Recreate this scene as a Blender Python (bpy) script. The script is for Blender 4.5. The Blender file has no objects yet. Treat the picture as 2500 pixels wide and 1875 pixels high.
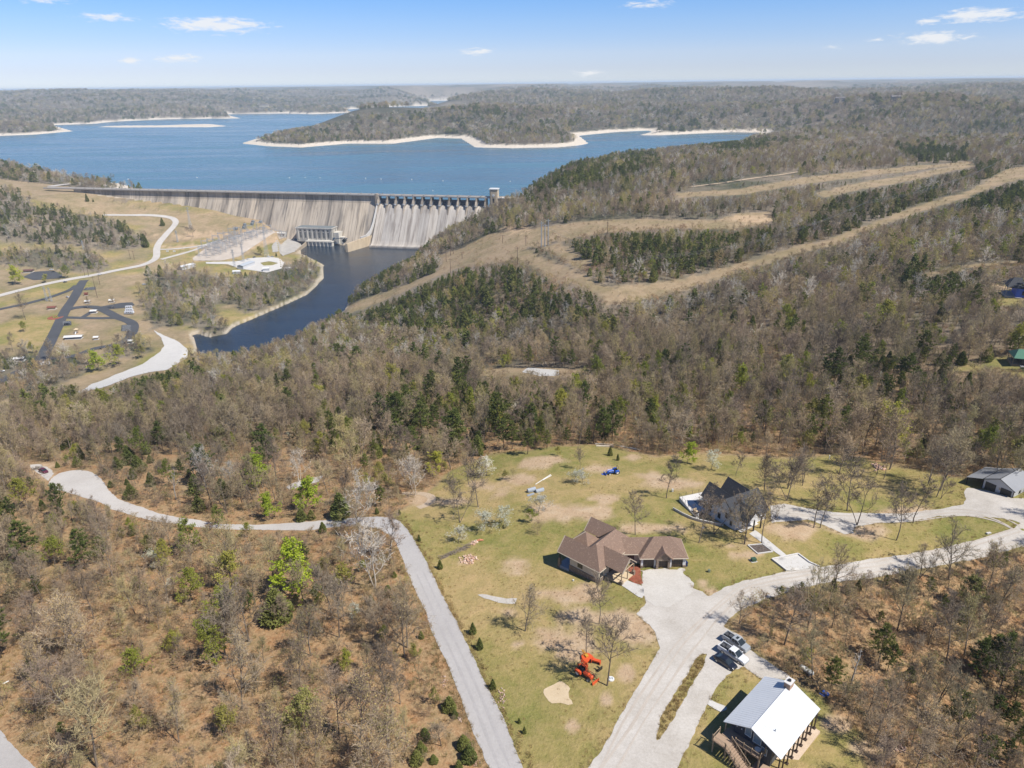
import bpy, bmesh, math, random
import numpy as np
from mathutils import Vector, Matrix
from mathutils.geometry import delaunay_2d_cdt
SC = bpy.context.scene
COL = SC.collection
PITCH = math.radians(22.96)
ROLL = math.radians(0.72)
FPX = 1734.0
CAM_H = 230.0
cp, sp = math.cos(PITCH), math.sin(PITCH)
cr, sr = math.cos(ROLL), math.sin(ROLL)
FW = np.array([0.0, cp, -sp])
R0 = np.array([1.0, 0.0, 0.0])
U0 = np.array([0.0, sp, cp])
RT = R0 * cr - U0 * sr
UP = U0 * cr + R0 * sr
cam_data = bpy.data.cameras.new('camera')
cam_data.sensor_width = 36.0
cam_data.lens = 36.0 * FPX / 2500.0
cam_data.clip_start = 0.5
cam_data.clip_end = 200000.0
camera = bpy.data.objects.new('camera', cam_data)
COL.objects.link(camera)
M = Matrix(((RT[0], UP[0], -FW[0], 0.0), (RT[1], UP[1], -FW[1], 0.0), (RT[2], UP[2], -FW[2], CAM_H), (0, 0, 0, 1)))
camera.matrix_world = M
SC.camera = camera
SUN_EL = math.radians(54.0)
SUN_AZ = math.atan2(0.86, -0.51)          # measured from +Y towards +X
to_sun = Vector((math.sin(SUN_AZ) * math.cos(SUN_EL), math.cos(SUN_AZ) * math.cos(SUN_EL), math.sin(SUN_EL)))
world = bpy.data.worlds.new('World')
SC.world = world
world.use_nodes = True
wn = world.node_tree.nodes
wl = world.node_tree.links
wn.clear()
w_out = wn.new('ShaderNodeOutputWorld')
w_bg = wn.new('ShaderNodeBackground')
w_sky = wn.new('ShaderNodeTexSky')
w_sky.sky_type = 'NISHITA'
w_sky.sun_disc = False
w_sky.sun_elevation = SUN_EL
w_sky.sun_rotation = SUN_AZ
w_sky.altitude = 0.0
w_sky.air_density = 1.0
w_sky.dust_density = 0.0
w_sky.ozone_density = 1.0
w_sky.air_density = 0.5
w_tc = wn.new('ShaderNodeTexCoord')
w_sep = wn.new('ShaderNodeSeparateXYZ')
w_asin = wn.new('ShaderNodeMath'); w_asin.operation = 'ARCSINE'
w_deg = wn.new('ShaderNodeMath'); w_deg.operation = 'MULTIPLY'; w_deg.inputs[1].default_value = 57.29578 / 10.0
w_ramp = wn.new('ShaderNodeValToRGB')
w_mul = wn.new('ShaderNodeMix'); w_mul.data_type = 'RGBA'; w_mul.blend_type = 'MULTIPLY'; w_mul.inputs[0].default_value = 1.0
for _i, (_p, _c) in enumerate(((0.0, (.44, .415, .47)), (.1, (.49, .44, .485)), (.2, (.56, .505, .535)), (.4, (.53, .57, .64)), (.56, (.47, .60, .72)), (1.0, (.46, .62, .80)))):
    _e = w_ramp.color_ramp.elements[_i] if _i < 2 else w_ramp.color_ramp.elements.new(_p)
    _e.position = _p; _e.color = (_c[0], _c[1], _c[2], 1.0)
wl.new(w_tc.outputs['Generated'], w_sep.inputs[0])
wl.new(w_sep.outputs[2], w_asin.inputs[0])
wl.new(w_asin.outputs[0], w_deg.inputs[0])
wl.new(w_deg.outputs[0], w_ramp.inputs[0])
wl.new(w_sky.outputs['Color'], w_mul.inputs[6])
wl.new(w_ramp.outputs[0], w_mul.inputs[7])
def wmath(op, a, b=None):
    n = wn.new('ShaderNodeMath'); n.operation = op
    for k, s in enumerate((a, b)):
        if s is None: continue
        if hasattr(s, 'is_output'): wl.new(s, n.inputs[k])
        else: n.inputs[k].default_value = s
    return n.outputs[0]
CLOUD_PX = [(102, 0, 65, 9, .8), (263, 41, 62, 10, 1), (525, 61, 124, 19, 1.2), (314, 148, 31, 8, .9), (436, 143, 57, 10, 1), (1165, 126, 58, 11, .9), (1583, 11, 76, 9, .9), (2385, 37, 90, 15, 1.2), (2268, 51, 32, 8, 1), (2280, 92, 78, 14, 1.2), (2035, 115, 28, 7, .7), (2142, 97, 34, 6, .6), (1433, 179, 42, 9, .9), (1400, 83, 32, 4, .35), (2385, 106, 26, 5, .35), (1455, 33, 14, 4, .4)]
w_az = wmath('MULTIPLY', wmath('ARCTAN2', w_sep.outputs[0], w_sep.outputs[1]), 57.29578)
w_el = wmath('MULTIPLY', w_asin.outputs[0], 57.29578)
w_ae = wn.new('ShaderNodeCombineXYZ'); wl.new(w_az, w_ae.inputs[0]); wl.new(w_el, w_ae.inputs[1])
w_field = None
for _x, _y, _w, _h, _k in CLOUD_PX:
    _d = FW + RT * ((_x - 1250.0) / FPX) + UP * ((937.5 - _y) / FPX); _d = _d / np.linalg.norm(_d)
    _v = wn.new('ShaderNodeVectorMath'); _v.operation = 'SUBTRACT'; wl.new(w_ae.outputs[0], _v.inputs[0]); _v.inputs[1].default_value = (math.degrees(math.atan2(_d[0], _d[1])), math.degrees(math.asin(_d[2])), 0)
    _s = wn.new('ShaderNodeVectorMath'); _s.operation = 'MULTIPLY'; wl.new(_v.outputs[0], _s.inputs[0]); _s.inputs[1].default_value = (30.3 / _w, 30.3 / _h, 0)
    _l = wn.new('ShaderNodeVectorMath'); _l.operation = 'LENGTH'; wl.new(_s.outputs[0], _l.inputs[0])
    _f = wmath('MULTIPLY', wmath('SUBTRACT', 1.25, _l.outputs['Value']), _k)
    w_field = _f if w_field is None else wmath('MAXIMUM', w_field, _f)
w_mp = wn.new('ShaderNodeMapping'); w_mp.inputs['Scale'].default_value = (.62, 2.3, 1); wl.new(w_ae.outputs[0], w_mp.inputs[0])
w_nz = wn.new('ShaderNodeTexNoise'); w_nz.inputs['Scale'].default_value = 1.6; w_nz.inputs['Detail'].default_value = 7; w_nz.inputs['Roughness'].default_value = .62; w_nz.inputs['Distortion'].default_value = .4
wl.new(w_mp.outputs[0], w_nz.inputs['Vector'])
w_den = wmath('ADD', w_field, wmath('MULTIPLY', wmath('SUBTRACT', w_nz.outputs['Fac'], .5), 2.6))
w_cr = wn.new('ShaderNodeMapRange'); w_cr.interpolation_type = 'SMOOTHSTEP'; w_cr.inputs[1].default_value = .35; w_cr.inputs[2].default_value = 1.25; w_cr.inputs[4].default_value = .88
wl.new(w_den, w_cr.inputs[0])
w_mix = wn.new('ShaderNodeMix'); w_mix.data_type = 'RGBA'; wl.new(w_cr.outputs[0], w_mix.inputs[0]); wl.new(w_mul.outputs[2], w_mix.inputs[6]); w_mix.inputs[7].default_value = (4.15, 4.2, 4.3, 1)
wl.new(w_mix.outputs[2], w_bg.inputs['Color'])
w_bg.inputs['Strength'].default_value = 0.15
wl.new(w_bg.outputs['Background'], w_out.inputs['Surface'])
sun_data = bpy.data.lights.new('sun', 'SUN')
sun_data.energy = 4.6
sun_data.angle = math.radians(0.53)
sun_data.color = (1.0, 0.955, 0.88)
sun = bpy.data.objects.new('sun', sun_data)
sun.rotation_mode = 'QUATERNION'
sun.rotation_quaternion = to_sun.to_track_quat('Z', 'Y')
sun.location = (200, -200, 900)
COL.objects.link(sun)
SC.view_settings.view_transform = 'Standard'
SC.view_settings.look = 'None'
SC.view_settings.exposure = 0.52
SC.view_settings.gamma = 1.0
SC.view_settings.use_curve_mapping = False
try:
    SC.cycles.max_bounces = 6
    SC.cycles.diffuse_bounces = 2
    SC.cycles.glossy_bounces = 2
    SC.cycles.transmission_bounces = 2
    SC.cycles.volume_bounces = 1
    SC.cycles.transparent_max_bounces = 14
    SC.cycles.caustics_reflective = False
    SC.cycles.caustics_refractive = False
except Exception:
    pass
rng = np.random.default_rng(7)
random.seed(7)
VIEWS = {'F': (0, 0, .88480), 'A': (0, 200, 1.7696), 'B': (1250, 150, 1.7696), 'C': (150, 400, 3.6867), 'D': (650, 400, 3.6867),
         'E': (0, 500, 3.6867), 'G': (1300, 1100, 3.4031), 'H': (1850, 1100, 3.4031), 'I': (1700, 1500, 4.424),
         'a': (0, 1100, 3.5392), 'b': (625, 1100, 3.5392), 'c': (0, 1400, 3.4928), 'd': (625, 1400, 3.4928),
         'e': (1150, 1400, 3.4928), 'f': (1900, 1400, 3.4933), 'g': (1000, 1050, 4.74), 'h': (1340, 1280, 5.53),
         '3': (0, 850, 3.16), '4': (600, 800, 3.16), '5': (1250, 800, 3.4031), '6': (1850, 600, 2.7646),
         '7': (1640, 1160, 7.3733), '8': (1740, 1620, 6.5067), '1': (0, 0, 1.7696), '2': (1250, 0, 1.7696), 'S': (0, 0, 1.0)}
def S(view, pts):
    ox, oy, k = VIEWS[view]
    a = np.asarray(pts, float).reshape(-1, 2)
    return np.column_stack((ox + a[:, 0] / k, oy + a[:, 1] / k))
def rays(src):
    src = np.asarray(src, float).reshape(-1, 2)
    return FW + RT * ((src[:, 0:1] - 1250.0) / FPX) + UP * ((937.5 - src[:, 1:2]) / FPX)
def onplane(view, pts, z):
    """bearings met with a level plane at height z -> (n,3)"""
    d = rays(S(view, pts))
    t = (z - CAM_H) / d[:, 2]
    p = d * t[:, None]
    p[:, 2] += CAM_H
    return p
def vnoise(x, y, seed=0):
    x = np.asarray(x, float); y = np.asarray(y, float)
    xi = np.floor(x).astype(np.int64); yi = np.floor(y).astype(np.int64)
    fx = x - xi; fy = y - yi
    fx = fx * fx * (3 - 2 * fx); fy = fy * fy * (3 - 2 * fy)
    def h(a, b):
        n = (a * 374761393 + b * 668265263 + seed * 2147483647) & 0x7fffffff
        n = ((n ^ (n >> 13)) * 1274126177) & 0x7fffffff
        n = n ^ (n >> 16)
        return (n & 0xffff) / 65535.0
    v00 = h(xi, yi); v10 = h(xi + 1, yi); v01 = h(xi, yi + 1); v11 = h(xi + 1, yi + 1)
    return (v00 * (1 - fx) + v10 * fx) * (1 - fy) + (v01 * (1 - fx) + v11 * fx) * fy
def fbm(x, y, oct=4, seed=0):
    s = 0.0; a = 1.0; n = 0.0
    for o in range(oct):
        s = s + a * vnoise(x * 2 ** o + 17.3 * o, y * 2 ** o - 9.1 * o, seed + o)
        n += a; a *= 0.5
    return s / n
def smooth(a, b, x):
    t = np.clip((x - a) / (b - a), 0, 1)
    return t * t * (3 - 2 * t)
def inside(poly, x, y):
    poly = np.asarray(poly)[:, :2]
    x = np.asarray(x); y = np.asarray(y)
    r = np.zeros(x.shape, bool)
    n = len(poly)
    for i in range(n):
        x1, y1 = poly[i]; x2, y2 = poly[(i + 1) % n]
        if y1 == y2:
            continue
        c = ((y1 > y) != (y2 > y)) & (x < (x2 - x1) * (y - y1) / (y2 - y1) + x1)
        r ^= c
    return r
def pdist(line, x, y, closed=False):
    line = np.asarray(line)[:, :2]
    x = np.asarray(x, float); y = np.asarray(y, float)
    best = np.full(x.shape, 1e12)
    n = len(line)
    for i in range(n if closed else n - 1):
        ax, ay = line[i]; bx, by = line[(i + 1) % n]
        dx, dy = bx - ax, by - ay
        L = dx * dx + dy * dy + 1e-9
        t = np.clip(((x - ax) * dx + (y - ay) * dy) / L, 0, 1)
        best = np.minimum(best, (x - ax - t * dx) ** 2 + (y - ay - t * dy) ** 2)
    return np.sqrt(best)
def resample(pts, step):
    pts = np.asarray(pts, float)
    seg = np.linalg.norm(np.diff(pts[:, :2], axis=0), axis=1)
    s = np.concatenate(([0], np.cumsum(seg)))
    n = max(2, int(s[-1] / step) + 1)
    u = np.linspace(0, s[-1], n)
    return np.column_stack([np.interp(u, s, pts[:, k]) for k in range(pts.shape[1])])
def chaikin(pts, it=2, closed=False):
    pts = np.asarray(pts, float)
    for _ in range(it):
        if closed:
            q = np.roll(pts, -1, axis=0)
            a = pts * .75 + q * .25; b = pts * .25 + q * .75
            pts = np.empty((len(a) * 2, pts.shape[1])); pts[0::2] = a; pts[1::2] = b
        else:
            a = pts[:-1] * .75 + pts[1:] * .25; b = pts[:-1] * .25 + pts[1:] * .75
            m = np.empty((len(a) * 2, pts.shape[1])); m[0::2] = a; m[1::2] = b
            pts = np.vstack((pts[:1], m, pts[-1:]))
    return pts
def mesh_np(name, verts, faces, mats=None, smooth_shade=False):
    """verts (n,3), faces (m,3|4) arrays -> mesh datablock, fast path"""
    verts = np.asarray(verts, np.float32); faces = np.asarray(faces, np.int32)
    me = bpy.data.meshes.new(name)
    k = faces.shape[1]
    me.vertices.add(len(verts)); me.vertices.foreach_set('co', verts.ravel())
    me.loops.add(faces.size); me.loops.foreach_set('vertex_index', faces.ravel())
    me.polygons.add(len(faces))
    me.polygons.foreach_set('loop_start', np.arange(0, faces.size, k, dtype=np.int32))
    me.polygons.foreach_set('loop_total', np.full(len(faces), k, np.int32))
    if smooth_shade:
        me.polygons.foreach_set('use_smooth', np.ones(len(faces), bool))
    me.update(calc_edges=True)
    for m in (mats or []):
        me.materials.append(m)
    return me
def link(name, data, parent=None, loc=None):
    o = bpy.data.objects.new(name, data)
    COL.objects.link(o)
    if parent is not None:
        o.parent = parent
    if loc is not None:
        o.location = loc
    return o
def tag(o, label=None, cat=None, group=None, kind=None):
    if label: o['label'] = label
    if cat: o['category'] = cat
    if group: o['group'] = group
    if kind: o['kind'] = kind
    return o
def thing(name, label, cat, loc=(0, 0, 0), rz=0.0, group=None):
    o = bpy.data.objects.new(name, None)
    COL.objects.link(o)
    o.empty_display_size = 0.3
    o.location = loc
    o.rotation_euler = (0, 0, rz)
    return tag(o, label, cat, group)
def dup(root, loc=None, rz=None, label=None, group=None, scale=None):
    """copy of a thing with copies of its parts and sub-parts (mesh data shared)"""
    r = root.copy(); COL.objects.link(r)
    if loc is not None: r.location = loc
    if rz is not None: r.rotation_euler = (0, 0, rz)
    if scale is not None: r.scale = (scale, scale, scale) if not hasattr(scale, '__len__') else scale
    if label: r['label'] = label
    if group: r['group'] = group
    for ch in KIDS.get(root.name, []):
        c = ch.copy(); COL.objects.link(c); c.parent = r
        KIDS.setdefault(r.name, []).append(c)
        for g in KIDS.get(ch.name, []):
            d = g.copy(); COL.objects.link(d); d.parent = c
            KIDS.setdefault(c.name, []).append(d)
    return r
KIDS = {}
class MB:
    """collects boxes, prisms, bars and links them as one mesh object"""
    def __init__(self):
        self.v = []; self.f = []; self.mi = []
    def add(self, vs, fs, m=0):
        b = len(self.v)
        self.v.extend([tuple(p) for p in vs])
        for f in fs:
            self.f.append(tuple(i + b for i in f)); self.mi.append(m)
        return self
    def box(self, x0, x1, y0, y1, z0, z1, m=0):
        vs = [(x0, y0, z0), (x1, y0, z0), (x1, y1, z0), (x0, y1, z0), (x0, y0, z1), (x1, y0, z1), (x1, y1, z1), (x0, y1, z1)]
        return self.add(vs, [(3, 2, 1, 0), (4, 5, 6, 7), (0, 1, 5, 4), (1, 2, 6, 5), (2, 3, 7, 6), (3, 0, 4, 7)], m)
    def hexa(self, lo, hi, m=0):
        """lo, hi: four corners each, same winding (ccw from above)"""
        return self.add(list(lo) + list(hi), [(3, 2, 1, 0), (4, 5, 6, 7), (0, 1, 5, 4), (1, 2, 6, 5), (2, 3, 7, 6), (3, 0, 4, 7)], m)
    def prism(self, poly, z0, z1, m=0):
        n = len(poly)
        vs = [(p[0], p[1], z0) for p in poly] + [(p[0], p[1], z1) for p in poly]
        fs = [tuple(range(n - 1, -1, -1)), tuple(range(n, 2 * n))]
        fs += [(i, (i + 1) % n, n + (i + 1) % n, n + i) for i in range(n)]
        return self.add(vs, fs, m)
    def extrude_profile(self, prof, y0, y1, m=0, axis='y'):
        """prof: list of (a,z) closed, extruded along axis"""
        n = len(prof)
        if axis == 'y':
            vs = [(a, y0, z) for a, z in prof] + [(a, y1, z) for a, z in prof]
        else:
            vs = [(y0, a, z) for a, z in prof] + [(y1, a, z) for a, z in prof]
        fs = [tuple(range(n)), tuple(range(2 * n - 1, n - 1, -1))]
        fs += [(i + n, (i + 1) % n + n, (i + 1) % n, i) for i in range(n)]
        return self.add(vs, fs, m)
    def bar(self, a, b, r, n=4, r2=None, m=0):
        a = Vector(a); b = Vector(b); r2 = r if r2 is None else r2
        d = (b - a)
        if d.length < 1e-6: return self
        d.normalize()
        u = d.orthogonal().normalized(); w = d.cross(u)
        vs = []
        for p, rr in ((a, r), (b, r2)):
            for k in range(n):
                t = 2 * math.pi * (k + .5) / n
                vs.append(p + u * (math.cos(t) * rr) + w * (math.sin(t) * rr))
        fs = [tuple(range(n - 1, -1, -1)), tuple(range(n, 2 * n))] + [(k, (k + 1) % n, n + (k + 1) % n, n + k) for k in range(n)]
        return self.add(vs, fs, m)
    def cyl(self, c, r, z0, z1, n=12, r2=None, m=0):
        return self.bar((c[0], c[1], z0), (c[0], c[1], z1), r, n, r2, m)
    def quad(self, a, b, c, d, m=0):
        return self.add([a, b, c, d], [(0, 1, 2, 3)], m)
    def slab(self, pts, th, m=0):
        """planar polygon (3d) given thickness downward along its normal"""
        p = [Vector(q) for q in pts]
        nrm = Vector((0, 0, 0))
        for i in range(len(p)):
            a, b = p[i], p[(i + 1) % len(p)]
            nrm += a.cross(b)
        nrm.normalize()
        if nrm.z < 0:
            p = p[::-1]; nrm = -nrm
        n = len(p)
        vs = p + [q - nrm * th for q in p]
        fs = [tuple(range(n)), tuple(range(2 * n - 1, n - 1, -1))]
        fs += [((i + 1) % n, i, i + n, (i + 1) % n + n) for i in range(n)]
        return self.add(vs, fs, m)
    def each(self, name, mats, parent=None, n=8):
        for s in range(0, len(self.v), n):
            q = MB(); q.add(self.v[s:s + n], [tuple(i - s for i in f) for f in self.f if s <= f[0] < s + n]); q.build(name, mats, parent)
    def mesh(self, name, mats, smooth_shade=False):
        me = bpy.data.meshes.new(name)
        me.from_pydata(self.v, [], self.f)
        mats = mats if isinstance(mats, (list, tuple)) else [mats]
        for mm in mats: me.materials.append(mm)
        me.polygons.foreach_set('material_index', np.array(self.mi, np.int32))
        if smooth_shade:
            me.polygons.foreach_set('use_smooth', np.ones(len(self.f), bool))
        me.update()
        return me
    def build(self, name, mats, parent=None, loc=None, smooth_shade=False, bevel=None):
        o = link(name, self.mesh(name, mats, smooth_shade), parent, loc)
        if parent is not None:
            KIDS.setdefault(parent.name, []).append(o)
        if bevel:
            md = o.modifiers.new('bevel', 'BEVEL'); md.width = bevel; md.segments = 2; md.limit_method = 'ANGLE'
        return o
def srgb(r, g, b):
    f = lambda c: (c / 255.0) / 12.92 if c / 255.0 <= 0.04045 else ((c / 255.0 + 0.055) / 1.055) ** 2.4
    return (f(r), f(g), f(b), 1.0)
def new_mat(name):
    m = bpy.data.materials.new(name); m.use_nodes = True
    nt = m.node_tree; nt.nodes.clear()
    out = nt.nodes.new('ShaderNodeOutputMaterial')
    b = nt.nodes.new('ShaderNodeBsdfPrincipled')
    nt.links.new(b.outputs[0], out.inputs['Surface'])
    return m, nt, b
def N(nt, t, **kw):
    n = nt.nodes.new(t)
    for k, v in kw.items():
        if k.startswith('i_'):
            n.inputs[int(k[2:])].default_value = v
        else:
            setattr(n, k, v)
    return n
def ramp(nt, stops, fac=None):
    r = nt.nodes.new('ShaderNodeValToRGB')
    e = r.color_ramp.elements
    while len(e) < len(stops): e.new(0.5)
    for k, (p, c) in enumerate(stops):
        e[k].position = p
        e[k].color = (c[0], c[1], c[2], 1.0)
    if fac is not None: nt.links.new(fac, r.inputs[0])
    return r
def mixc(nt, fac, a, b, mode='MIX'):
    m = nt.nodes.new('ShaderNodeMix'); m.data_type = 'RGBA'; m.blend_type = mode
    for s, k in ((fac, 0), (a, 6), (b, 7)):
        if hasattr(s, 'is_output'):
            nt.links.new(s, m.inputs[k])
        elif k == 0:
            m.inputs[0].default_value = s
        else:
            m.inputs[k].default_value = (s[0], s[1], s[2], 1.0)
    return m.outputs[2]
def noise_tex(nt, scale, detail=4.0, rough=0.6, coord=None, dist=0.0):
    n = nt.nodes.new('ShaderNodeTexNoise')
    n.inputs['Scale'].default_value = scale; n.inputs['Detail'].default_value = detail
    n.inputs['Roughness'].default_value = rough; n.inputs['Distortion'].default_value = dist
    if coord is not None: nt.links.new(coord, n.inputs['Vector'])
    return n.outputs['Fac']
def math_n(nt, op, a, b=None, clamp=False):
    m = nt.nodes.new('ShaderNodeMath'); m.operation = op; m.use_clamp = clamp
    for k, s in enumerate((a, b)):
        if s is None: continue
        if hasattr(s, 'is_output'): nt.links.new(s, m.inputs[k])
        else: m.inputs[k].default_value = s
    return m.outputs[0]
def bump(nt, b, h, strength, dist):
    n = nt.nodes.new('ShaderNodeBump'); n.inputs['Strength'].default_value = strength; n.inputs['Distance'].default_value = dist
    nt.links.new(h, n.inputs['Height']); nt.links.new(n.outputs[0], b.inputs['Normal'])
def simple(name, c1, c2=None, scale=1.0, rough=0.7, metal=0.0, bump_s=0.0, bump_d=0.05, detail=5.0, spec=None, world_pos=False, c3=None):
    """two or three tone noise mottled material"""
    m, nt, b = new_mat(name)
    tc = N(nt, 'ShaderNodeNewGeometry').outputs['Position'] if world_pos else N(nt, 'ShaderNodeTexCoord').outputs['Object']
    c2 = c2 or tuple(x * .8 for x in c1[:3])
    f = noise_tex(nt, scale, detail, 0.65, tc)
    stops = [(.3, c1), (.7, c2)] if c3 is None else [(.28, c1), (.5, c2), (.72, c3)]
    r = ramp(nt, stops, f)
    nt.links.new(r.outputs[0], b.inputs['Base Color'])
    b.inputs['Roughness'].default_value = rough
    b.inputs['Metallic'].default_value = metal
    if spec is not None: b.inputs['Specular IOR Level'].default_value = spec
    if bump_s:
        bump(nt, b, noise_tex(nt, scale * 3, 6.0, 0.7, tc), bump_s, bump_d)
    return m
CREST_Z = 72.0
LAKE_Z = 55.0
DAM_L = onplane('A', [(318, 458)], CREST_Z)[0]
DAM_R = onplane('A', [(2138, 497)], CREST_Z)[0]
dam_dir = (DAM_R - DAM_L)[:2]
DAM_LEN = float(np.linalg.norm(dam_dir))
dam_dir = dam_dir / DAM_LEN
dam_nrm = np.array([dam_dir[1], -dam_dir[0]])          # downstream, towards the viewer
TOE_TOP = CREST_Z - 13.5                                 # where the sloping face begins
FACE_SLOPE = 0.72                                        # run per rise
def dam_face_points(view, pts):
    """bearings met with the sloping downstream face"""
    d = rays(S(view, pts))
    o = np.array([0, 0, CAM_H])
    n = np.array([dam_nrm[0], dam_nrm[1], FACE_SLOPE])
    c = n[:2] @ DAM_L[:2] + 2.2 + FACE_SLOPE * TOE_TOP
    t = (c - n @ o) / (d @ n)
    return o + d * t[:, None]
lake_px_near = [(-500, 340), (0, 345), (200, 380), (390, 425), (500, 440), (560, 456)]
LAKE = np.vstack([
    onplane('A', [(-500, 330), (0, 345), (200, 385), (390, 425), (520, 438), (585, 457)], LAKE_Z)[:, :2],
    (DAM_L[:2] + dam_dir * 190)[None], (DAM_L[:2] + dam_dir * (DAM_LEN + 30))[None] - dam_nrm * 2.0,
    onplane('B', [(40, 575), (180, 500), (370, 430), (640, 398), (900, 365), (1180, 335), (1250, 322), (1160, 319), (1030, 320), (1090, 303), (950, 305), (800, 312),
                  (640, 319), (545, 319), (600, 305), (590, 299), (450, 305), (290, 321), (310, 335), (332, 354), (300, 362), (200, 371), (0, 375)], LAKE_Z)[:, :2],
    onplane('A', [(2050, 283), (1990, 245), (1890, 242), (1700, 267), (1500, 267), (1300, 284), (1150, 278), (1040, 266), (1090, 250), (1250, 205),
                  (1550, 160), (1850, 110), (2010, 92), (2030, 79), (1850, 81), (1915, 101), (1700, 107), (1495, 119), (1525, 132),
                  (1350, 140), (1230, 136), (975, 140), (1045, 158), (720, 161), (490, 172), (400, 182), (225, 186), (320, 213), (150, 228), (0, 233), (-500, 240)], LAKE_Z)[:, :2],
])
ISLAND = onplane('A', [(405, 195), (520, 190), (700, 189), (800, 185), (920, 183), (985, 191), (900, 196), (700, 196), (520, 197)], LAKE_Z)[:, :2]
ARM = onplane('B', [(1860, 398), (1960, 396), (2080, 399), (2212, 403), (2400, 408), (2400, 396), (2212, 393), (2080, 390), (1950, 389)], LAKE_Z)[:, :2]
RIVER = np.vstack([
    onplane('A', [(1300, 690), (1300, 742), (1352, 765), (1400, 790), (1397, 850), (1335, 915), (1222, 968), (1120, 1012), (1012, 1058), (985, 1086), (905, 1104), (850, 1088),
                  (832, 1092), (852, 1150), (850, 1200), (860, 1240), (930, 1240), (1030, 1215), (1150, 1180), (1290, 1120), (1410, 1050),
                  (1490, 985), (1510, 940), (1600, 870), (1720, 795), (1800, 755), (1850, 712)], 0.0)[:, :2],
    (DAM_L[:2] + dam_dir * (DAM_LEN - 40) + dam_nrm * 20)[None], (DAM_L[:2] + dam_dir * (DAM_LEN - 330) + dam_nrm * 20)[None]])
CTRL = """1250 1875 126|600 1875 125|0 1875 122|2500 1875 126|1800 1800 128|1800 1620 127.3|1500 1560 126|1240 1650 125|2300 1600 122|2500 1450 120|2100 1480 124|2400 1750 121
1650 1400 124|1450 1420 123.4|1500 1340 123.2|1360 1300 121.5|1200 1400 122|1000 1500 122|1050 1350 120.5|900 1290 118|700 1420 118|400 1500 117|200 1500 116|0 1500 113|600 1290 112|350 1240 108|200 1190 105|0 1250 103|100 1100 97
1300 1200 118|1330 1110 114|1550 1200 120|1700 1250 122|1800 1260 122.8|1850 1220 122.8|2000 1300 123.5|2400 1200 125|2500 1300 126|2150 1150 121|1800 1120 117|1600 1120 115|1150 1150 112|1050 1200 114
1000 1100 105|800 1150 104|500 1150 101|1400 1050 104|1700 1050 108|2000 1050 113|2300 1050 118|2500 1050 120
2490 880 121|2200 900 113|1900 900 102|1600 900 92|1300 910 80|1000 950 80|700 1000 78|400 1050 85|100 1000 62|2490 705 122|2200 750 112|1900 780 98|1600 800 82|1300 820 65|1000 850 50|750 880 35|600 890 22
300 960 38|150 960 32|450 940 33|500 1000 68|0 1000 30|400 870 4.5|250 930 7|0 920 8|0 850 7|150 750 6|300 720 5.5|0 720 8|330 800 5|450 780 3|430 820 3.5|500 650 6|650 700 4|700 680 3|560 780 2.5
480 600 9|600 560 9|680 590 7|640 640 6|400 650 8|330 540 24|430 560 17|385 610 10|300 660 8|250 690 7|270 525 36|200 470 66|100 450 74|0 420 84|50 500 62|0 600 22|100 600 18|150 560 30|60 560 36|250 580 22|0 660 9
860 750 9|950 700 20|1000 680 30|1050 640 42|1100 610 52|1130 600 58|1180 540 70|1215 500 77|1100 545 46|1050 590 18|1150 500 60|1050 760 42|950 800 30|850 850 25|1150 720 58|1250 680 75|1310 640 82|1400 700 86|1480 715 88|1350 760 74|1250 760 62|1150 800 52
1300 560 84|1500 600 96|1500 520 101|1400 440 108|1300 480 95|1600 440 111|1800 470 112|1700 560 103|1700 640 96|1900 620 103|2000 540 108|2200 500 112|2490 410 117|2490 550 118|2200 640 112|2300 450 114|1900 400 112|2100 400 112|2350 400 113
2490 340 100|2200 340 100|1800 335 76|1650 345 64|1500 375 62|0 400 84|0 360 62|300 440 66"""
_c = []
for item in CTRL.replace('\n', '|').split('|'):
    x, y, z = map(float, item.split())
    p = onplane('S', [(x, y)], z)[0]
    _c.append((p[0], p[1], z))
for p in dam_face_points('A', [(420, 492), (560, 528), (660, 552), (720, 571), (800, 585), (930, 605), (1070, 634), (1180, 660), (1290, 690)]):
    _c.append((p[0], p[1], p[2]))
for x, y, z in ((0, 20, 127), (-80, 10, 125), (80, 10, 127), (0, -100, 127), (-300, 100, 100), (300, 120, 118), (-500, 300, 60), (450, 300, 122), (-250, 220, 98), (700, 700, 125), (-900, 800, 30), (-1000, 1100, 80), (1000, 1000, 118)):
    _c.append((x, y, z))
_c = np.array(_c)
def _fea(x, y):
    r = np.hypot(x, y + 40.0)
    return np.column_stack((np.arctan2(x, y + 40.0) * 1.6, np.log(r)))
_P = _fea(_c[:, 0], _c[:, 1])
def _K(a, b):
    d2 = ((a[:, None, :] - b[None, :, :]) ** 2).sum(-1)
    return 0.5 * d2 * np.log(d2 + 1e-9)
_n = len(_P)
_A = np.zeros((_n + 3, _n + 3))
_A[:_n, :_n] = _K(_P, _P) + np.eye(_n) * 0.0015
_A[:_n, _n] = 1; _A[:_n, _n + 1:] = _P
_A[_n:, :_n] = _A[:_n, _n:].T
_w = np.linalg.solve(_A, np.concatenate((_c[:, 2], np.zeros(3))))
TH = np.radians(np.arange(-54.0, 54.001, 0.17))
_r = [14.0]
while _r[-1] < 55000:
    k = 0.012 if _r[-1] < 300 else (0.0085 if _r[-1] < 4200 else 0.017)
    _r.append(_r[-1] * (1 + k))
RR = np.array(_r)
GX = RR[:, None] * np.sin(TH)[None, :]
GY = RR[:, None] * np.cos(TH)[None, :]
GX_, GY_ = GX.ravel(), GY.ravel()
GR = np.hypot(GX_, GY_)
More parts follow.
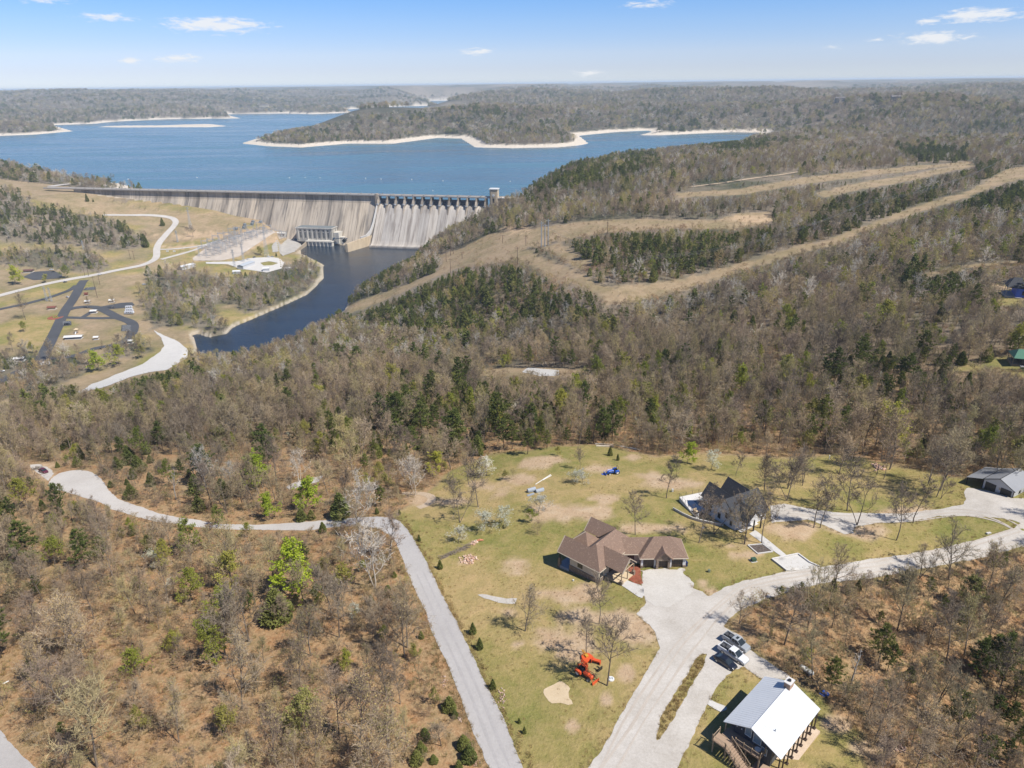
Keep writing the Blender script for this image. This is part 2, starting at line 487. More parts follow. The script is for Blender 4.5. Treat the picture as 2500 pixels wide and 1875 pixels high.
def _tps(x, y):
    out = np.empty(len(x))
    f = _fea(x, y)
    for s in range(0, len(x), 40000):
        e = s + 40000
        out[s:e] = _K(f[s:e], _P) @ _w[:_n] + _w[_n] + f[s:e] @ _w[_n + 1:]
    return out
zt = np.zeros(len(GX_))
near = GR < 2300
zt[near] = _tps(GX_[near], GY_[near])
zt[near] += (fbm(GX_[near] / 45, GY_[near] / 45, 3, 3) - .5) * np.clip(GR[near] / 500, .4, 3.0)
d_lake = np.full(len(GX_), 1e6)
m = (GR > 500) & (GR < 16000)
d_lake[m] = pdist(LAKE, GX_[m], GY_[m], True)
d_lake[m] = np.minimum(d_lake[m], pdist(ISLAND, GX_[m], GY_[m], True))
d_arm = np.full(len(GX_), 1e6); m2 = (GR > 1200) & (GR < 3500)
d_arm[m2] = pdist(ARM, GX_[m2], GY_[m2], True)
in_lake = np.zeros(len(GX_), bool)
in_lake[m] = inside(LAKE, GX_[m], GY_[m]) & ~inside(ISLAND, GX_[m], GY_[m])
in_arm = np.zeros(len(GX_), bool); in_arm[m2] = inside(ARM, GX_[m2], GY_[m2])
sd = np.where(in_lake, -d_lake, d_lake)
sda = np.where(in_arm, -d_arm, d_arm)
hills = fbm(GX_ / 1500, GY_ / 1500, 4, 11)
hills2 = fbm(GX_ / 420, GY_ / 420, 4, 23)
ridge = 1 - np.abs(2 * fbm(GX_ / 2600, GY_ / 2600, 3, 31) - 1)
relief = np.clip((hills - .28) * 2.0, 0, 1.1) * 70 + (hills2 - .5) * 38 + (ridge - .6) * 45
base_far = 62 + 62 * smooth(3500, 14000, GR) + 62 * smooth(14000, 42000, GR)
rise = np.minimum(np.minimum(sd, sda), 900)
zf = base_far + relief * (1 + .5 * smooth(4000, 9000, GR) - .9 * smooth(11000, 35000, GR)) * smooth(20, 420, rise)
bear = np.degrees(np.arctan2(GX_, GY_))
zf += 62 * np.exp(-((bear - 25) / 11) ** 2) * np.exp(-((GR - 3100) / 700) ** 2)
zf += 30 * np.exp(-((bear - 9) / 6) ** 2) * np.exp(-((GR - 5200) / 900) ** 2)
zf += 26 * np.exp(-((bear + 5) / 6) ** 2) * np.exp(-((GR - 2700) / 380) ** 2) * smooth(10, 260, rise)
zf = np.minimum(zf, 212)
shore_cap = LAKE_Z + np.minimum(np.maximum(sd, 0), 45) * .13 + np.maximum(sd - 45, 0) * .34
shore_cap2 = LAKE_Z + np.minimum(np.maximum(sda, 0), 40) * .13 + np.maximum(sda - 40, 0) * .3
isl = inside(ISLAND, GX_[m], GY_[m])
w = smooth(1350, 2150, GR + np.where(bear < -18, 450, 0) + np.where(bear > 12, -350, 0))
Z = zt * (1 - w) + zf * w
dam_s = (GX_ - DAM_L[0]) * dam_dir[0] + (GY_ - DAM_L[1]) * dam_dir[1]
dam_d = (GX_ - DAM_L[0]) * dam_nrm[0] + (GY_ - DAM_L[1]) * dam_nrm[1]     # + is downstream
behind = (dam_d < 3) | (dam_s > DAM_LEN + 40) | (dam_s < -60)
lake_side = behind & (GR > 900)
Z = np.where(lake_side & (GR > 1500), np.maximum(np.minimum(Z, shore_cap), np.where(sd > 0, LAKE_Z + np.minimum(sd, 45) * .13, 0)), Z)
Z = np.where(lake_side & (GR > 1500), np.minimum(Z, shore_cap2), Z)
Z = np.where(lake_side & (GR <= 1500), np.minimum(Z, LAKE_Z + np.maximum(sd, 0) * .45), Z)
tmp = np.zeros(len(GX_), bool); tmp[m] = isl
Z = np.where(tmp, LAKE_Z + np.minimum(d_lake * .12, 3.5), Z)
Z = np.where(in_lake, LAKE_Z - np.minimum(1 + d_lake * .2, 12), Z)
Z = np.where(in_arm, LAKE_Z - 2.0, Z)
body = (dam_s > 150) & (dam_s < DAM_LEN + 5) & (dam_d > -40) & (dam_d < 4)
Z = np.where(body, np.minimum(Z, LAKE_Z - 8), Z)
mr = (GR > 480) & (GR < 1300)
d_riv = np.full(len(GX_), 1e6); d_riv[mr] = pdist(RIVER, GX_[mr], GY_[mr], True)
in_riv = np.zeros(len(GX_), bool); in_riv[mr] = inside(RIVER, GX_[mr], GY_[mr])
Z = np.where(in_riv, -np.minimum(.6 + d_riv * .25, 5), Z)
bankcap = .25 + d_riv * .55
Z = np.where(~in_riv & mr & (d_riv < 160), np.minimum(np.maximum(Z, .25 + np.minimum(d_riv * .3, 1.6)), bankcap), Z)
Z = np.where(~in_riv & mr & (Z < 1.0), np.maximum(Z, .3), Z)
ZG = Z.reshape(len(RR), len(TH))
_lr = np.log(RR)
def zfun(x, y):
    x = np.asarray(x, float); y = np.asarray(y, float)
    r = np.maximum(np.hypot(x, y), 14.01)
    t = np.arctan2(x, y)
    j = np.clip((t - TH[0]) / (TH[1] - TH[0]), 0, len(TH) - 1.001)
    i = np.clip(np.interp(r, RR, np.arange(len(RR))), 0, len(RR) - 1.001)
    i0 = i.astype(int); j0 = j.astype(int); fi = i - i0; fj = j - j0
    return (ZG[i0, j0] * (1 - fi) + ZG[i0 + 1, j0] * fi) * (1 - fj) + (ZG[i0, j0 + 1] * (1 - fi) + ZG[i0 + 1, j0 + 1] * fi) * fj
def ground(view, pts, tmax=30000.0):
    """first meeting of each bearing with the land -> (n,3)"""
    d = rays(S(view, pts))
    n = len(d)
    t = np.full(n, 60.0); lo = t.copy(); done = np.zeros(n, bool); hi = np.full(n, np.nan)
    for _ in range(2500):
        p = d * t[:, None]
        g = (p[:, 2] + CAM_H) - zfun(p[:, 0], p[:, 1])
        hit = (g <= 0) & ~done
        hi[hit] = t[hit]; done |= hit
        if done.all(): break
        lo = np.where(done, lo, t)
        t = np.where(done, t, t + np.clip(g * .35, .25, 60))
        if (t[~done] > tmax).all(): break
    hi = np.where(np.isnan(hi), tmax, hi)
    for _ in range(24):
        mid = (lo + hi) / 2
        p = d * mid[:, None]
        g = (p[:, 2] + CAM_H) - zfun(p[:, 0], p[:, 1])
        hi = np.where(g <= 0, mid, hi); lo = np.where(g <= 0, lo, mid)
    p = d * hi[:, None]
    p[:, 2] = zfun(p[:, 0], p[:, 1])
    return p
def gp(view, x, y):
    return Vector(ground(view, [(x, y)])[0])
def G2(view, pts):
    return ground(view, pts)[:, :2]
def Gm(*parts):
    return np.vstack([ground(v, p)[:, :2] for v, p in parts])
def grow(poly, d):
    p = np.asarray(poly); c = np.roll(p, -1, 0) - np.roll(p, 1, 0)
    area = .5 * np.sum(p[:, 0] * np.roll(p[:, 1], -1) - np.roll(p[:, 0], -1) * p[:, 1])
    nrm = np.column_stack((c[:, 1], -c[:, 0])) / (np.linalg.norm(c, axis=1)[:, None] + 1e-9)
    return p + nrm * d * (1 if area > 0 else -1)
OPEN_MAIN = G2('S', [(1420, 2500), (1260, 1960), (1240, 1860), (1180, 1720), (1100, 1560), (1060, 1450), (1020, 1370), (985, 1290), (965, 1255), (1010, 1225), (1070, 1185), (1100, 1150), (1190, 1112), (1300, 1098),
                     (1460, 1085), (1600, 1115), (1720, 1105), (1900, 1118), (2050, 1110), (2250, 1150), (2500, 1190), (2580, 1200), (2580, 1330), (2450, 1345), (2320, 1378), (2200, 1405), (2060, 1425),
                     (1960, 1445), (1865, 1462), (1800, 1500), (1772, 1528), (1795, 1545), (1830, 1580), (1900, 1640), (1960, 1680), (2005, 1705), (2030, 1745), (2105, 1800), (2130, 1960), (2050, 2500)])
VALLEY = G2('A', [(-300, 440), (0, 430), (100, 445), (300, 470), (420, 492), (560, 530), (720, 572), (930, 606), (1070, 635), (1300, 692), (1345, 735), (1390, 790), (1390, 850), (1300, 925),
                  (1120, 1005), (1000, 1055), (870, 1095), (840, 1100), (850, 1190), (760, 1239), (600, 1300), (400, 1360), (200, 1400), (0, 1450), (-300, 1500)])
CUTS = [Gm(('B', [(0, 735), (150, 718), (430, 688), (700, 688), (900, 688), (1000, 662), (1100, 650), (1118, 690), (960, 722), (700, 718), (450, 732), (250, 762), (160, 792), (170, 780), (340, 880), (318, 892),
                  (150, 800), (45, 805), (100, 845), (340, 955), (410, 985), (540, 972), (700, 957), (860, 918), (1150, 832), (1400, 768), (1600, 690), (1800, 620), (2000, 560), (2150, 470), (2300, 440), (2300, 480), (2100, 530),
                  (1900, 602), (1700, 662), (1500, 735), (1400, 785), (1150, 852), (980, 897), (870, 932), (700, 987), (550, 1022), (420, 1042), (400, 1000), (200, 932), (30, 852), (0, 805)])),
        Gm(('A', [(2230, 645), (2110, 662), (2000, 722), (1905, 745), (1930, 780), (1880, 830), (1700, 900), (1480, 985), (1525, 992), (1700, 922), (1880, 842), (2000, 792), (2230, 775)])),
        Gm(('B', [(700, 572), (1000, 552), (1250, 508), (1600, 466), (1990, 432), (1990, 440), (1600, 485), (1250, 528), (1000, 572), (720, 588)])),
        Gm(('B', [(1320, 572), (1500, 528), (1750, 488), (1980, 440), (2000, 452), (1760, 505), (1500, 550), (1340, 585)])),
        Gm(('6', [(1100, 195), (1480, 125), (1800, 105), (1800, 125), (1480, 150), (1130, 208)])),
        Gm(('3', [(1290, 850), (1400, 830), (1380, 1000), (1450, 1060), (1520, 1140), (1480, 1150), (1330, 1020)]))]
CUTS = [grow(c, 4.5) for c in CUTS[:4]] + CUTS[4:]
CLEARINGS = [Gm(('4', [(1800, 320), (2060, 305), (2240, 305), (2300, 380), (1830, 375)])), Gm(('5', [(0, 340), (130, 330), (640, 350), (640, 385), (380, 410), (0, 410)])),
             Gm(('6', [(1600, 260), (1690, 260), (1797, 330), (1900, 420), (1797, 420), (1600, 400), (1620, 350)])), Gm(('6', [(1480, 800), (1600, 760), (1900, 760), (1900, 900), (1797, 900), (1640, 840), (1300, 850), (1320, 820)]))]
VALLEY_WOODS = [Gm(('A', [(-200, 470), (0, 478), (60, 480), (150, 540), (300, 560), (480, 600), (580, 650), (650, 690), (600, 722), (480, 735), (400, 718), (250, 702), (0, 692), (-200, 690)])),
                Gm(('A', [(85, 440), (200, 440), (230, 505), (110, 505)])),
                Gm(('A', [(-200, 735), (0, 735), (200, 725), (400, 740), (480, 790), (430, 828), (330, 822), (200, 805), (0, 792), (-200, 790)])),
                Gm(('A', [(640, 835), (730, 815), (830, 810), (900, 835), (1050, 845), (1150, 805), (1300, 775), (1390, 795), (1380, 855), (1290, 925), (1130, 990), (1060, 1000), (1000, 960), (930, 960), (940, 1040), (985, 1060), (870, 1085), (820, 1050),
                         (700, 1060), (650, 1070), (625, 1000), (600, 930)])),
                Gm(('A', [(430, 1150), (590, 1110), (640, 1130), (660, 1165), (560, 1190), (470, 1200)])),
                Gm(('A', [(-200, 1200), (150, 1180), (330, 1185), (420, 1230), (300, 1290), (0, 1380), (-200, 1400)]))]
SPARSE_TIP = Gm(('A', [(930, 940), (1060, 940), (1060, 1040), (985, 1065), (940, 1040)]))
BARE = [('e', 900, 560, 330, 150), ('h', 2080, 800, 120, 60), ('e', 1230, 420, 160, 60), ('G', 1480, 1160, 60, 30), ('g', 1250, 560, 180, 60), ('g', 1600, 900, 220, 90), ('G', 1120, 270, 240, 40), ('e', 330, 330, 90, 40), ('G', 120, 1180, 150, 60), ('G', 1000, 215, 130, 38), ('G', 1330, 265, 120, 18), ('G', 590, 395, 95, 28), ('G', 560, 510, 55, 18), ('G', 400, 520, 300, 50), ('G', 950, 650, 260, 45), ('G', 620, 160, 110, 34),
        ('G', 1700, 860, 150, 30), ('G', 1650, 790, 120, 22), ('e', 1400, 520, 190, 130), ('e', 1020, 380, 300, 70), ('e', 950, 600, 230, 60), ('e', 1320, 840, 60, 70), ('e', 400, 600, 60, 40), ('e', 740, 700, 70, 60),
        ('g', 1270, 1560, 230, 80), ('g', 950, 660, 190, 70), ('g', 480, 830, 230, 40), ('g', 660, 1530, 120, 30), ('h', 500, 900, 250, 110), ('H', 850, 650, 260, 60), ('H', 1200, 520, 250, 40), ('e', 1160, 1080, 60, 60),
        ('5', 190, 1130, 130, 40), ('5', 300, 1090, 120, 22), ('5', 1000, 1080, 80, 30), ('e', 860, 1300, 50, 40), ('G', 330, 1200, 250, 60), ('H', 300, 680, 200, 60), ('g', 180, 800, 120, 60),
        ('b', 1440, 400, 120, 18), ('C', 1300, 650, 330, 30), ('C', 1120, 745, 200, 18), ('C', 1900, 690, 200, 30), ('A', 1060, 690, 200, 18), ('D', 330, 690, 90, 30), ('f', 560, 1270, 150, 60), ('f', 900, 1480, 260, 60), ('6', 1640, 280, 60, 15), ('a', 350, 180, 120, 60),
        ('E', 720, 1150, 60, 18), ('B', 1030, 680, 90, 16), ('B', 20, 720, 60, 20)]
X0, Y0 = GX_, GY_
jit = (fbm(X0 / 6, Y0 / 6, 3, 41) - .5)
def cover_in(poly, soft=2.0):
    """0..1 inside an outline with a soft irregular rim"""
    lo = poly.min(0) - 30; hi = poly.max(0) + 30
    k = (X0 > lo[0]) & (X0 < hi[0]) & (Y0 > lo[1]) & (Y0 < hi[1])
    out = np.zeros(len(X0))
    x, y = X0[k], Y0[k]
    d = pdist(poly, x, y, True)
    s = np.where(inside(poly, x, y), d, -d) + jit[k] * soft * 3
    out[k] = smooth(-soft, soft, s)
    return out
lawn = cover_in(OPEN_MAIN, 1.2)
val = cover_in(VALLEY, 5)
dry = np.zeros(len(X0))
for c in CUTS: dry = np.maximum(dry, cover_in(c, 4))
for c in CLEARINGS[:2]: dry = np.maximum(dry, cover_in(c, 4))
for c in CLEARINGS[2:]: lawn = np.maximum(lawn, cover_in(c, 3) * .9)
wood = np.zeros(len(X0))
for c in VALLEY_WOODS: wood = np.maximum(wood, cover_in(c, 5))
vg = np.clip((fbm(X0 / 60, Y0 / 60, 3, 51) - .36) * 5, 0, 1)
lawn = np.maximum(lawn, val * (1 - wood) * vg * .9)
dry = np.maximum(dry, val * (1 - wood) * (1 - vg))
HILL = Gm(('A', [(-300, 418), (0, 418), (200, 440), (330, 455), (420, 492), (560, 528), (720, 570), (930, 602), (1070, 632), (1290, 690), (1200, 690), (900, 640), (700, 600), (450, 580), (300, 560), (120, 500), (60, 480), (0, 470), (-300, 470)]))
dry = np.maximum(dry, cover_in(HILL, 4))
dry = np.maximum(dry, (dam_d > 3) * smooth(110, 80, dam_d) * (dam_s > 20) * (dam_s < 440) * (1 - .85 * smooth(.42, .6, fbm(X0 / 50, Y0 / 50, 3, 52))))
lawn = np.maximum(lawn, (dam_d > 3) * smooth(110, 80, dam_d) * (dam_s > 120) * (dam_s < 440) * .8)
litter = np.clip(1 - smooth(230, 420, GR), 0, 1) * (1 - lawn)
shore = smooth(LAKE_Z + 9.0, LAKE_Z + 4.5, Z + jit * 4) * ((sd < 140) | (sda < 140)) * (GR > 1000) * behind
shore = np.maximum(shore, 1.0 * tmp * smooth(LAKE_Z + 3.6, LAKE_Z + 2.4, Z))
bank = smooth(2.4, 1.2, Z + jit * 1.2) * (d_riv < 22) * ~in_riv
shore = np.maximum(shore, bank * .55)
shore = np.where(behind & (GR > 900) & (dam_s < 260) & (sd < 60), np.maximum(shore, .9 * smooth(60, 25, sd + jit * 30)), shore)
bare = np.zeros(len(X0))
for v, x, y, rx, ry in BARE:
    k = VIEWS[v][2]
    p = ground(v, [(x, y), (x + rx, y), (x, y + ry), (x - rx, y), (x, y - ry)])[:, :2]
    c = p[0]; u = (p[1] - p[3]) / 2; w_ = (p[2] - p[4]) / 2
    A2 = np.linalg.inv(np.column_stack((u, w_)))
    rel = np.column_stack((X0 - c[0], Y0 - c[1])) @ A2.T
    d = np.hypot(rel[:, 0], rel[:, 1])
    bare = np.maximum(bare, smooth(1.3, .6, d + jit * 2.2))
bare = np.maximum(bare, .55 * cover_in(G2('C', [(1170, 850), (1330, 725), (1700, 585), (1950, 590), (2080, 640), (1600, 850), (1450, 880), (1180, 880)]), 3))
idx = np.arange(len(RR) * len(TH)).reshape(len(RR), len(TH))
quads = np.stack((idx[:-1, :-1], idx[:-1, 1:], idx[1:, 1:], idx[1:, :-1]), -1).reshape(-1, 4)
deep = (in_lake & (d_lake > 120))
keep = ~deep[quads].all(1)
quads = quads[keep]
def land_material():
    m, nt, b = new_mat('land')
    geo = N(nt, 'ShaderNodeNewGeometry').outputs['Position']
    at = N(nt, 'ShaderNodeVertexColor', layer_name='cover')
    at2 = N(nt, 'ShaderNodeVertexColor', layer_name='cover2')
    sep = N(nt, 'ShaderNodeSeparateColor'); nt.links.new(at.outputs['Color'], sep.inputs[0])
    sep2 = N(nt, 'ShaderNodeSeparateColor'); nt.links.new(at2.outputs['Color'], sep2.inputs[0])
    n_fine = noise_tex(nt, 1.6, 6, .75, geo)
    n_mid = noise_tex(nt, .22, 6, .7, geo)
    n_big = noise_tex(nt, .035, 5, .6, geo)
    n_far = noise_tex(nt, .009, 9, .78, geo)
    n_huge = noise_tex(nt, .0022, 5, .6, geo)
    far = ramp(nt, [(.36, (.030, .045, .022)), (.46, (.085, .085, .052)), (.52, (.19, .155, .115)), (.64, (.29, .235, .175))], n_far)
    far2 = ramp(nt, [(.40, (.05, .062, .036)), (.56, (.25, .205, .155))], n_huge)
    n_vast = noise_tex(nt, .00075, 6, .62, geo)
    far3 = ramp(nt, [(.40, (.035, .05, .032)), (.50, (.16, .135, .10)), (.60, (.31, .25, .185))], n_vast)
    wood_c = mixc(nt, math_n(nt, 'MULTIPLY', sep2.outputs[2], .5), mixc(nt, .45, far.outputs[0], far2.outputs[0]), far3.outputs[0])
    lit_f = mixc(nt, .5, ramp(nt, [(.34, (.12, .075, .045)), (.5, (.30, .19, .105)), (.66, (.46, .33, .20))], n_fine).outputs[0],
                 ramp(nt, [(.34, (.36, .165, .06)), (.5, (.38, .245, .125)), (.64, (.25, .205, .10)), (.74, (.30, .235, .15))], n_mid).outputs[0])
    c = mixc(nt, sep2.outputs[1], wood_c, lit_f)
    gr_f = ramp(nt, [(.30, (.13, .115, .034)), (.5, (.30, .225, .09)), (.70, (.46, .335, .17))], n_fine)
    gr_m = ramp(nt, [(.36, (.11, .145, .030)), (.48, (.23, .21, .068)), (.60, (.40, .29, .14))], n_mid)
    gr_b = ramp(nt, [(.40, (.135, .165, .034)), (.50, (.26, .22, .075)), (.62, (.43, .30, .15))], n_big)
    lawn_c = mixc(nt, .45, mixc(nt, .5, gr_f.outputs[0], gr_m.outputs[0]), gr_b.outputs[0])
    c = mixc(nt, sep.outputs[0], c, lawn_c)
    dry_c = mixc(nt, .5, ramp(nt, [(.3, (.17, .12, .07)), (.5, (.31, .225, .14)), (.7, (.41, .32, .21))], n_mid).outputs[0],
                 ramp(nt, [(.38, (.19, .165, .075)), (.60, (.36, .265, .165))], n_big).outputs[0])
    c = mixc(nt, math_n(nt, 'MULTIPLY', sep.outputs[1], .92), c, dry_c)
    bare_c = mixc(nt, .5, ramp(nt, [(.3, (.34, .20, .10)), (.55, (.46, .32, .19)), (.8, (.52, .42, .30))], n_mid).outputs[0], ramp(nt, [(.3, (.36, .26, .16)), (.7, (.50, .40, .29))], n_fine).outputs[0])
    c = mixc(nt, math_n(nt, 'MULTIPLY', sep2.outputs[0], 1.0), c, bare_c)
    sh_c = ramp(nt, [(.3, (.40, .33, .25)), (.5, (.55, .48, .39)), (.7, (.66, .60, .52))], n_mid)
    c = mixc(nt, sep.outputs[2], c, sh_c.outputs[0])
    nt.links.new(c, b.inputs['Base Color'])
    b.inputs['Roughness'].default_value = .95
    b.inputs['Specular IOR Level'].default_value = .1
    hsum = math_n(nt, 'ADD', math_n(nt, 'MULTIPLY', n_fine, .25), math_n(nt, 'MULTIPLY', n_mid, .8))
    hfar = math_n(nt, 'MULTIPLY', math_n(nt, 'MULTIPLY', n_far, 40.0), sep2.outputs[2])
    bump(nt, b, math_n(nt, 'ADD', hsum, hfar), .8, 1.0)
    return m
LAND = land_material()
me = mesh_np('land', np.column_stack((GX_, GY_, Z)), quads, [LAND], True)
ca = me.color_attributes.new('cover', 'FLOAT_COLOR', 'POINT')
ca.data.foreach_set('color', np.column_stack((lawn, dry, shore, np.ones(len(X0)))).astype(np.float32).ravel())
ca2 = me.color_attributes.new('cover2', 'FLOAT_COLOR', 'POINT')
farmask = smooth(700, 2600, GR) * (1 - np.maximum(shore, dry))
ca2.data.foreach_set('color', np.column_stack((bare, litter, farmask, np.ones(len(X0)))).astype(np.float32).ravel())
land = link('terrain', me)
tag(land, 'rolling ground of woodland floor, straw grass and lawn around the houses and lake', kind='structure')
def water_material(name, deep, rough, scale, strength, streaks):
    m, nt, b = new_mat(name)
    geo = N(nt, 'ShaderNodeNewGeometry').outputs['Position']
    mp = N(nt, 'ShaderNodeMapping'); mp.inputs['Scale'].default_value = (1, 2.4, 1); nt.links.new(geo, mp.inputs[0])
    n1 = noise_tex(nt, scale, 6, .7, mp.outputs[0], .3)
    mp2 = N(nt, 'ShaderNodeMapping'); mp2.inputs['Scale'].default_value = (.35, 1.6, 1); mp2.inputs['Rotation'].default_value = (0, 0, .3); nt.links.new(geo, mp2.inputs[0])
    n2 = noise_tex(nt, streaks, 5, .6, mp2.outputs[0], .6)
    cr_ = ramp(nt, [(.32, tuple(x * .66 for x in deep)), (.62, tuple(x * 1.25 for x in deep))], n2)
    nt.links.new(cr_.outputs[0], b.inputs['Base Color'])
    rr = ramp(nt, [(.35, (rough * .5,) * 3), (.65, (rough * 1.6,) * 3)], n2)
    nt.links.new(rr.outputs[0], b.inputs['Roughness'])
    b.inputs['IOR'].default_value = 1.33
    bump(nt, b, math_n(nt, 'ADD', n1, math_n(nt, 'MULTIPLY', n2, .35)), strength, 1.0)
    return m
def sheet_poly(name, poly, z, mat, **kw):
    co = [Vector((p[0], p[1])) for p in poly]
    n = len(co)
    v, e, f, *_ = delaunay_2d_cdt(co, [(i, (i + 1) % n) for i in range(n)], [], 1, 1e-4)
    vv = np.array([(p.x, p.y) for p in v]); ff = np.array(f)
    c = vv[ff].mean(1)
    ff = ff[inside(poly, c[:, 0], c[:, 1])]
    a = vv[ff]
    flip = np.cross(a[:, 1] - a[:, 0], a[:, 2] - a[:, 0]) < 0
    ff[flip] = ff[flip][:, ::-1]
    return link(name, mesh_np(name, np.column_stack((vv, np.full(len(vv), z))), ff, [mat]))
LAKE_HULL = np.vstack([(DAM_L[:2] - dam_dir * 20 - dam_nrm * 3)[None], (DAM_L[:2] + dam_dir * (DAM_LEN + 60) - dam_nrm * 3)[None],
                       onplane('B', [(60, 600), (420, 500), (760, 425), (1100, 362), (1400, 335), (1500, 318)], LAKE_Z)[:, :2],
                       onplane('A', [(2500, 200), (2150, 74), (1700, 74), (900, 120), (0, 170), (-600, 215), (-600, 345), (0, 375), (330, 440)], LAKE_Z)[:, :2]])
lake = sheet_poly('lake', LAKE_HULL, LAKE_Z, water_material('lake_water', (.055, .125, .165), .22, .055, .6, .006))
tag(lake, 'wide blue reservoir above the dam with pale bare shores', kind='structure')
arm = sheet_poly('lake', grow(ARM, 20), LAKE_Z, lake.data.materials[0])
tag(arm, 'small far arm of the lake at the right behind the woods', kind='structure')
riv = sheet_poly('river', grow(RIVER, 6), 0.0, water_material('river_water', (.012, .022, .036), .10, .16, .35, .02))
tag(riv, 'dark river below the dam', kind='structure')
from mathutils.bvhtree import BVHTree
def drape(name, poly, mat, lift, label=None, grid=2.0, jitter=0.0, holes=(), edge=None, kind='structure', closed_step=None, thick=0.0):
    poly = np.asarray(poly)
    step = edge or grid
    def ring(p, seed):
        r = resample(np.vstack((p, p[:1])), step)[:-1]
        if jitter:
            s = np.arange(len(r)) * step
            d = (vnoise(s / 1.1, s * 0 + seed, seed) - .5) * 2 * jitter + (vnoise(s / 4.7, s * 0 + 5, seed) - .5) * 2 * jitter
            r = grow(r, 1.0) * d[:, None] + r * (1 - d[:, None])
        return r
    rings = [ring(poly, 3)] + [ring(np.asarray(h), 9 + i) for i, h in enumerate(holes)]
    co = []; ed = []
    for r in rings:
        b = len(co); co += [Vector((p[0], p[1])) for p in r]
        ed += [(b + i, b + (i + 1) % len(r)) for i in range(len(r))]
    lo = rings[0].min(0); hi = rings[0].max(0)
    gx, gy = np.meshgrid(np.arange(lo[0], hi[0], grid), np.arange(lo[1], hi[1], grid))
    gx = gx.ravel() + grid * .13; gy = gy.ravel() + grid * .17
    ok = inside(rings[0], gx, gy) & (pdist(rings[0], gx, gy, True) > grid * .45)
    for r in rings[1:]:
        ok &= ~inside(r, gx, gy) & (pdist(r, gx, gy, True) > grid * .45)
    co += [Vector(p) for p in zip(gx[ok], gy[ok])]
    v, e, f, *_ = delaunay_2d_cdt(co, ed, [], 0, 1e-4)
    vv = np.array([(p.x, p.y) for p in v]); ff = np.array(f)
    c = vv[ff].mean(1)
    k = inside(rings[0], c[:, 0], c[:, 1])
    for r in rings[1:]: k &= ~inside(r, c[:, 0], c[:, 1])
    ff = ff[k]
    a = vv[ff]
    flip = np.cross(a[:, 1] - a[:, 0], a[:, 2] - a[:, 0]) < 0
    ff[flip] = ff[flip][:, ::-1]
    z = zfun(vv[:, 0], vv[:, 1]) + lift
    o = link(name, mesh_np(name, np.column_stack((vv, z)), ff, [mat], True))
    return tag(o, label, kind=kind)
def ribbon(name, line, width, mat, lift, label=None, step=4.0, across=4, kind='structure', smooth_it=2):
    """road along a centre line of ground points"""
    p = resample(chaikin(np.asarray(line)[:, :2], smooth_it), step)
    t = np.gradient(p, axis=0); t /= np.linalg.norm(t, axis=1)[:, None] + 1e-9
    nrm = np.column_stack((-t[:, 1], t[:, 0]))
    w = np.asarray(width, float)
    w = np.full(len(p), w) if w.ndim == 0 else np.interp(np.linspace(0, 1, len(p)), np.linspace(0, 1, len(w)), w)
    us = np.linspace(-.5, .5, across + 1)
    vv = (p[:, None, :] + nrm[:, None, :] * (us[None, :, None] * w[:, None, None])).reshape(-1, 2)
    z = zfun(vv[:, 0], vv[:, 1]) + lift
    ii = np.arange(len(p) * (across + 1)).reshape(len(p), across + 1)
    q = np.stack((ii[:-1, 1:], ii[:-1, :-1], ii[1:, :-1], ii[1:, 1:]), -1).reshape(-1, 4)
    o = link(name, mesh_np(name, np.column_stack((vv, z)), q, [mat], True))
    ROAD_LINES.append((p, float(w.max()) / 2))
    return tag(o, label, kind=kind)
ROAD_LINES = []; ROAD_POLYS = []
def stone_mat(name, a, b_, c3, fine=3.0, big=.15, rough=.9, bs=.25, bd=.04, tracks=None):
    m, nt, b = new_mat(name)
    geo = N(nt, 'ShaderNodeNewGeometry').outputs['Position']
    f = noise_tex(nt, fine, 6, .8, geo); g = noise_tex(nt, big, 5, .6, geo)
    v = N(nt, 'ShaderNodeTexVoronoi'); v.inputs['Scale'].default_value = fine * 4; nt.links.new(geo, v.inputs['Vector'])
    c = mixc(nt, .5, ramp(nt, [(.3, a), (.5, b_), (.7, c3)], f).outputs[0], ramp(nt, [(.3, a), (.55, b_), (.75, c3)], g).outputs[0])
    vr = ramp(nt, [(.1, (.90,) * 3), (.6, (1.04,) * 3)], v.outputs['Distance'])
    c = mixc(nt, 1.0, c, vr.outputs[0], 'MULTIPLY')
    nt.links.new(c, b.inputs['Base Color'])
    b.inputs['Roughness'].default_value = rough; b.inputs['Specular IOR Level'].default_value = .2
    bump(nt, b, f, bs, bd)
    return m
GRAVEL = stone_mat('pale_gravel', (.32, .285, .24), (.46, .425, .38), (.56, .525, .48), 2.2, .16)
GRAVEL2 = stone_mat('worn_chip_road', (.38, .345, .31), (.46, .43, .395), (.53, .50, .46), 1.5, .09)
ASPH = stone_mat('weathered_asphalt', (.33, .31, .295), (.385, .365, .35), (.44, .42, .40), 1.6, .10, .85, .12, .02)
DARKASPH = stone_mat('dark_asphalt', (.05, .052, .056), (.068, .07, .076), (.09, .092, .098), .8, .06, .8, .1, .02)
CONC = stone_mat('pale_concrete', (.44, .42, .39), (.50, .48, .45), (.55, .53, .50), 1.2, .2, .75, .06, .01)
CONCW = stone_mat('white_new_concrete', (.50, .48, .455), (.55, .53, .505), (.60, .58, .555), .5, .08, .75, .06, .01)
SAND = stone_mat('sand_patch', (.44, .34, .21), (.52, .41, .27), (.57, .47, .33), 2.0, .3)
MULCH = stone_mat('red_mulch', (.15, .040, .020), (.26, .085, .05), (.36, .15, .095), 3.5, 1.0)
DIRTROAD = stone_mat('dirt_track', (.36, .27, .18), (.44, .34, .24), (.50, .41, .31), 1.2, .2)
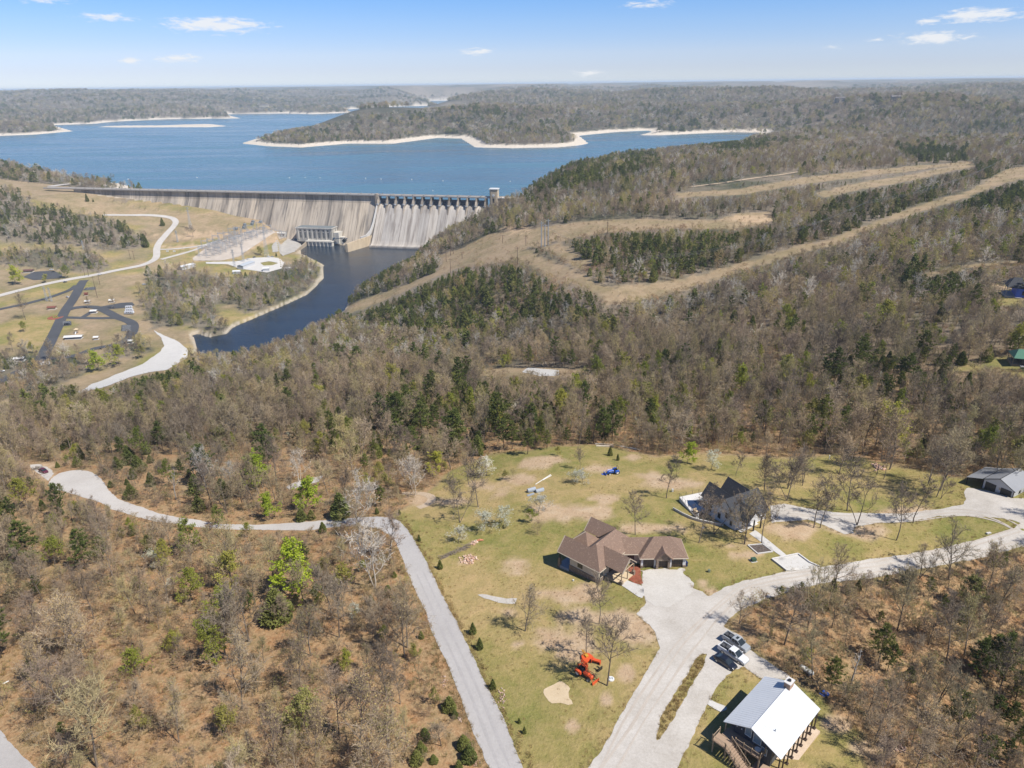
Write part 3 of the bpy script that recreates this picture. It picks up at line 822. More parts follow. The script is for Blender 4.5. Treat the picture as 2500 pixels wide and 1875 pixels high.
RIPRAP = stone_mat('grey_riprap', (.24, .22, .20), (.36, .34, .31), (.46, .44, .41), .6, .12, .95, .8, .4)
SOILBED = stone_mat('planting_soil', (.05, .035, .028), (.10, .08, .07), (.30, .26, .22), 4.0, 2.0)
gravel_poly = Gm(('e', [(900, 1800), (1000, 1659), (1150, 1450), (1290, 1200), (1400, 1000), (1520, 800), (1612, 640), (1570, 500), (1520, 440), (1420, 345), (1490, 250)]), ('G', [(930, 1210), (920, 1130), (915, 1000), (1240, 985), (1290, 1080), (1320, 1140), (1420, 1170), (1455, 1210), (1500, 1195), (1600, 1140), (1750, 1085), (1900, 1060)]),
                 ('H', [(250, 1005), (510, 970), (900, 910), (1300, 850), (1700, 770), (1900, 720), (2130, 640), (2180, 605), (2120, 580), (1900, 550), (1700, 540), (1500, 545), (1320, 580), (1250, 592), (1000, 600), (850, 622), (790, 642), (800, 690), (720, 697), (640, 662), (560, 627), (420, 575), (240, 592), (110, 600),
                         (100, 458), (220, 445), (480, 490), (640, 515), (720, 520), (1000, 520), (1200, 525), (1400, 495), (1550, 480), (1700, 445), (1730, 400), (1715, 340), (1750, 310), (1900, 330), (2110, 398), (2200, 400), (2330, 420), (2450, 600), (2450, 700), (2212, 800), (2100, 830), (1900, 880), (1640, 930), (1400, 980), (1200, 1020),
                         (1000, 1050), (700, 1090), (500, 1110), (370, 1140), (50, 1238)]),
                 ('I', [(400, 0), (310, 90), (300, 140), (400, 190), (500, 240), (560, 360), (640, 430), (760, 510), (900, 600), (1010, 665), (1000, 700), (720, 700), (690, 690), (510, 570), (390, 622), (260, 745), (175, 865), (140, 925), (330, 1010), (250, 1050), (125, 972), (60, 1090), (0, 1230)]),
                 ('e', [(1860, 1450), (1765, 1659), (1700, 1800)]))
island_poly = Gm(('e', [(1960, 670), (2030, 690), (1990, 830), (1830, 1080), (1740, 1250), (1620, 1430), (1560, 1420), (1600, 1210), (1760, 950), (1890, 740)]))
island_poly = grow(island_poly, -.45)
drape('gravel_road', gravel_poly, GRAVEL, .06, 'pale gravel road and drives that join the brown house, cabin and barn', 2.2, .16, [island_poly], edge=.45)
ROAD_POLYS.append(gravel_poly)
lane_r = ('d', [(2260, 1659), (2183, 1440), (2060, 1140), (1950, 930), (1780, 560), (1640, 280), (1500, 0)])
lane_poly = Gm(('d', [(2120, 1990), (1985, 1659), (1870, 1380), (1780, 1160), (1640, 780), (1540, 590), (1430, 290), (1330, 90)]), ('b', [(1300, 1040), (1250, 900), (1205, 800), (1165, 740), (1090, 690), (980, 662), (860, 652), (700, 662), (690, 597), (860, 580), (920, 575), (1050, 572), (1150, 580), (1240, 612), (1320, 690), (1390, 812), (1480, 980)]),
               ('d', [(1500, 0), (1640, 280), (1780, 560), (1950, 930), (2060, 1140), (2183, 1430), (2420, 1990)]))
drape('asphalt_road', lane_poly, ASPH, .07, 'grey asphalt lane running up beside the wood to the bend', 2.2, .15, edge=.8)
ROAD_POLYS.append(lane_poly)
cds_poly = Gm(('b', [(696, 597), (480, 612), (250, 632), (0, 642)]), ('a', [(1900, 636), (1700, 602), (1500, 572), (1380, 546), (1200, 480), (1050, 430), (950, 360), (900, 290), (850, 222), (780, 182), (700, 166), (600, 175), (520, 195), (440, 245), (412, 300), (440, 330), (520, 345), (620, 372), (740, 412), (870, 452), (980, 512), (1150, 562), (1330, 612), (1500, 628), (1700, 662), (1900, 682)]), ('b', [(0, 686), (250, 692), (450, 690), (694, 662)]))
drape('turning_circle', cds_poly, GRAVEL2, .055, 'pale chip seal lane ending in a wide turning circle', 2.2, .2, edge=.9)
ROAD_POLYS.append(cds_poly)
corner = Gm(('c', [(-350, 1200), (0, 1345), (60, 1425), (200, 1562), (300, 1659), (420, 1800), (-300, 1900)]))
drape('lower_road', corner, ASPH, .06, 'corner of grey road at the lower left of the wood', 2.0, .15, edge=.8)
ROAD_POLYS.append(corner)
pullout = Gm(('a', [(258, 122), (340, 118), (420, 150), (460, 200), (420, 262), (370, 225), (300, 175)]))
drape('pull_out', pullout, GRAVEL2, .05, 'small bare pull out beside the turning circle', 1.5, .3, edge=.8)
ROAD_POLYS.append(pullout)
drape('driveway', Gm(('G', [(912, 990), (1246, 984), (1290, 1080), (1325, 1146), (1300, 1180), (1220, 1260), (1130, 1300), (1030, 1290), (950, 1240), (918, 1160)])), stone_mat('apron_gravel', (.40, .365, .32), (.48, .45, .405), (.56, .53, .485), 1.8, .2), .09, 'white driveway in front of the three garage doors', 2.0, .7, edge=.4)
TRACK = stone_mat('worn_track', (.36, .31, .26), (.43, .38, .325), (.49, .445, .39), 2.0, .3)
for nm_, ln_ in (('main', Gm(('e', [(1150, 1720), (1290, 1480), (1440, 1230), (1600, 960), (1760, 730), (1960, 500), (2150, 310)]), ('G', [(1750, 1165), (1950, 1105)]), ('H', [(300, 1065), (700, 1020), (1100, 955), (1600, 865), (2000, 765), (2212, 700)]))),
                 ('upper', Gm(('H', [(2150, 640), (2000, 560), (1750, 500), (1500, 515), (1250, 560), (950, 560), (700, 560), (450, 520), (240, 510)])))):
    for of_ in (-.95, .95, 1.9):
        pr_ = resample(chaikin(ln_, 2), 2.0); tg_ = np.gradient(pr_, axis=0); tg_ /= np.linalg.norm(tg_, axis=1)[:, None]
        of2 = of_ + (vnoise(np.arange(len(pr_)) / 6.0, np.zeros(len(pr_)) + of_, 4) - .5) * 1.1
        ribbon('wheel_track', pr_ + np.column_stack((-tg_[:, 1], tg_[:, 0])) * of2[:, None], .2 + .45 * vnoise(np.arange(24) / 1.7, np.zeros(24), 9 + int(of_ * 3)), TRACK, .085, 'worn wheel track in the ' + nm_ + ' gravel road', 1.0, 2, smooth_it=0)
seam_ = np.vstack([(a_ + b_) / 2 for a_, b_ in zip(G2('d', [(1985, 1659), (1870, 1380), (1780, 1160), (1640, 780), (1540, 590), (1430, 290), (1300, 0)]), G2('d', [(2260, 1659), (2150, 1380), (2070, 1160), (1880, 780), (1790, 590), (1640, 290), (1500, 0)]))])
for of_ in (-.85, .85): ribbon('tyre_band', seam_ + np.array([of_ * .93, of_ * .36]), .2 + .5 * vnoise(np.arange(16) / 1.5, np.zeros(16), 3), stone_mat('polished_asphalt', (.31, .295, .28), (.36, .34, .33), (.41, .39, .375), 1.5, .2, .8, .1, .02), .09, 'faint darker tyre band on the asphalt lane', 1.5, 2)
walk = Gm(('G', [(690, 1090), (760, 1068), (830, 1098), (922, 1127), (928, 1205), (905, 1236), (800, 1162)]))
drape('front_walk', walk, CONC, .10, 'concrete walk to the brown house porch', 1.5)
drape('mulch_bed', Gm(('G', [(800, 960), (890, 955), (905, 1060), (920, 1118), (860, 1112), (790, 1064), (740, 1040)])), MULCH, .12, 'red mulch bed beside the front walk', 1.2, .1)
drape('garden_walk', Gm(('G', [(1800, 692), (1852, 662), (2122, 880), (2080, 892)])), CONC, .09, 'straight white walk from the white house to the road pad', 1.2)
drape('parking_pad', Gm(('H', [(118, 908), (335, 866), (508, 972), (250, 1006)])), CONC, .12, 'concrete parking pad at the roadside', 1.2)
drape('white_path', Gm(('e', [(48, 182), (110, 175), (200, 200), (300, 212), (390, 212), (385, 262), (260, 250), (120, 212)])), GRAVEL, .06, 'short curved white gravel strip in the lawn', 1.2, .2)
drape('sand_patch', Gm(('e', [(640, 965), (700, 950), (770, 915), (830, 970), (865, 1110), (780, 1115), (690, 1105), (640, 1030)])), SAND, .05, 'tan sand patch in the lower lawn', 1.2, .35, edge=.7)
drape('cabin_path', Gm(('I', [(140, 925), (330, 1010), (340, 1030), (250, 1060), (120, 975)])), CONC, .10, 'short walk to the cabin steps', 1.2)
drape('slab_clearing', Gm(('5', [(78, 372), (130, 335), (390, 355), (382, 402), (230, 404)])), CONC, .15, 'pale slab in the clearing in the middle of the wood', 3, .5)
drape('gravel_patch', Gm(('4', [(305, 1228), (390, 1190), (590, 1142), (562, 1188), (340, 1252)])), GRAVEL2, .08, 'grey gravel patch among the trees above the bend', 2, .4)
ROAD_POLYS += [Gm(('4', [(305, 1228), (390, 1190), (590, 1142), (562, 1188), (340, 1252)]))]
ribbon('dirt_track', G2('b', [(700, 330), (560, 330), (740, 290), (900, 320), (1260, 375), (1400, 365), (1500, 385), (1530, 420), (1480, 470), (1400, 495)])[4:], 2.6, DIRTROAD, .05, 'curving dirt track by the bare trees', 2)
vr = G2('E', [(-400, 915), (0, 820), (200, 765), (400, 715), (600, 675), (850, 635), (1050, 590), (1250, 555), (1350, 520), (1405, 485), (1413, 440), (1408, 400), (1432, 340), (1500, 262), (1565, 195), (1590, 150), (1545, 115), (1450, 101), (1300, 93), (1100, 92), (930, 93)])
ribbon('valley_road', vr, 9.0, GRAVEL2, .35, 'pale two lane road curving up the valley to the dam', 5)
ribbon('yard_road', G2('E', [(1430, 402), (1520, 402), (1600, 396), (1760, 378), (1843, 362), (1950, 330)]), 5.0, GRAVEL2, .33, 'upper service road to the switchyard', 5)
ribbon('service_road', G2('E', [(1450, 492), (1550, 465), (1700, 425), (1843, 372), (1960, 335)]), 6.0, GRAVEL2, .3, 'lower service road along the switchyard fence', 5)
ribbon('park_road', G2('E', [(760, 680), (735, 705), (690, 800), (640, 880), (580, 965), (540, 1050), (500, 1140), (460, 1220), (400, 1340), (365, 1410)]), 10.5, DARKASPH, .34, 'dark asphalt spine road of the riverside park', 4)
ribbon('park_road', G2('E', [(690, 725), (640, 765), (550, 800), (400, 850), (200, 900), (0, 940), (-200, 990)]), 7, DARKASPH, .31, 'dark asphalt branch road running left from the park entrance', 4)
ribbon('park_road', G2('E', [(590, 950), (660, 930), (760, 918), (870, 922), (960, 960), (1060, 1015), (1160, 1045), (1205, 1080), (1200, 1130), (1180, 1170)]), 10, DARKASPH, .30, 'dark asphalt loop road by the parked camper', 4)
ribbon('park_road', G2('E', [(570, 1015), (700, 1018), (850, 1022), (1060, 1020)]), 7, DARKASPH, .27, 'dark asphalt link road below the grass oval', 4)
ribbon('park_road', G2('E', [(750, 1010), (800, 980), (840, 955)]), 6, DARKASPH, .25, 'short dark drive to the shelter in the oval', 3)
ribbon('park_road', G2('E', [(1190, 1160), (1120, 1235), (1000, 1270), (860, 1290), (760, 1330), (640, 1370), (500, 1375), (370, 1400), (200, 1480), (60, 1560), (-100, 1640)]), 8, DARKASPH, .24, 'dark asphalt lower loop through the trees', 4)
drape('parking_lot', G2('E', [(770, 748), (860, 738), (866, 765), (745, 772)]), DARKASPH, .28, 'dark parking bay by the park entrance', 3)
drape('parking_lot', G2('E', [(905, 918), (1080, 885), (1190, 878), (1215, 905), (1120, 930), (930, 945)]), DARKASPH, .29, 'dark parking bay where the camper stands', 3)
drape('parking_lot', G2('E', [(1095, 1085), (1180, 1080), (1180, 1135), (1090, 1140)]), DARKASPH, .29, 'dark parking bay with white lines inside the loop', 3)
drape('parking_lot', G2('E', [(560, 1050), (640, 1045), (645, 1085), (560, 1095)]), DARKASPH, .28, 'dark parking bay with white lines beside the spine road', 3)
drape('parking_lot', G2('E', [(210, 650), (300, 605), (460, 595), (560, 618), (560, 660), (420, 672), (300, 680)]), DARKASPH, .3, 'dark parking lot at the left of the valley road', 4)
ramp_lot = Gm(('E', [(1385, 1130), (1480, 1180), (1600, 1230), (1690, 1300), (1685, 1380), (1600, 1430), (1500, 1490)]), ('3', [(1180, 182), (1000, 225), (880, 272), (720, 322), (560, 380), (600, 335), (700, 280), (880, 210), (1100, 125), (1235, 30)]), ('E', [(1480, 1270), (1450, 1200)]))
drape('boat_ramp_lot', ramp_lot, CONC, .3, 'wide white concrete lot by the river', 4, .3)
ROAD_POLYS.append(ramp_lot)
ribbon('dirt_track', G2('3', [(640, 330), (450, 350), (330, 375), (150, 440), (0, 480), (-200, 540)]), 5, DIRTROAD, .2, 'rutted dirt track leaving the white concrete lot', 4)
yard_poly = G2('C', [(1180, 850), (1330, 735), (1700, 600), (1900, 602), (2060, 640), (1600, 835), (1450, 872), (1190, 872)])
drape('switchyard_pad', yard_poly, stone_mat('yard_gravel', (.34, .29, .24), (.44, .38, .32), (.52, .46, .40), 1.0, .08), .3, 'tan gravel pad under the switchyard steel', 4)
circle = G2('C', [(1300, 885), (1570, 880), (1700, 850), (1900, 842), (2008, 885), (1980, 945), (1850, 980), (1600, 945), (1500, 905), (1300, 900)])
drape('turning_area', circle, CONC, .33, 'pale paved turning area below the switchyard', 3, 0, [G2('C', [(1790, 893), (1870, 878), (1955, 895), (1900, 915), (1820, 918)])])
drape('riprap_slope', Gm(('C', [(1890, 745), (2060, 660), (2200, 690)]), ('D', [(270, 645), (395, 722), (330, 760), (262, 792), (150, 830), (60, 800)])), RIPRAP, .5, 'grey stone riprap slope beside the powerhouse', 3, .5)
for pl in (yard_poly, circle): ROAD_POLYS.append(pl)
ribbon('crest_approach', np.vstack([(DAM_L[:2] + dam_dir * 20)[None], G2('A', [(300, 455), (200, 458)])]), 8, CONC, .4, 'pale approach road at the left end of the dam', 5)
ribbon('shore_lot', G2('A', [(215, 452), (300, 440), (420, 436), (400, 425), (300, 408), (180, 405), (140, 402)]), 16, GRAVEL2, .3, 'pale parking area above the lake shore at the left', 5)
ribbon('ridge_road', G2('B', [(760, 545), (900, 528), (1000, 512), (1230, 480), (1400, 455), (1600, 440), (1800, 436), (1990, 433)]), 5, DIRTROAD, .6, 'pale highway crossing the wooded ridge', 8)
def plant_mat(name, cols, rough=.9, var=.35, trans=0.0, spread=None):
    """colour picked per plant, then mottled"""
    m, nt, b = new_mat(name)
    oi = N(nt, 'ShaderNodeObjectInfo')
    r = ramp(nt, [(i / max(1, len(cols) - 1), c) for i, c in enumerate(cols)], oi.outputs['Random'])
    tc = N(nt, 'ShaderNodeTexCoord').outputs['Object']
    f = noise_tex(nt, 1.1, 4, .7, tc)
    v = ramp(nt, [(.25, (1 - var,) * 3), (.75, (1 + var,) * 3)], f)
    c = mixc(nt, 1.0, r.outputs[0], v.outputs[0], 'MULTIPLY')
    pv = ramp(nt, [(.36, (.72, .74, .76)), (.64, (1.22, 1.18, 1.12))], noise_tex(nt, .016, 3, .6, oi.outputs['Location']))
    c = mixc(nt, 1.0, c, pv.outputs[0], 'MULTIPLY')
    nt.links.new(c, b.inputs['Base Color'])
    b.inputs['Roughness'].default_value = rough
    b.inputs['Specular IOR Level'].default_value = .15
    if trans:
        t = N(nt, 'ShaderNodeBsdfTranslucent'); nt.links.new(c, t.inputs[0])
        mx = N(nt, 'ShaderNodeMixShader'); mx.inputs[0].default_value = trans
        nt.links.new(b.outputs[0], mx.inputs[1]); nt.links.new(t.outputs[0], mx.inputs[2])
        out = [n for n in nt.nodes if n.type == 'OUTPUT_MATERIAL'][0]
        nt.links.new(mx.outputs[0], out.inputs[0])
    return m
BARK = plant_mat('grey_bark', [(.17, .14, .115), (.23, .195, .16), (.13, .105, .085)], var=.3)
BARKW = plant_mat('pale_bark', [(.52, .48, .43), (.44, .40, .35)], var=.25)
BARKP = plant_mat('pine_bark', [(.15, .105, .075), (.12, .085, .065)], var=.3)
TWIG = plant_mat('bare_twigs', [(.335, .26, .175), (.42, .335, .235), (.29, .225, .165), (.44, .37, .20), (.34, .26, .20), (.22, .17, .125), (.50, .41, .30)], var=.3, trans=.15)
TWIGD = plant_mat('oak_twigs', [(.19, .15, .115), (.23, .185, .14)], var=.3)
TWIGB = plant_mat('budding_twigs', [(.46, .37, .16), (.41, .37, .14), (.50, .37, .18)], var=.3, trans=.2)
TWIGW = plant_mat('pale_twigs', [(.58, .53, .46), (.52, .47, .40)], var=.25, trans=.15)
PINE = plant_mat('pine_needles', [(.15, .18, .045), (.115, .15, .04), (.19, .20, .05), (.10, .13, .036)], var=.5, trans=.25)
CEDAR = plant_mat('cedar_sprays', [(.15, .175, .05), (.18, .20, .055), (.22, .225, .065)], var=.6, trans=.2)
LEAF = plant_mat('spring_leaves', [(.33, .36, .045), (.22, .26, .05), (.38, .38, .06), (.34, .31, .09), (.26, .26, .09)], var=.35, trans=.35)
LIME = plant_mat('lime_leaves', [(.42, .50, .045), (.36, .45, .045), (.47, .50, .06)], var=.25, trans=.35)
BLOSSOM = plant_mat('white_blossom', [(.66, .66, .58), (.60, .62, .50), (.70, .69, .62)], var=.2, trans=.3)
BRUSH = plant_mat('brush_stems', [(.36, .26, .165), (.29, .21, .155), (.42, .34, .17), (.33, .24, .18), (.35, .33, .13)], var=.35, trans=.15)
DEADLEAF = plant_mat('dead_leaves', [(.30, .17, .085), (.34, .23, .12), (.26, .15, .08)], var=.3, trans=.2)
class Geo:
    def __init__(self): self.v = []; self.q = []
    def tube(self, p0, p1, r0, r1, n):
        d = p1 - p0; L = np.linalg.norm(d)
        if L < 1e-6: return
        d = d / L
        u = np.cross(d, (0, 0, 1.0) if abs(d[2]) < .9 else (1.0, 0, 0)); u /= np.linalg.norm(u); w = np.cross(d, u)
        b = len(self.v)
        for p, r in ((p0, r0), (p1, r1)):
            for k in range(n):
                t = 2 * math.pi * k / n
                self.v.append(p + u * (math.cos(t) * r) + w * (math.sin(t) * r))
        for k in range(n):
            self.q.append((b + k, b + (k + 1) % n, b + n + (k + 1) % n, b + n + k))
    def strip(self, p0, p1, w0, w1, R):
        d = p1 - p0
        u = np.cross(d, R.normal(size=3)); L = np.linalg.norm(u)
        if L < 1e-6: return
        u = u / L
        b = len(self.v)
        self.v += [p0 - u * w0, p0 + u * w0, p1 + u * w1, p1 - u * w1]
        self.q.append((b, b + 1, b + 2, b + 3))
    def card(self, c, s, R, up=.3):
        a = R.normal(size=3); a /= np.linalg.norm(a)
        nrm = R.normal(size=3); nrm[2] += up; nrm /= np.linalg.norm(nrm)
        u = np.cross(nrm, a); u /= np.linalg.norm(u) + 1e-9; w = np.cross(nrm, u)
        b = len(self.v); e = .55 + .45 * R.random()
        self.v += [c - u * s, c - w * s * e, c + u * s, c + w * s * e]
        self.q.append((b, b + 1, b + 2, b + 3))
    def mesh(self, name, mat):
        return mesh_np(name, np.array(self.v), np.array(self.q), [mat])
def _unit(v): return v / (np.linalg.norm(v) + 1e-9)
def tree_skeleton(R, H=1.0, first=.3, spread=.32, limbs=12, sub=7, twigs=6, forks=3, tw=.0026, up=.55, lean=.05, trunk_r=.014, rough=1.0, nsides=5, split=0):
    """unit-height leafless tree -> (wood Geo: trunk and limbs, fine Geo: branches and twigs, tips)"""
    wood, fine, tips = Geo(), Geo(), []
    stems = []
    base = np.zeros(3)
    n_st = 1 + split
    for s in range(n_st):
        p = base.copy(); pts = [p]
        d = _unit(np.array([R.normal() * lean, R.normal() * lean, 1.0]))
        if s: d = _unit(d + np.array([math.cos(2.2 * s + R.random()), math.sin(2.2 * s + R.random()), 0]) * .35)
        seg = 7
        for k in range(seg):
            d = _unit(d + np.array([R.normal() * .06, R.normal() * .06, .06]))
            p = p + d * (H * (.9 - .06 * s) / seg); pts.append(p)
        stems.append(np.array(pts))
        for k in range(seg):
            wood.tube(pts[k], pts[k + 1], trunk_r * H * (1 - k / seg * .85) * (1 if s == 0 else .75), trunk_r * H * (1 - (k + 1) / seg * .85) * (1 if s == 0 else .75), nsides)
    for i in range(limbs):
        st = stems[i % n_st]
        t = first + (1 - first) * (i + R.random()) / limbs * .98
        f = min(t / .94, .999) * (len(st) - 1); k = int(f); p = st[k] + (st[min(k + 1, len(st) - 1)] - st[k]) * (f - k)
        az = i * 2.4 + R.normal() * .5
        rel = (t - first) / (1 - first)
        inc = math.radians(72 - 50 * rel + R.normal() * 8) * (1.0 - .25 * up)
        L = H * spread * (1.15 - .55 * rel) * (.75 + .5 * R.random())
        d = np.array([math.cos(az) * math.sin(inc), math.sin(az) * math.sin(inc), math.cos(inc)])
        r = trunk_r * H * .42 * (1.1 - .55 * rel)
        pts = [p]; nseg = 4
        for s in range(nseg):
            d = _unit(d + np.array([R.normal() * .13 * rough, R.normal() * .13 * rough, .16 * up]))
            p = p + d * L / nseg; pts.append(p)
        for s in range(nseg):
            wood.tube(pts[s], pts[s + 1], r * (1 - s / nseg * .8), r * (1 - (s + 1) / nseg * .8), 3 if nsides < 5 else 4)
        pts = np.array(pts)
        for j in range(sub):
            tt = .22 + .78 * (j + R.random()) / sub
            f = min(tt, .999) * nseg; k = int(f); q = pts[k] + (pts[k + 1] - pts[k]) * (f - k)
            dd = _unit(pts[k + 1] - pts[k])
            d2 = _unit(dd + R.normal(size=3) * .62 + np.array([0, 0, .3 * up]))
            L2 = L * (.55 - .22 * tt) * (.6 + .8 * R.random())
            q1 = q + d2 * L2 * .5; d3 = _unit(d2 + R.normal(size=3) * .2 + np.array([0, 0, .12])); q2 = q1 + d3 * L2 * .5
            fine.tube(q, q1, r * .38, r * .28, 3); fine.tube(q1, q2, r * .28, r * .12, 3)
            for w in range(twigs):
                a = R.random()
                s0 = q + (q1 - q) * min(1, a * 2) if a < .5 else q1 + (q2 - q1) * (a * 2 - 1)
                d4 = _unit(d3 + R.normal(size=3) * .7 + np.array([0, 0, .25 * up]))
                L3 = L2 * (.35 + .4 * R.random())
                e = s0 + d4 * L3
                fine.strip(s0, e, tw * H * 1.3, tw * H * .9, R)
                for g in range(forks):
                    m = s0 + (e - s0) * (.3 + .7 * R.random())
                    d5 = _unit(d4 + R.normal(size=3) * .75 + np.array([0, 0, .15]))
                    e2 = m + d5 * L3 * (.4 + .5 * R.random())
                    fine.strip(m, e2, tw * H, tw * H * .5, R); tips.append(e2)
                tips.append(e)
    return wood, fine, np.array(tips)
def conifer(R, first=.3, width=.2, whorls=34, tufts=7, blades=9, bl=.045, bw=.0085, shape=.75, droop=.1, top_round=.3):
    wood, fine = Geo(), Geo()
    p = np.zeros(3); pts = [p]; d = np.array([R.normal() * .02, R.normal() * .02, 1.0])
    for k in range(6):
        d = _unit(d + np.array([R.normal() * .02, R.normal() * .02, .1])); p = p + d * .97 / 6; pts.append(p)
    for k in range(6): wood.tube(pts[k], pts[k + 1], .013 * (1 - k / 6.6), .013 * (1 - (k + 1) / 6.6), 5)
    pts = np.array(pts)
    for i in range(whorls):
        rel = (i + R.random()) / whorls
        t = first + (1 - first) * rel
        f = min(t, .999) * 6; k = int(f); b = pts[k] + (pts[k + 1] - pts[k]) * (f - k)
        az = i * 2.4 + R.normal() * .4
        prof = (1 - rel) ** shape * (1 - math.exp(-(rel + .12) * 7)) + top_round * max(0, math.sin(math.pi * rel)) * .4
        L = width * prof * (.6 + .75 * R.random()) + .012
        el = math.radians(-8 + 50 * rel + R.normal() * 10) - droop
        d = np.array([math.cos(az) * math.cos(el), math.sin(az) * math.cos(el), math.sin(el)])
        e = b + d * L + np.array([0, 0, L * .12])
        wood.tube(b, b + (e - b) * .8, .0035, .0015, 3)
        n = max(2, int(tufts * (L / width) ** .6 + .5))
        for j in range(n):
            c = b + (e - b) * (.35 + .68 * (j + R.random() * .7) / n) + R.normal(size=3) * L * .10
            for g in range(blades):
                v = R.normal(size=3); v[2] = abs(v[2]) * .9 + .1; v += d * .5
                v = _unit(v)
                fine.strip(c - v * bl * .15, c + v * bl * (.7 + .6 * R.random()), bw, bw * .45, R)
    return wood, fine
def cedar(R, width=.24, n=900, s=.028, shape=.7, low=.02):
    wood, fine = Geo(), Geo()
    wood.tube(np.zeros(3), np.array([0, 0, .9]), .016, .004, 5)
    lobes = [(R.random() * 6.28, .15 + R.random() * .7, .75 + R.random() * .5) for _ in range(16)]
    for i in range(n):
        rel = R.random() ** 1.25
        az = R.random() * 6.28318
        k = 1.0
        for (la, lz, lk) in lobes:
            da = abs((az - la + 3.14159) % 6.28318 - 3.14159)
            if da < .6 and abs(rel - lz) < .13: k = lk
        rad = width * ((1 - rel) ** shape * (1 - .35 * math.exp(-rel * 9)) + .015) * k * (.55 + .5 * R.random() ** .5)
        c = np.array([math.cos(az) * rad, math.sin(az) * rad, low + rel * (.98 - low)])
        v = _unit(np.array([math.cos(az), math.sin(az), .9]) + R.normal(size=3) * .75)
        fine.strip(c - v * s, c + v * s * 1.3, s * .55, s * .18, R)
    return wood, fine
def leafy(R, first=.25, spread=.3, n_limbs=11, leaves=1500, s=.0125, blobs=True, **kw):
    wood, fine, tips = tree_skeleton(R, first=first, spread=spread, limbs=n_limbs, sub=6, twigs=4, forks=2, tw=.002, **kw)
    leaf = Geo()
    pick = R.integers(0, len(tips), leaves)
    for k in pick:
        leaf.card(tips[k] + R.normal(size=3) * .016, s * (.7 + .7 * R.random()), R)
    return wood, fine, leaf
def both(wood, *geos):
    """several geos with material slots in one mesh (for plants drawn small)"""
    v = []; q = []; mi = []
    for k, g in enumerate((wood,) + geos):
        b = len(v); v += g.v; q += [tuple(i + b for i in f) for f in g.q]; mi += [k] * len(g.q)
    return np.array(v), np.array(q), np.array(mi, np.int32)
PROTO = {}      # kind -> list of (trunk mesh, crown mesh or list)
R_ = np.random.default_rng(21)
def merged(name, mats, wood, *geos):
    v, q, mi = both(wood, *geos)
    me = mesh_np(name, v, q, mats)
    me.polygons.foreach_set('material_index', mi)
    return me
def reg(kind, tr, cr): PROTO.setdefault(kind, []).append((tr, cr))
for k in range(6):
    w, f, t = tree_skeleton(R_, first=.28 + .08 * R_.random(), spread=.27 + .07 * R_.random(), limbs=15, sub=7, twigs=6, forks=3, tw=.0017, split=1 if k == 4 else 0)
    reg('bare_tree', w.mesh('bare_trunk', BARK), f.mesh('bare_crown', TWIG))
for k in range(3):
    w, f, t = tree_skeleton(R_, first=.25, spread=.34, limbs=15, sub=7, twigs=6, forks=2, tw=.0017)
    lf = Geo()
    for i in R_.integers(0, len(t), 1500): lf.card(t[i] + R_.normal(size=3) * .008, .0055 * (.6 + .8 * R_.random()), R_)
    reg('budding_tree', w.mesh('budding_trunk', BARK), merged('budding_crown', [TWIG, TWIGB], f, lf))
for k in range(4):
    w, f, t = tree_skeleton(R_, first=.30 + .08 * R_.random(), spread=.25 + .05 * R_.random(), limbs=14, sub=6, twigs=5, forks=3, tw=.0021, trunk_r=.011, rough=1.3, split=1 if k == 1 else 0)
    reg('lawn_oak', w.mesh('oak_trunk', BARK), f.mesh('oak_crown', TWIGD))
for k in range(2):
    w, f, t = tree_skeleton(R_, first=.22, spread=.34, limbs=14, sub=7, twigs=5, forks=2, tw=.0022, up=.9, split=1)
    reg('pale_tree', w.mesh('pale_trunk', BARKW), f.mesh('pale_crown', TWIGW))
for k in range(1):
    w, f, t = tree_skeleton(R_, first=.4, spread=.2, limbs=9, sub=3, twigs=1, forks=0, tw=.002, trunk_r=.02)
    reg('dead_tree', w.mesh('dead_trunk', BARKW), f.mesh('dead_branches', TWIGW))
for k in range(4):
    w, f = conifer(R_, first=.26 + .12 * R_.random(), width=.20 + .06 * R_.random(), whorls=44, tufts=7, blades=10, bl=.042, bw=.0075, shape=.6 + .2 * R_.random())
    reg('pine_tree', w.mesh('pine_trunk', BARKP), f.mesh('pine_crown', PINE))
for k in range(3):
    w, f = cedar(R_, width=.26 + .10 * R_.random(), n=1500, s=.040, shape=.8)
    reg('cedar_tree', w.mesh('cedar_trunk', BARKP), f.mesh('cedar_crown', CEDAR))
for k in range(4):
    w, f, l = leafy(R_, first=.14 + .1 * R_.random(), spread=.34, leaves=3000, s=.0145)
    reg('leafy_tree', w.mesh('leafy_trunk', BARK), merged('leafy_crown', [TWIG, LEAF], f, l))
for k in range(2):
    w, f, l = leafy(R_, first=.12, spread=.36, leaves=4600, s=.0165)
    reg('spring_tree', w.mesh('spring_trunk', BARK), merged('spring_crown', [TWIG, LIME], f, l))
for k in range(2):
    w, f, l = leafy(R_, first=.12, spread=.42, leaves=2200, s=.012)
    reg('blossom_tree', w.mesh('blossom_trunk', BARK), merged('blossom_crown', [TWIG, BLOSSOM], f, l))
for k in range(2):
    w, f, l = leafy(R_, first=.06, spread=.5, n_limbs=12, leaves=900, s=.016)
    w2, f2, t2 = tree_skeleton(R_, first=.02, spread=.6, limbs=14, sub=6, twigs=4, forks=2, tw=.004, trunk_r=.012)
    reg('bare_shrub', w2.mesh('shrub_stems', BRUSH), f2.mesh('shrub_crown', BRUSH))
FAR = {'bare': [], 'green': [], 'leafy': []}
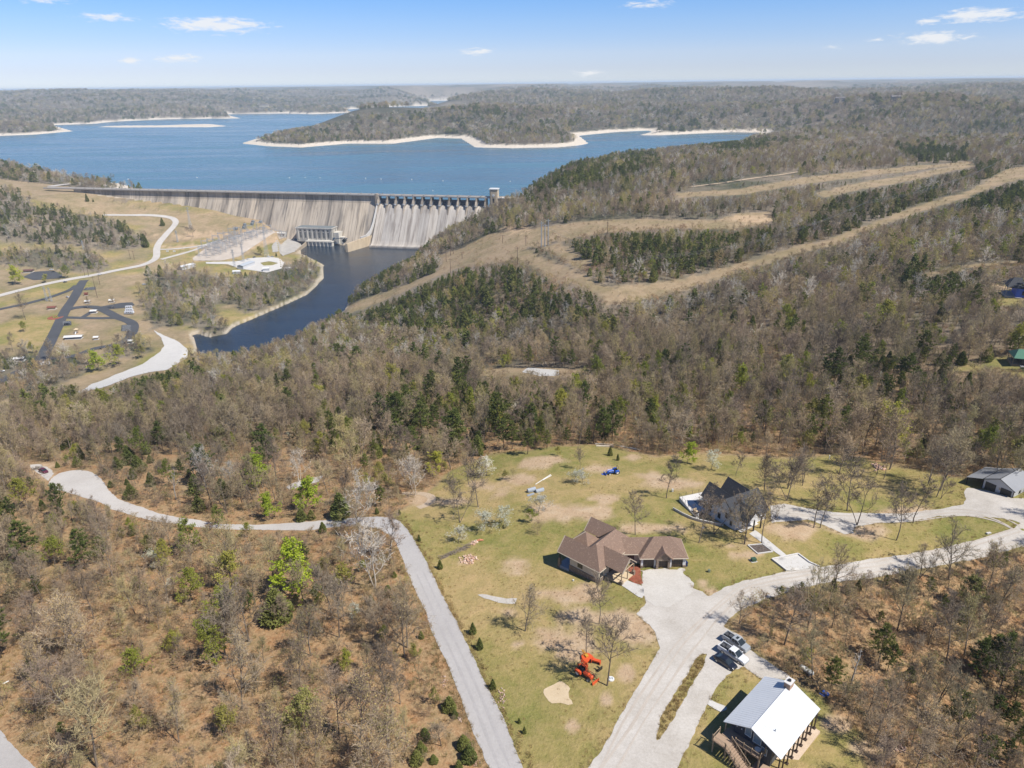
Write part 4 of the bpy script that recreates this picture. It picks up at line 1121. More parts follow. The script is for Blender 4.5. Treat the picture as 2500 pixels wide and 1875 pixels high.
for k in range(5):
    w, f, t = tree_skeleton(R_, first=.3, spread=.32, limbs=11, sub=6, twigs=6, forks=2, tw=.0029, nsides=3, trunk_r=.012)
    FAR['bare'].append(merged('far_bare', [BARK, TWIG], w, f))
w, f, t = tree_skeleton(R_, first=.3, spread=.36, limbs=11, sub=6, twigs=6, forks=2, tw=.0034, nsides=3)
FAR['bare'].append(merged('far_budding', [BARK, TWIGB], w, f))
w, f, t = tree_skeleton(R_, first=.25, spread=.36, limbs=10, sub=6, twigs=5, forks=2, tw=.003, nsides=3)
FAR['bare'].append(merged('far_pale', [BARKW, TWIGW], w, f))
for k in range(3):
    w, f = conifer(R_, first=.25, width=.24, whorls=22, tufts=5, blades=5, bl=.06, bw=.017, shape=.65)
    FAR['green'].append(merged('far_pine', [BARKP, PINE], w, f))
for k in range(2):
    w, f = cedar(R_, width=.30, n=420, s=.05, shape=.6)
    FAR['green'].append(merged('far_cedar', [BARKP, CEDAR], w, f))
for k in range(2):
    w, f, t = tree_skeleton(R_, first=.2, spread=.33, limbs=8, sub=4, twigs=3, forks=1, tw=.0035, nsides=3)
    lf = Geo()
    for i in R_.integers(0, len(t), 500): lf.card(t[i] + R_.normal(size=3) * .02, .024 * (.6 + .8 * R_.random()), R_)
    FAR['leafy'].append(merged('far_leafy', [BARK, TWIG, LEAF], w, f, lf))
BRUSHES = []
SAPS = []
for k in range(3):
    g0, g, t = tree_skeleton(R_, first=.22, spread=.26, limbs=10, sub=4, twigs=4, forks=2, tw=.0034, nsides=3, trunk_r=.008)
    SAPS.append(merged('sapling', [BARK, TWIG if k else BRUSH], g0, g))
for k in range(4):
    g0, g, t = tree_skeleton(R_, first=.02, spread=.75, limbs=10, sub=5, twigs=3, forks=2, tw=.0075, nsides=3, trunk_r=.01)
    lf = Geo()
    for i in R_.integers(0, len(t), 120 if k < 3 else 260): lf.card(t[i] + R_.normal(size=3) * .04, .03 * (.6 + .8 * R_.random()), R_)
    BRUSHES.append(merged('brush', [BRUSH, BRUSH, DEADLEAF if k != 1 else LEAF], g0, g, lf))
def height_of(base, view, tx, ty):
    """metres of height so that the top meets the bearing's elevation"""
    y = S(view, [(tx, ty)])[0][1]
    b = np.array(base) - np.array([0, 0, CAM_H])
    k = (937.5 - y) / FPX
    return (k * (b @ FW) - b @ UP) / (UP[2] - k * FW[2])
def project(p):
    p = np.asarray(p, float).reshape(-1, 3) - np.array([0, 0, CAM_H])
    z = p @ FW
    return np.column_stack((1250 + FPX * (p @ RT) / z, 937.5 - FPX * (p @ UP) / z, z))
HAND = [  # kind, view, base x, y, top x, y, phrase
    ('lawn_oak', 'G', 395, 155, 420, -8, 'bare oak by itself at the far edge of the lawn near the blue tractor'),
    ('lawn_oak', 'G', 1112, 395, 1180, 60, 'tall bare oak left of the white house pool deck'),
    ('lawn_oak', 'G', 855, 700, 890, 370, 'bare oak standing just behind the brown roof'),
    ('lawn_oak', 'G', 1382, 765, 1430, 390, 'thin forked bare oak between the brown and white houses'),
    ('lawn_oak', 'G', 1508, 695, 1600, 320, 'tall bare oak against the white gable wall'),
    ('budding_tree', 'G', 1762, 778, 1800, 385, 'oak with rusty budding crown in front of the white house porch'),
    ('lawn_oak', 'G', 1905, 775, 1950, 385, 'bare oak beside the white walk and garden bed'),
    ('lawn_oak', 'e', 1090, 432, 1100, 50, 'bare oak in front of the brown house end wall'),
    ('lawn_oak', 'G', 1690, 215, 1720, 10, 'bare oak on the lawn behind the white house'),
    ('lawn_oak', 'G', 1925, 335, 1950, 70, 'slim bare oak right behind the dark roof'),
    ('lawn_oak', 'G', 2112, 415, 2150, 90, 'bare oak right of the white house on the lawn'),
    ('lawn_oak', 'H', 240, 415, 280, 50, 'bare oak at the bend of the upper drive'),
    ('lawn_oak', 'H', 370, 290, 420, -10, 'bare oak with pale broken top behind the upper drive'),
    ('lawn_oak', 'H', 465, 642, 500, 250, 'left one of two bare oaks beside the grey drive spur'),
    ('lawn_oak', 'H', 518, 642, 600, 290, 'right one of two bare oaks beside the grey drive spur'),
    ('lawn_oak', 'H', 680, 190, 720, -10, 'bare oak among grass halfway to the wood edge'),
    ('lawn_oak', 'H', 742, 500, 800, 30, 'tall bare oak on the upper rim of the barn drive'),
    ('lawn_oak', 'H', 825, 620, 900, 215, 'bare oak with spreading limbs on the lower rim of the barn drive'),
    ('lawn_oak', 'H', 1045, 235, 1090, -30, 'tall bare oak near the pale rocks above the barn drive'),
    ('lawn_oak', 'H', 1152, 745, 1220, 340, 'lone bare oak on the grass between the two gravel roads'),
    ('lawn_oak', 'H', 1290, 602, 1330, 215, 'thick bare oak at the tip of the grass by the barn drive'),
    ('lawn_oak', 'H', 1410, 290, 1470, -20, 'bare oak in the row left of the barn'),
    ('lawn_oak', 'H', 1485, 385, 1560, -20, 'tall leaning bare oak left of the barn'),
    ('lawn_oak', 'H', 1520, 400, 1640, 180, 'short slanting bare oak nearest the barn'),
    ('lawn_oak', 'H', 55, 335, 80, 70, 'small bare oak right above the dark roof ridge'),
    ('lawn_oak', 'H', 1790, 190, 1840, -30, 'bare oak rising behind the barn roof'),
    ('budding_tree', 'e', 462, 492, 465, 145, 'small tree with yellow green leaves by the white gravel strip'),
    ('lawn_oak', 'e', 985, 682, 1000, 320, 'bare oak beside the orange tractor attachments'),
    ('lawn_oak', 'e', 1160, 957, 1230, 415, 'forked bare oak right of the orange tractor'),
    ('lawn_oak', 'g', 795, 890, 780, 320, 'tall bare tree above the white blossom shrubs'),
    ('lawn_oak', 'g', 585, 1072, 600, 630, 'slim bare tree left of the white blossom shrubs'),
    ('lawn_oak', 'g', 520, 902, 490, 550, 'leaning bare tree in the brush by the dirt track'),
    ('budding_tree', 'g', 683, 627, 645, 300, 'wide pinkish budding tree at the top left of the lawn'),
    ('pale_tree', 'b', 1375, 387, 1380, 55, 'pale barked bare tree inside the loop of the dirt track'),
    ('bare_shrub', 'g', 1475, 1202, 1480, 1080, 'tiny bare sapling on the open lawn'),
    ('blossom_tree', 'g', 860, 1165, 850, 950, 'white blossom shrub left of the pair on the lawn'),
    ('blossom_tree', 'g', 1090, 1105, 1060, 920, 'wide white blossom shrub right of the pair on the lawn'),
    ('blossom_tree', 'g', 565, 1300, 590, 1140, 'white blossom shrub near the asphalt lane'),
    ('blossom_tree', 'g', 1490, 950, 1490, 770, 'white blossom shrub below the grey pontoon'),
    ('leafy_tree', 'g', 1415, 1065, 1420, 920, 'green shrub on the lawn below the grey pontoon'),
    ('blossom_tree', 'g', 890, 530, 880, 350, 'pale blossom shrub at the wood edge'),
    ('blossom_tree', '5', 515, 1292, 510, 1195, 'left white blossom bush near the blue tractor'),
    ('blossom_tree', '5', 590, 1288, 600, 1200, 'right white blossom bush near the blue tractor'),
    ('blossom_tree', '5', 1655, 1175, 1660, 1045, 'pale blossom tree on the lawn at the wood edge'),
    ('leafy_tree', 'g', 1120, 572, 1110, 470, 'low green bush at the top left of the lawn'),
    ('leafy_tree', 'g', 1715, 295, 1700, 200, 'rounded bush at the top corner of the lawn'),
    ('bare_shrub', 'g', 1200, 572, 1190, 470, 'dark bare bush beside the low green bush'),
    ('cedar_tree', 'b', 1045, 548, 1040, 488, 'tiny cedar beside the bend of the lane'),
    ('cedar_tree', 'b', 1410, 782, 1410, 722, 'small cedar right of the bend of the lane'),
    ('cedar_tree', 'b', 1592, 1020, 1592, 940, 'small cedar right of the lane below the stone heap'),
    ('cedar_tree', 'b', 1240, 552, 1235, 500, 'small cedar just above the bend'),
    ('cedar_tree', 'd', 1850, 512, 1850, 415, 'cedar right of the lane near its middle'),
    ('cedar_tree', 'd', 1908, 640, 1915, 545, 'slim cedar right of the lane below the middle'),
    ('cedar_tree', 'd', 2020, 982, 2020, 895, 'yellowish cedar right of the lane near its lower end'),
    ('cedar_tree', 'e', 410, 1275, 410, 1228, 'tiny cedar on the grass right of the lane foot'),
    ('cedar_tree', 'e', 455, 1362, 455, 1300, 'low cedar on the grass nearest the lane foot'),
    ('cedar_tree', 'H', 620, 1165, 625, 1055, 'largest round cedar under the gravel road'),
    ('cedar_tree', 'H', 738, 1192, 740, 1108, 'yellowish cedar second along under the gravel road'),
    ('cedar_tree', 'H', 830, 1158, 835, 1072, 'round cedar third along under the gravel road'),
    ('cedar_tree', 'H', 1060, 1108, 1060, 1028, 'cedar fourth along under the gravel road'),
    ('cedar_tree', 'H', 1220, 1105, 1215, 988, 'pointed cedar fifth along under the gravel road'),
    ('cedar_tree', 'H', 1950, 952, 1950, 835, 'dark cedar left of the pair under the right end of the gravel road'),
    ('cedar_tree', 'H', 2030, 952, 2025, 835, 'dark cedar right of the pair under the right end of the gravel road'),
    ('cedar_tree', '5', 815, 1062, 815, 985, 'small cedar on the far lawn behind the blue tractor'),
    ('cedar_tree', '5', 878, 1102, 878, 1045, 'smaller cedar on the far lawn behind the blue tractor'),
    ('pine_tree', 'f', 440, 1000, 440, 715, 'dense evergreen beside the cabin and the white tank'),
    ('dead_tree', 'f', 605, 1000, 668, 620, 'pale dead tree in the wood right of the cabin'),
    ('pine_tree', 'b', 1075, 480, 1090, 300, 'dark green tree left of the dirt track loop'),
    ('leafy_tree', 'b', 1560, 215, 1550, 35, 'dark green rounded tree at the top left of the lawn'),
    ('pale_tree', 'b', 868, 655, 880, 235, 'large pale budding tree beside the bend of the lane'),
    ('pale_tree', 'b', 1030, 1195, 1020, 670, 'large pale limbed tree inside the bend of the lane'),
    ('spring_tree', 'b', 440, 520, 450, 285, 'bright yellow green tree above the turning lane'),
    ('spring_tree', 'b', 60, 325, 40, 75, 'bright yellow green tree left of the grey gravel patch'),
    ('spring_tree', 'b', 120, 595, 120, 415, 'smaller yellow green tree above the turning lane'),
    ('spring_tree', 'b', 320, 1260, 310, 885, 'tall yellow green tree in the wood left of the lane'),
    ('pine_tree', 'a', 270, 1030, 230, 610, 'large dark pine at the left of the lower wood'),
    ('pine_tree', 'a', 750, 1030, 750, 680, 'dense dark pine right of the large one in the lower wood'),
    ('pale_tree', 'b', 375, 272, 380, 25, 'white limbed bare tree beside the grey gravel patch'),
    ('pale_tree', 'a', 1790, 340, 1765, 20, 'white forked bare tree above the turning lane'),
    ('pale_tree', 'a', 2000, 355, 1990, 115, 'smaller white bare tree above the turning lane'),
    ('dead_tree', 'a', 1525, 425, 1500, 150, 'pale leaning bare tree above the turning circle'),
    ('bare_shrub', 'b', 1195, 1425, 1200, 1265, 'dark bare shrub beside the lane'),
    ('spring_tree', 'E', 140, 720, 130, 575, 'bright green tree beside the left parking lot'),
    ('leafy_tree', 'E', 410, 700, 410, 630, 'small round olive tree on the grass by the valley road'),
    ('leafy_tree', 'E', 590, 665, 590, 560, 'olive tree at the right end of the left parking lot'),
    ('lawn_oak', 'E', 232, 1035, 225, 820, 'tall dark bare tree in the tan riverside meadow'),
    ('lawn_oak', 'E', 118, 1325, 105, 1160, 'wide dark bare tree low in the riverside meadow'),
    ('leafy_tree', 'E', 215, 1140, 215, 1055, 'small green tree in the riverside meadow'),
    ('leafy_tree', 'E', 300, 1340, 300, 1250, 'olive tree beside the foot of the spine road'),
    ('budding_tree', 'E', 790, 935, 790, 840, 'budding tree by the grass oval of the park'),
    ('budding_tree', 'E', 1035, 935, 1030, 830, 'bare budding tree above the parked camper'),
    ('cedar_tree', 'E', 1465, 190, 1465, 115, 'single cedar inside the curve of the valley road'),
    ('lawn_oak', 'E', 1740, 290, 1740, 190, 'dark bare tree on the green slope below the dam'),
    ('lawn_oak', 'E', 1690, 270, 1690, 200, 'smaller dark bare tree on the green slope below the dam'),
    ('spring_tree', 'E', 900, 1500, 890, 1340, 'bright green tree above the white concrete lot'),
    ('leafy_tree', 'E', 1075, 1450, 1070, 1280, 'green tree with dark shade by the white concrete lot'),
    ('leafy_tree', 'E', 1280, 1380, 1280, 1270, 'small green tree left of the white concrete lot'),
    ('budding_tree', 'E', 480, 1400, 480, 1230, 'greyish bare tree by the foot of the spine road'),
    ('cedar_tree', 'C', 235, 340, 235, 268, 'rounded cedar below the left end of the dam'),
    ('cedar_tree', 'C', 288, 342, 288, 312, 'tiny cedar below the left end of the dam'),
    ('leafy_tree', 'C', 1790, 825, 1800, 755, 'green bush by the switchyard fence'),
    ('cedar_tree', 'C', 1935, 832, 1935, 795, 'dark round bush above the turning area'),
    ('cedar_tree', 'C', 765, 750, 765, 640, 'dark cedar at the right tip of the hillside wood'),
    ('lawn_oak', 'C', 460, 165, 455, 85, 'bare tree on the pale shore behind the dam'),
    ('budding_tree', 'C', 400, 175, 395, 110, 'rusty bush like tree on the pale shore behind the dam'),
    ('pine_tree', '5', 720, 330, 720, 100, 'tall dark pine standing above the clearing in the wood'),
    ('pine_tree', '4', 1360, 860, 1370, 570, 'large dark pine in the middle of the wood'),
    ('pine_tree', '4', 1180, 960, 1190, 700, 'broad dark pine in front of the large one'),
    ('spring_tree', '6', 790, 560, 790, 420, 'bright yellow green tree alone on the wooded slope'),
    ('spring_tree', '5', 1920, 490, 1910, 345, 'yellow green tree at the right of the middle wood'),
    ('spring_tree', '5', 1470, 950, 1470, 810, 'bright green rounded tree at the wood edge behind the lawn'),
    ('leafy_tree', '5', 1370, 780, 1360, 655, 'upright green tree in the wood behind the lawn'),
    ('spring_tree', '5', 1460, 1120, 1465, 970, 'yellow green tree standing in front of the wood edge'),
]
WOODED = {
    'pine_tree': [('f', 20, 235, 20, 105), ('f', 100, 240, 95, 105), ('f', 180, 205, 175, 72), ('f', 280, 335, 280, 160), ('f', 860, 425, 862, 315), ('f', 850, 765, 865, 435), ('f', 930, 835, 935, 585), ('f', 1690, 900, 1705, 555),
                  ('f', 1880, 930, 1860, 515), ('f', 1780, 880, 1760, 525), ('f', 1510, 1335, 1555, 1005), ('f', 1845, 1290, 1880, 1050), ('f', 1950, 1330, 1965, 1100), ('f', 2020, 1085, 2040, 835), ('f', 1400, 330, 1440, 175), ('f', 1530, 490, 1545, 290),
                  ('f', 2060, 760, 2075, 595), ('f', 1280, 195, 1280, 35), ('f', 1760, 1640, 1765, 1390), ('f', 2050, 1480, 2030, 1300), ('f', 1950, 1600, 1970, 1410), ('f', 1690, 1560, 1700, 1370), ('a', 900, 960, 880, 740), ('a', 200, 255, 200, 150),
                  ('a', 265, 340, 260, 225), ('b', 420, 1000, 420, 795), ('c', 10, 720, 40, 230), ('a', 1570, 215, 1570, 75), ('c', 340, 200, 360, 20), ('4', 180, 1110, 185, 800), ('4', 400, 900, 400, 725), ('4', 1000, 1030, 980, 860), ('4', 620, 560, 610, 440),
                  ('4', 1850, 760, 1855, 630), ('4', 1990, 940, 2010, 700), ('4', 1600, 900, 1600, 760), ('5', 440, 620, 440, 490), ('5', 860, 690, 865, 545), ('5', 1500, 560, 1500, 400), ('5', 130, 1050, 110, 830), ('5', 290, 1010, 290, 850), ('5', 1690, 900, 1700, 810), ('5', 2060, 860, 2050, 600),
                  ('4', 1310, 330, 1290, 110), ('4', 1380, 345, 1370, 130), ('4', 1495, 220, 1495, 115), ('6', 1100, 340, 1090, 190), ('6', 1280, 300, 1280, 170), ('6', 1020, 380, 1020, 260), ('6', 1480, 250, 1480, 140), ('6', 1320, 90, 1320, -10)],
    'cedar_tree': [('b', 395, 605, 395, 498), ('b', 480, 592, 480, 508), ('b', 735, 570, 730, 365), ('d', 1410, 552, 1410, 488), ('d', 1650, 1160, 1640, 1045), ('d', 1697, 1225, 1695, 1155), ('d', 1440, 1405, 1440, 1315), ('d', 1410, 1540, 1400, 1425), ('d', 1370, 1615, 1370, 1505),
                   ('d', 1770, 1485, 1770, 1375), ('d', 1820, 1590, 1815, 1465), ('d', 1515, 1610, 1515, 1540), ('d', 1730, 1680, 1730, 1590), ('a', 1720, 515, 1720, 385), ('a', 1310, 305, 1310, 188), ('a', 1140, 410, 1140, 285), ('a', 1150, 245, 1150, 158), ('a', 960, 315, 960, 258), ('a', 910, 200, 910, 148),
                   ('a', 670, 135, 670, 45), ('a', 1300, 105, 1300, 38), ('a', 1100, 295, 1090, 240), ('a', 1200, 180, 1200, 40), ('a', 1020, 160, 1010, 50), ('b', 190, 1470, 200, 1195), ('b', 580, 705, 580, 615), ('b', 1195, 1090, 1200, 1038), ('d', 1130, 190, 1130, 95), ('a', 1640, 235, 1640, 165), ('a', 1930, 400, 1920, 240), ('a', 500, 145, 495, 95),
                   ('f', 385, 300, 385, 212), ('f', 240, 300, 240, 215), ('a', 1000, 200, 1020, 165), ('a', 410, 620, 410, 555), ('6', 680, 945, 720, 840), ('6', 690, 1090, 705, 1030), ('6', 800, 1210, 790, 1130), ('6', 700, 1215, 705, 1150), ('6', 1350, 1000, 1350, 920), ('6', 1530, 1280, 1530, 1180), ('6', 1610, 1225, 1620, 1170), ('6', 1700, 1040, 1705, 990), ('6', 450, 1340, 450, 1285),
                   ('6', 540, 870, 540, 800), ('6', 240, 1000, 240, 930), ('6', 490, 1000, 490, 915), ('6', 1240, 870, 1240, 800), ('6', 1060, 880, 1060, 830), ('6', 1370, 800, 1370, 710), ('6', 340, 870, 340, 810), ('6', 240, 1280, 235, 1230)],
    'leafy_tree': [('a', 480, 1010, 480, 785), ('a', 520, 725, 520, 565), ('a', 700, 615, 700, 495), ('a', 1130, 685, 1130, 595), ('a', 1650, 900, 1640, 655), ('a', 1300, 900, 1300, 740), ('a', 1190, 1240, 1190, 1105), ('a', 1650, 1310, 1640, 1045), ('a', 1940, 1520, 1930, 1225), ('a', 2010, 1230, 2010, 925),
                   ('a', 1890, 665, 1880, 515), ('a', 2135, 745, 2140, 635), ('a', 780, 470, 790, 420), ('a', 520, 370, 520, 290), ('a', 640, 50, 640, -20), ('b', 970, 335, 970, 210), ('b', 1150, 335, 1160, 200), ('b', 530, 1340, 530, 1165), ('b', 590, 1080, 600, 935), ('b', 800, 1220, 790, 1000), ('b', 280, 890, 270, 755),
                   ('c', 1500, 668, 1500, 505), ('c', 1860, 790, 1860, 485), ('c', 1200, 870, 1190, 655), ('d', 450, 1460, 450, 1090), ('d', 790, 835, 790, 655), ('c', 1950, 1380, 1960, 1150), ('d', 1360, 740, 1370, 620), ('d', 330, 1400, 330, 1250), ('f', 1640, 330, 1640, 60), ('f', 930, 1010, 960, 910),
                   ('5', 1180, 780, 1180, 600), ('5', 1130, 790, 1130, 690), ('5', 1250, 800, 1260, 690), ('5', 2040, 480, 2030, 385), ('4', 740, 850, 740, 745), ('4', 560, 990, 560, 870), ('4', 1040, 270, 1030, 170), ('4', 1990, 310, 1890, 220), ('4', 2020, 300, 2020, 215), ('3', 580, 860, 570, 760), ('3', 960, 870, 950, 810),
                   ('6', 350, 1240, 330, 1060), ('6', 30, 1250, 30, 1080), ('6', 850, 710, 850, 670), ('6', 980, 1120, 960, 1060)],
    'blossom_tree': [('a', 1340, 1020, 1340, 875), ('a', 640, 855, 640, 792), ('b', 860, 1440, 860, 1340), ('a', 1480, 1190, 1480, 1120), ('b', 150, 1180, 150, 1110), ('6', 180, 1290, 180, 1245), ('4', 2090, 680, 2090, 590), ('5', 30, 690, 30, 640)],
    'budding_tree': [('c', 720, 790, 760, 300), ('c', 1130, 655, 1130, 470), ('c', 820, 330, 810, 190), ('c', 560, 160, 560, -30), ('d', 1150, 1650, 1120, 1120), ('d', 890, 1570, 900, 970), ('c', 860, 1000, 850, 760), ('6', 1490, 800, 1500, 620), ('6', 600, 1090, 600, 860), ('6', 890, 1510, 920, 1130), ('4', 1290, 1250, 1300, 1010)],
    'bare_tree': [('c', 830, 1650, 770, 990), ('c', 510, 1120, 480, 860), ('c', 1150, 1220, 1120, 940), ('c', 550, 500, 530, 260), ('c', 700, 780, 690, 560), ('d', 1130, 1105, 1110, 690), ('d', 1230, 1115, 1210, 870), ('f', 770, 1175, 820, 890), ('f', 1140, 1475, 1180, 1240), ('f', 1230, 1185, 1270, 950), ('a', 1475, 855, 1420, 600), ('a', 1130, 1060, 1130, 880),
                  ('6', 200, 1640, 220, 1400), ('6', 300, 1600, 330, 1400), ('6', 550, 1540, 590, 1280), ('6', 1150, 1600, 1190, 1330), ('6', 1230, 1650, 1290, 1260), ('6', 1650, 1480, 1680, 1250), ('6', 1530, 1140, 1560, 900), ('6', 1620, 1090, 1640, 890), ('6', 1480, 500, 1490, 350), ('6', 1750, 610, 1780, 370), ('6', 1660, 650, 1670, 580), ('6', 1560, 320, 1570, 260)],
}
EVERGREEN = [(('S', [(960, 700), (1090, 640), (1200, 650), (1330, 700), (1400, 740), (1560, 760), (1480, 810), (1350, 800), (1200, 825), (1050, 840), (900, 810), (740, 800), (800, 755)]), .62),
             (('B', [(200, 790), (400, 722), (900, 700), (1150, 655), (1100, 830), (850, 912), (540, 970), (480, 962), (330, 900), (210, 810)]), .5),
             (('B', [(40, 803), (110, 798), (330, 900), (410, 983), (380, 995), (100, 850)]), .75),
             (('B', [(40, 540), (150, 450), (250, 395), (620, 385), (640, 480), (350, 560), (60, 620)]), .6),
             (('B', [(630, 370), (900, 345), (1150, 368), (1000, 412), (640, 402)]), .85),
             (('D', [(760, 1190), (860, 1060), (1400, 720), (1520, 790), (1010, 1150), (900, 1190)]), .62),
             (('B', [(1900, 640), (2212, 500), (2400, 480), (2400, 700), (1950, 692)]), .85),
             (('B', [(1150, 822), (1400, 762), (1800, 612), (2150, 462), (2100, 440), (1800, 485), (1500, 560), (1300, 700)]), .45),
             (('6', [(300, 820), (700, 750), (1000, 780), (1300, 800), (1450, 900), (1400, 1000), (1100, 1080), (800, 1080), (600, 1000), (350, 950)]), .5),
             (('6', [(1000, 200), (1300, 160), (1500, 230), (1500, 450), (1150, 480), (980, 350)]), .5),
             (('4', [(800, 950), (1050, 700), (1250, 560), (1480, 580), (1900, 560), (2200, 640), (2200, 1000), (1600, 1000), (1200, 1050), (850, 1030)]), .5),
             (('3', [(-100, 480), (400, 350), (900, 230), (1250, 255), (1500, 150), (1600, 280), (1300, 420), (1200, 470), (700, 520), (300, 560), (-100, 660)]), .55),
             (('3', [(850, 580), (1300, 580), (1350, 740), (850, 740)]), .3),
             (('S', [(850, 1120), (900, 1010), (1100, 960), (1300, 980), (1500, 1020), (1480, 1085), (1300, 1092), (1100, 1105), (980, 1150)]), .45),
             (('3', [(400, 830), (1300, 800), (1250, 920), (450, 920)]), .5),
             (('A', [(0, 480), (150, 540), (300, 580), (480, 600), (650, 690), (600, 720), (400, 715), (0, 690)]), .5),
             (('A', [(0, 345), (130, 390), (60, 440), (-200, 440), (-200, 345)]), .4),
             (('f', [(1500, 350), (2096, 500), (2096, 1659), (1500, 1659), (1500, 1350), (1650, 1000)]), .03),
             (('B', [(1650, 380), (1960, 395), (1960, 440), (1700, 440)]), .7)]
EVERGREEN = [(G2(v, p), min(.9, w * 1.3)) for (v, p), w in EVERGREEN]
LEAFIER = [(G2(v, p), w) for (v, p), w in ((('S', [(1480, 1080), (1500, 920), (1780, 880), (1850, 1080)]), .3), (('6', [(0, 800), (900, 780), (1000, 1300), (0, 1380)]), .22), (('3', [(450, 740), (1300, 740), (1350, 950), (420, 950)]), .3), (('a', [(0, 500), (1500, 640), (2212, 720), (2400, 1300), (1000, 1300), (0, 950)]), .2),
           (('A', [(-200, 725), (480, 735), (480, 830), (-200, 830)]), .3), (('A', [(530, 780), (1400, 780), (1300, 950), (1000, 1100), (600, 1100)]), .25), (('S', [(880, 1120), (950, 960), (1300, 960), (1400, 1090)]), .25), (('B', [(1500, 700), (2212, 640), (2212, 900), (1500, 900)]), .22))]
TREE_XY = []          # hand planted
def rest_on(p, sink=.1): return (p[0], p[1], zfun(p[0], p[1]) - sink)
CNT = {}
def plant(kind, xyz, h, label, group=None, wide=1.0, var=None):
    """one tree: an Empty at its foot, a trunk and a crown"""
    L = PROTO[kind]
    i = CNT.get(kind, 0); CNT[kind] = i + 1
    tr, crn = L[(i * 7 + i // 3) % len(L) if var is None else var % len(L)]
    r = bpy.data.objects.new(kind, None); COL.objects.link(r)
    r.empty_display_size = .1
    r.location = xyz; r.rotation_euler = (0, 0, random.uniform(0, 6.28)); r.scale = (h * wide, h * wide, h)
    tag(r, label, 'shrub' if 'shrub' in label or 'bush' in label else 'tree', group)
    for nm, md in (('trunk', tr), ('crown', crn)):
        o = bpy.data.objects.new(nm, md); COL.objects.link(o); o.parent = r
    return r
def region_phrase(x, y, src):
    """where a woodland tree stands, in words"""
    r = math.hypot(x, y)
    px, py = src
    if inside(VALLEY, np.array([x]), np.array([y]))[0]:
        return 'on the river flats below the dam'
    if px > 1560 and py > 1380 and r < 260:
        return 'in the litter floored wood below the gravel road'
    if px < 1250 and py > 1255 and r < 260 and y < 200:
        return 'in the leaf strewn wood left of the asphalt lane'
    if px < 1000 and py > 1080:
        return 'in the brushy wood above the turning lane'
    if py > 1000 and px > 1000:
        return 'along the wood edge behind the lawn'
    if px < 820:
        return 'on the slope above the boat ramp and river'
    if px > 1750:
        return 'on the right hand slope below the blue house'
    return 'on the middle slope around the slab clearing'
_p = gp('H', 70, 1250); TREE_XY.append((_p.x, _p.y, 7))
for (k, v, bx, by, tx, ty, ph) in HAND:
    p = ground(v, [(bx, by)])[0]
    h = float(np.clip(height_of(p, v, tx, ty), 1.2, 26))
    TREE_XY.append((p[0], p[1], max(2.5, h * .28)))
    wide = {'cedar_tree': .85, 'leafy_tree': 1.2, 'spring_tree': 1.15, 'blossom_tree': 1.45, 'lawn_oak': 1.0}.get(k, 1.0)
    plant(k, (p[0], p[1], p[2] - .12), h, ph, wide=wide)
ADJ = {'bare_tree': 'bare grey brown tree', 'budding_tree': 'bare tree in straw coloured bud', 'pine_tree': 'dark green pine', 'cedar_tree': 'small dark green cedar', 'leafy_tree': 'tree in fresh yellow green leaf', 'blossom_tree': 'shrub in white blossom', 'pale_tree': 'pale barked bare tree'}
GRP = {'bare_tree': 'bare trees ', 'budding_tree': 'budding trees ', 'pine_tree': 'pines ', 'cedar_tree': 'cedars ', 'leafy_tree': 'green leafing trees ', 'blossom_tree': 'blossom shrubs ', 'pale_tree': 'pale trees '}
IND = {}
NAMELESS = []
for k, lst in WOODED.items():
    for v, bx, by, tx, ty in lst:
        p = ground(v, [(bx, by)])[0]
        h = float(np.clip(height_of(p, v, tx, ty), 1.5, 24))
        src = S(v, [(bx, by)])[0]
        ph = region_phrase(p[0], p[1], src)
        TREE_XY.append((p[0], p[1], max(2.2, h * .22)))
        NAMELESS.append((plant(k, (p[0], p[1], p[2] - .12), h, ADJ[k] + ' ' + ph, GRP[k] + ph, wide=1.3 if k in ('cedar_tree', 'blossom_tree') else 1.0), k, h, src))
        IND[k] = IND.get(k, 0) + 1
NEARKEEP = []
def stand_points(r0, r1, step, seed):
    R = np.random.default_rng(seed)
    a = math.radians(56 if r0 < 200 else (46 if r0 < 420 else 40))
    xs = np.arange(-r1 * math.sin(a), r1 * math.sin(a), step); ys = np.arange(0, r1, step)
    x, y = np.meshgrid(xs, ys); x = x.ravel(); y = y.ravel()
    x = x + R.uniform(-.48, .48, len(x)) * step; y = y + R.uniform(-.48, .48, len(y)) * step
    r = np.hypot(x, y); t = np.abs(np.arctan2(x, y))
    k = (r > r0) & (r < r1) & (t < a)
    return x[k], y[k], R
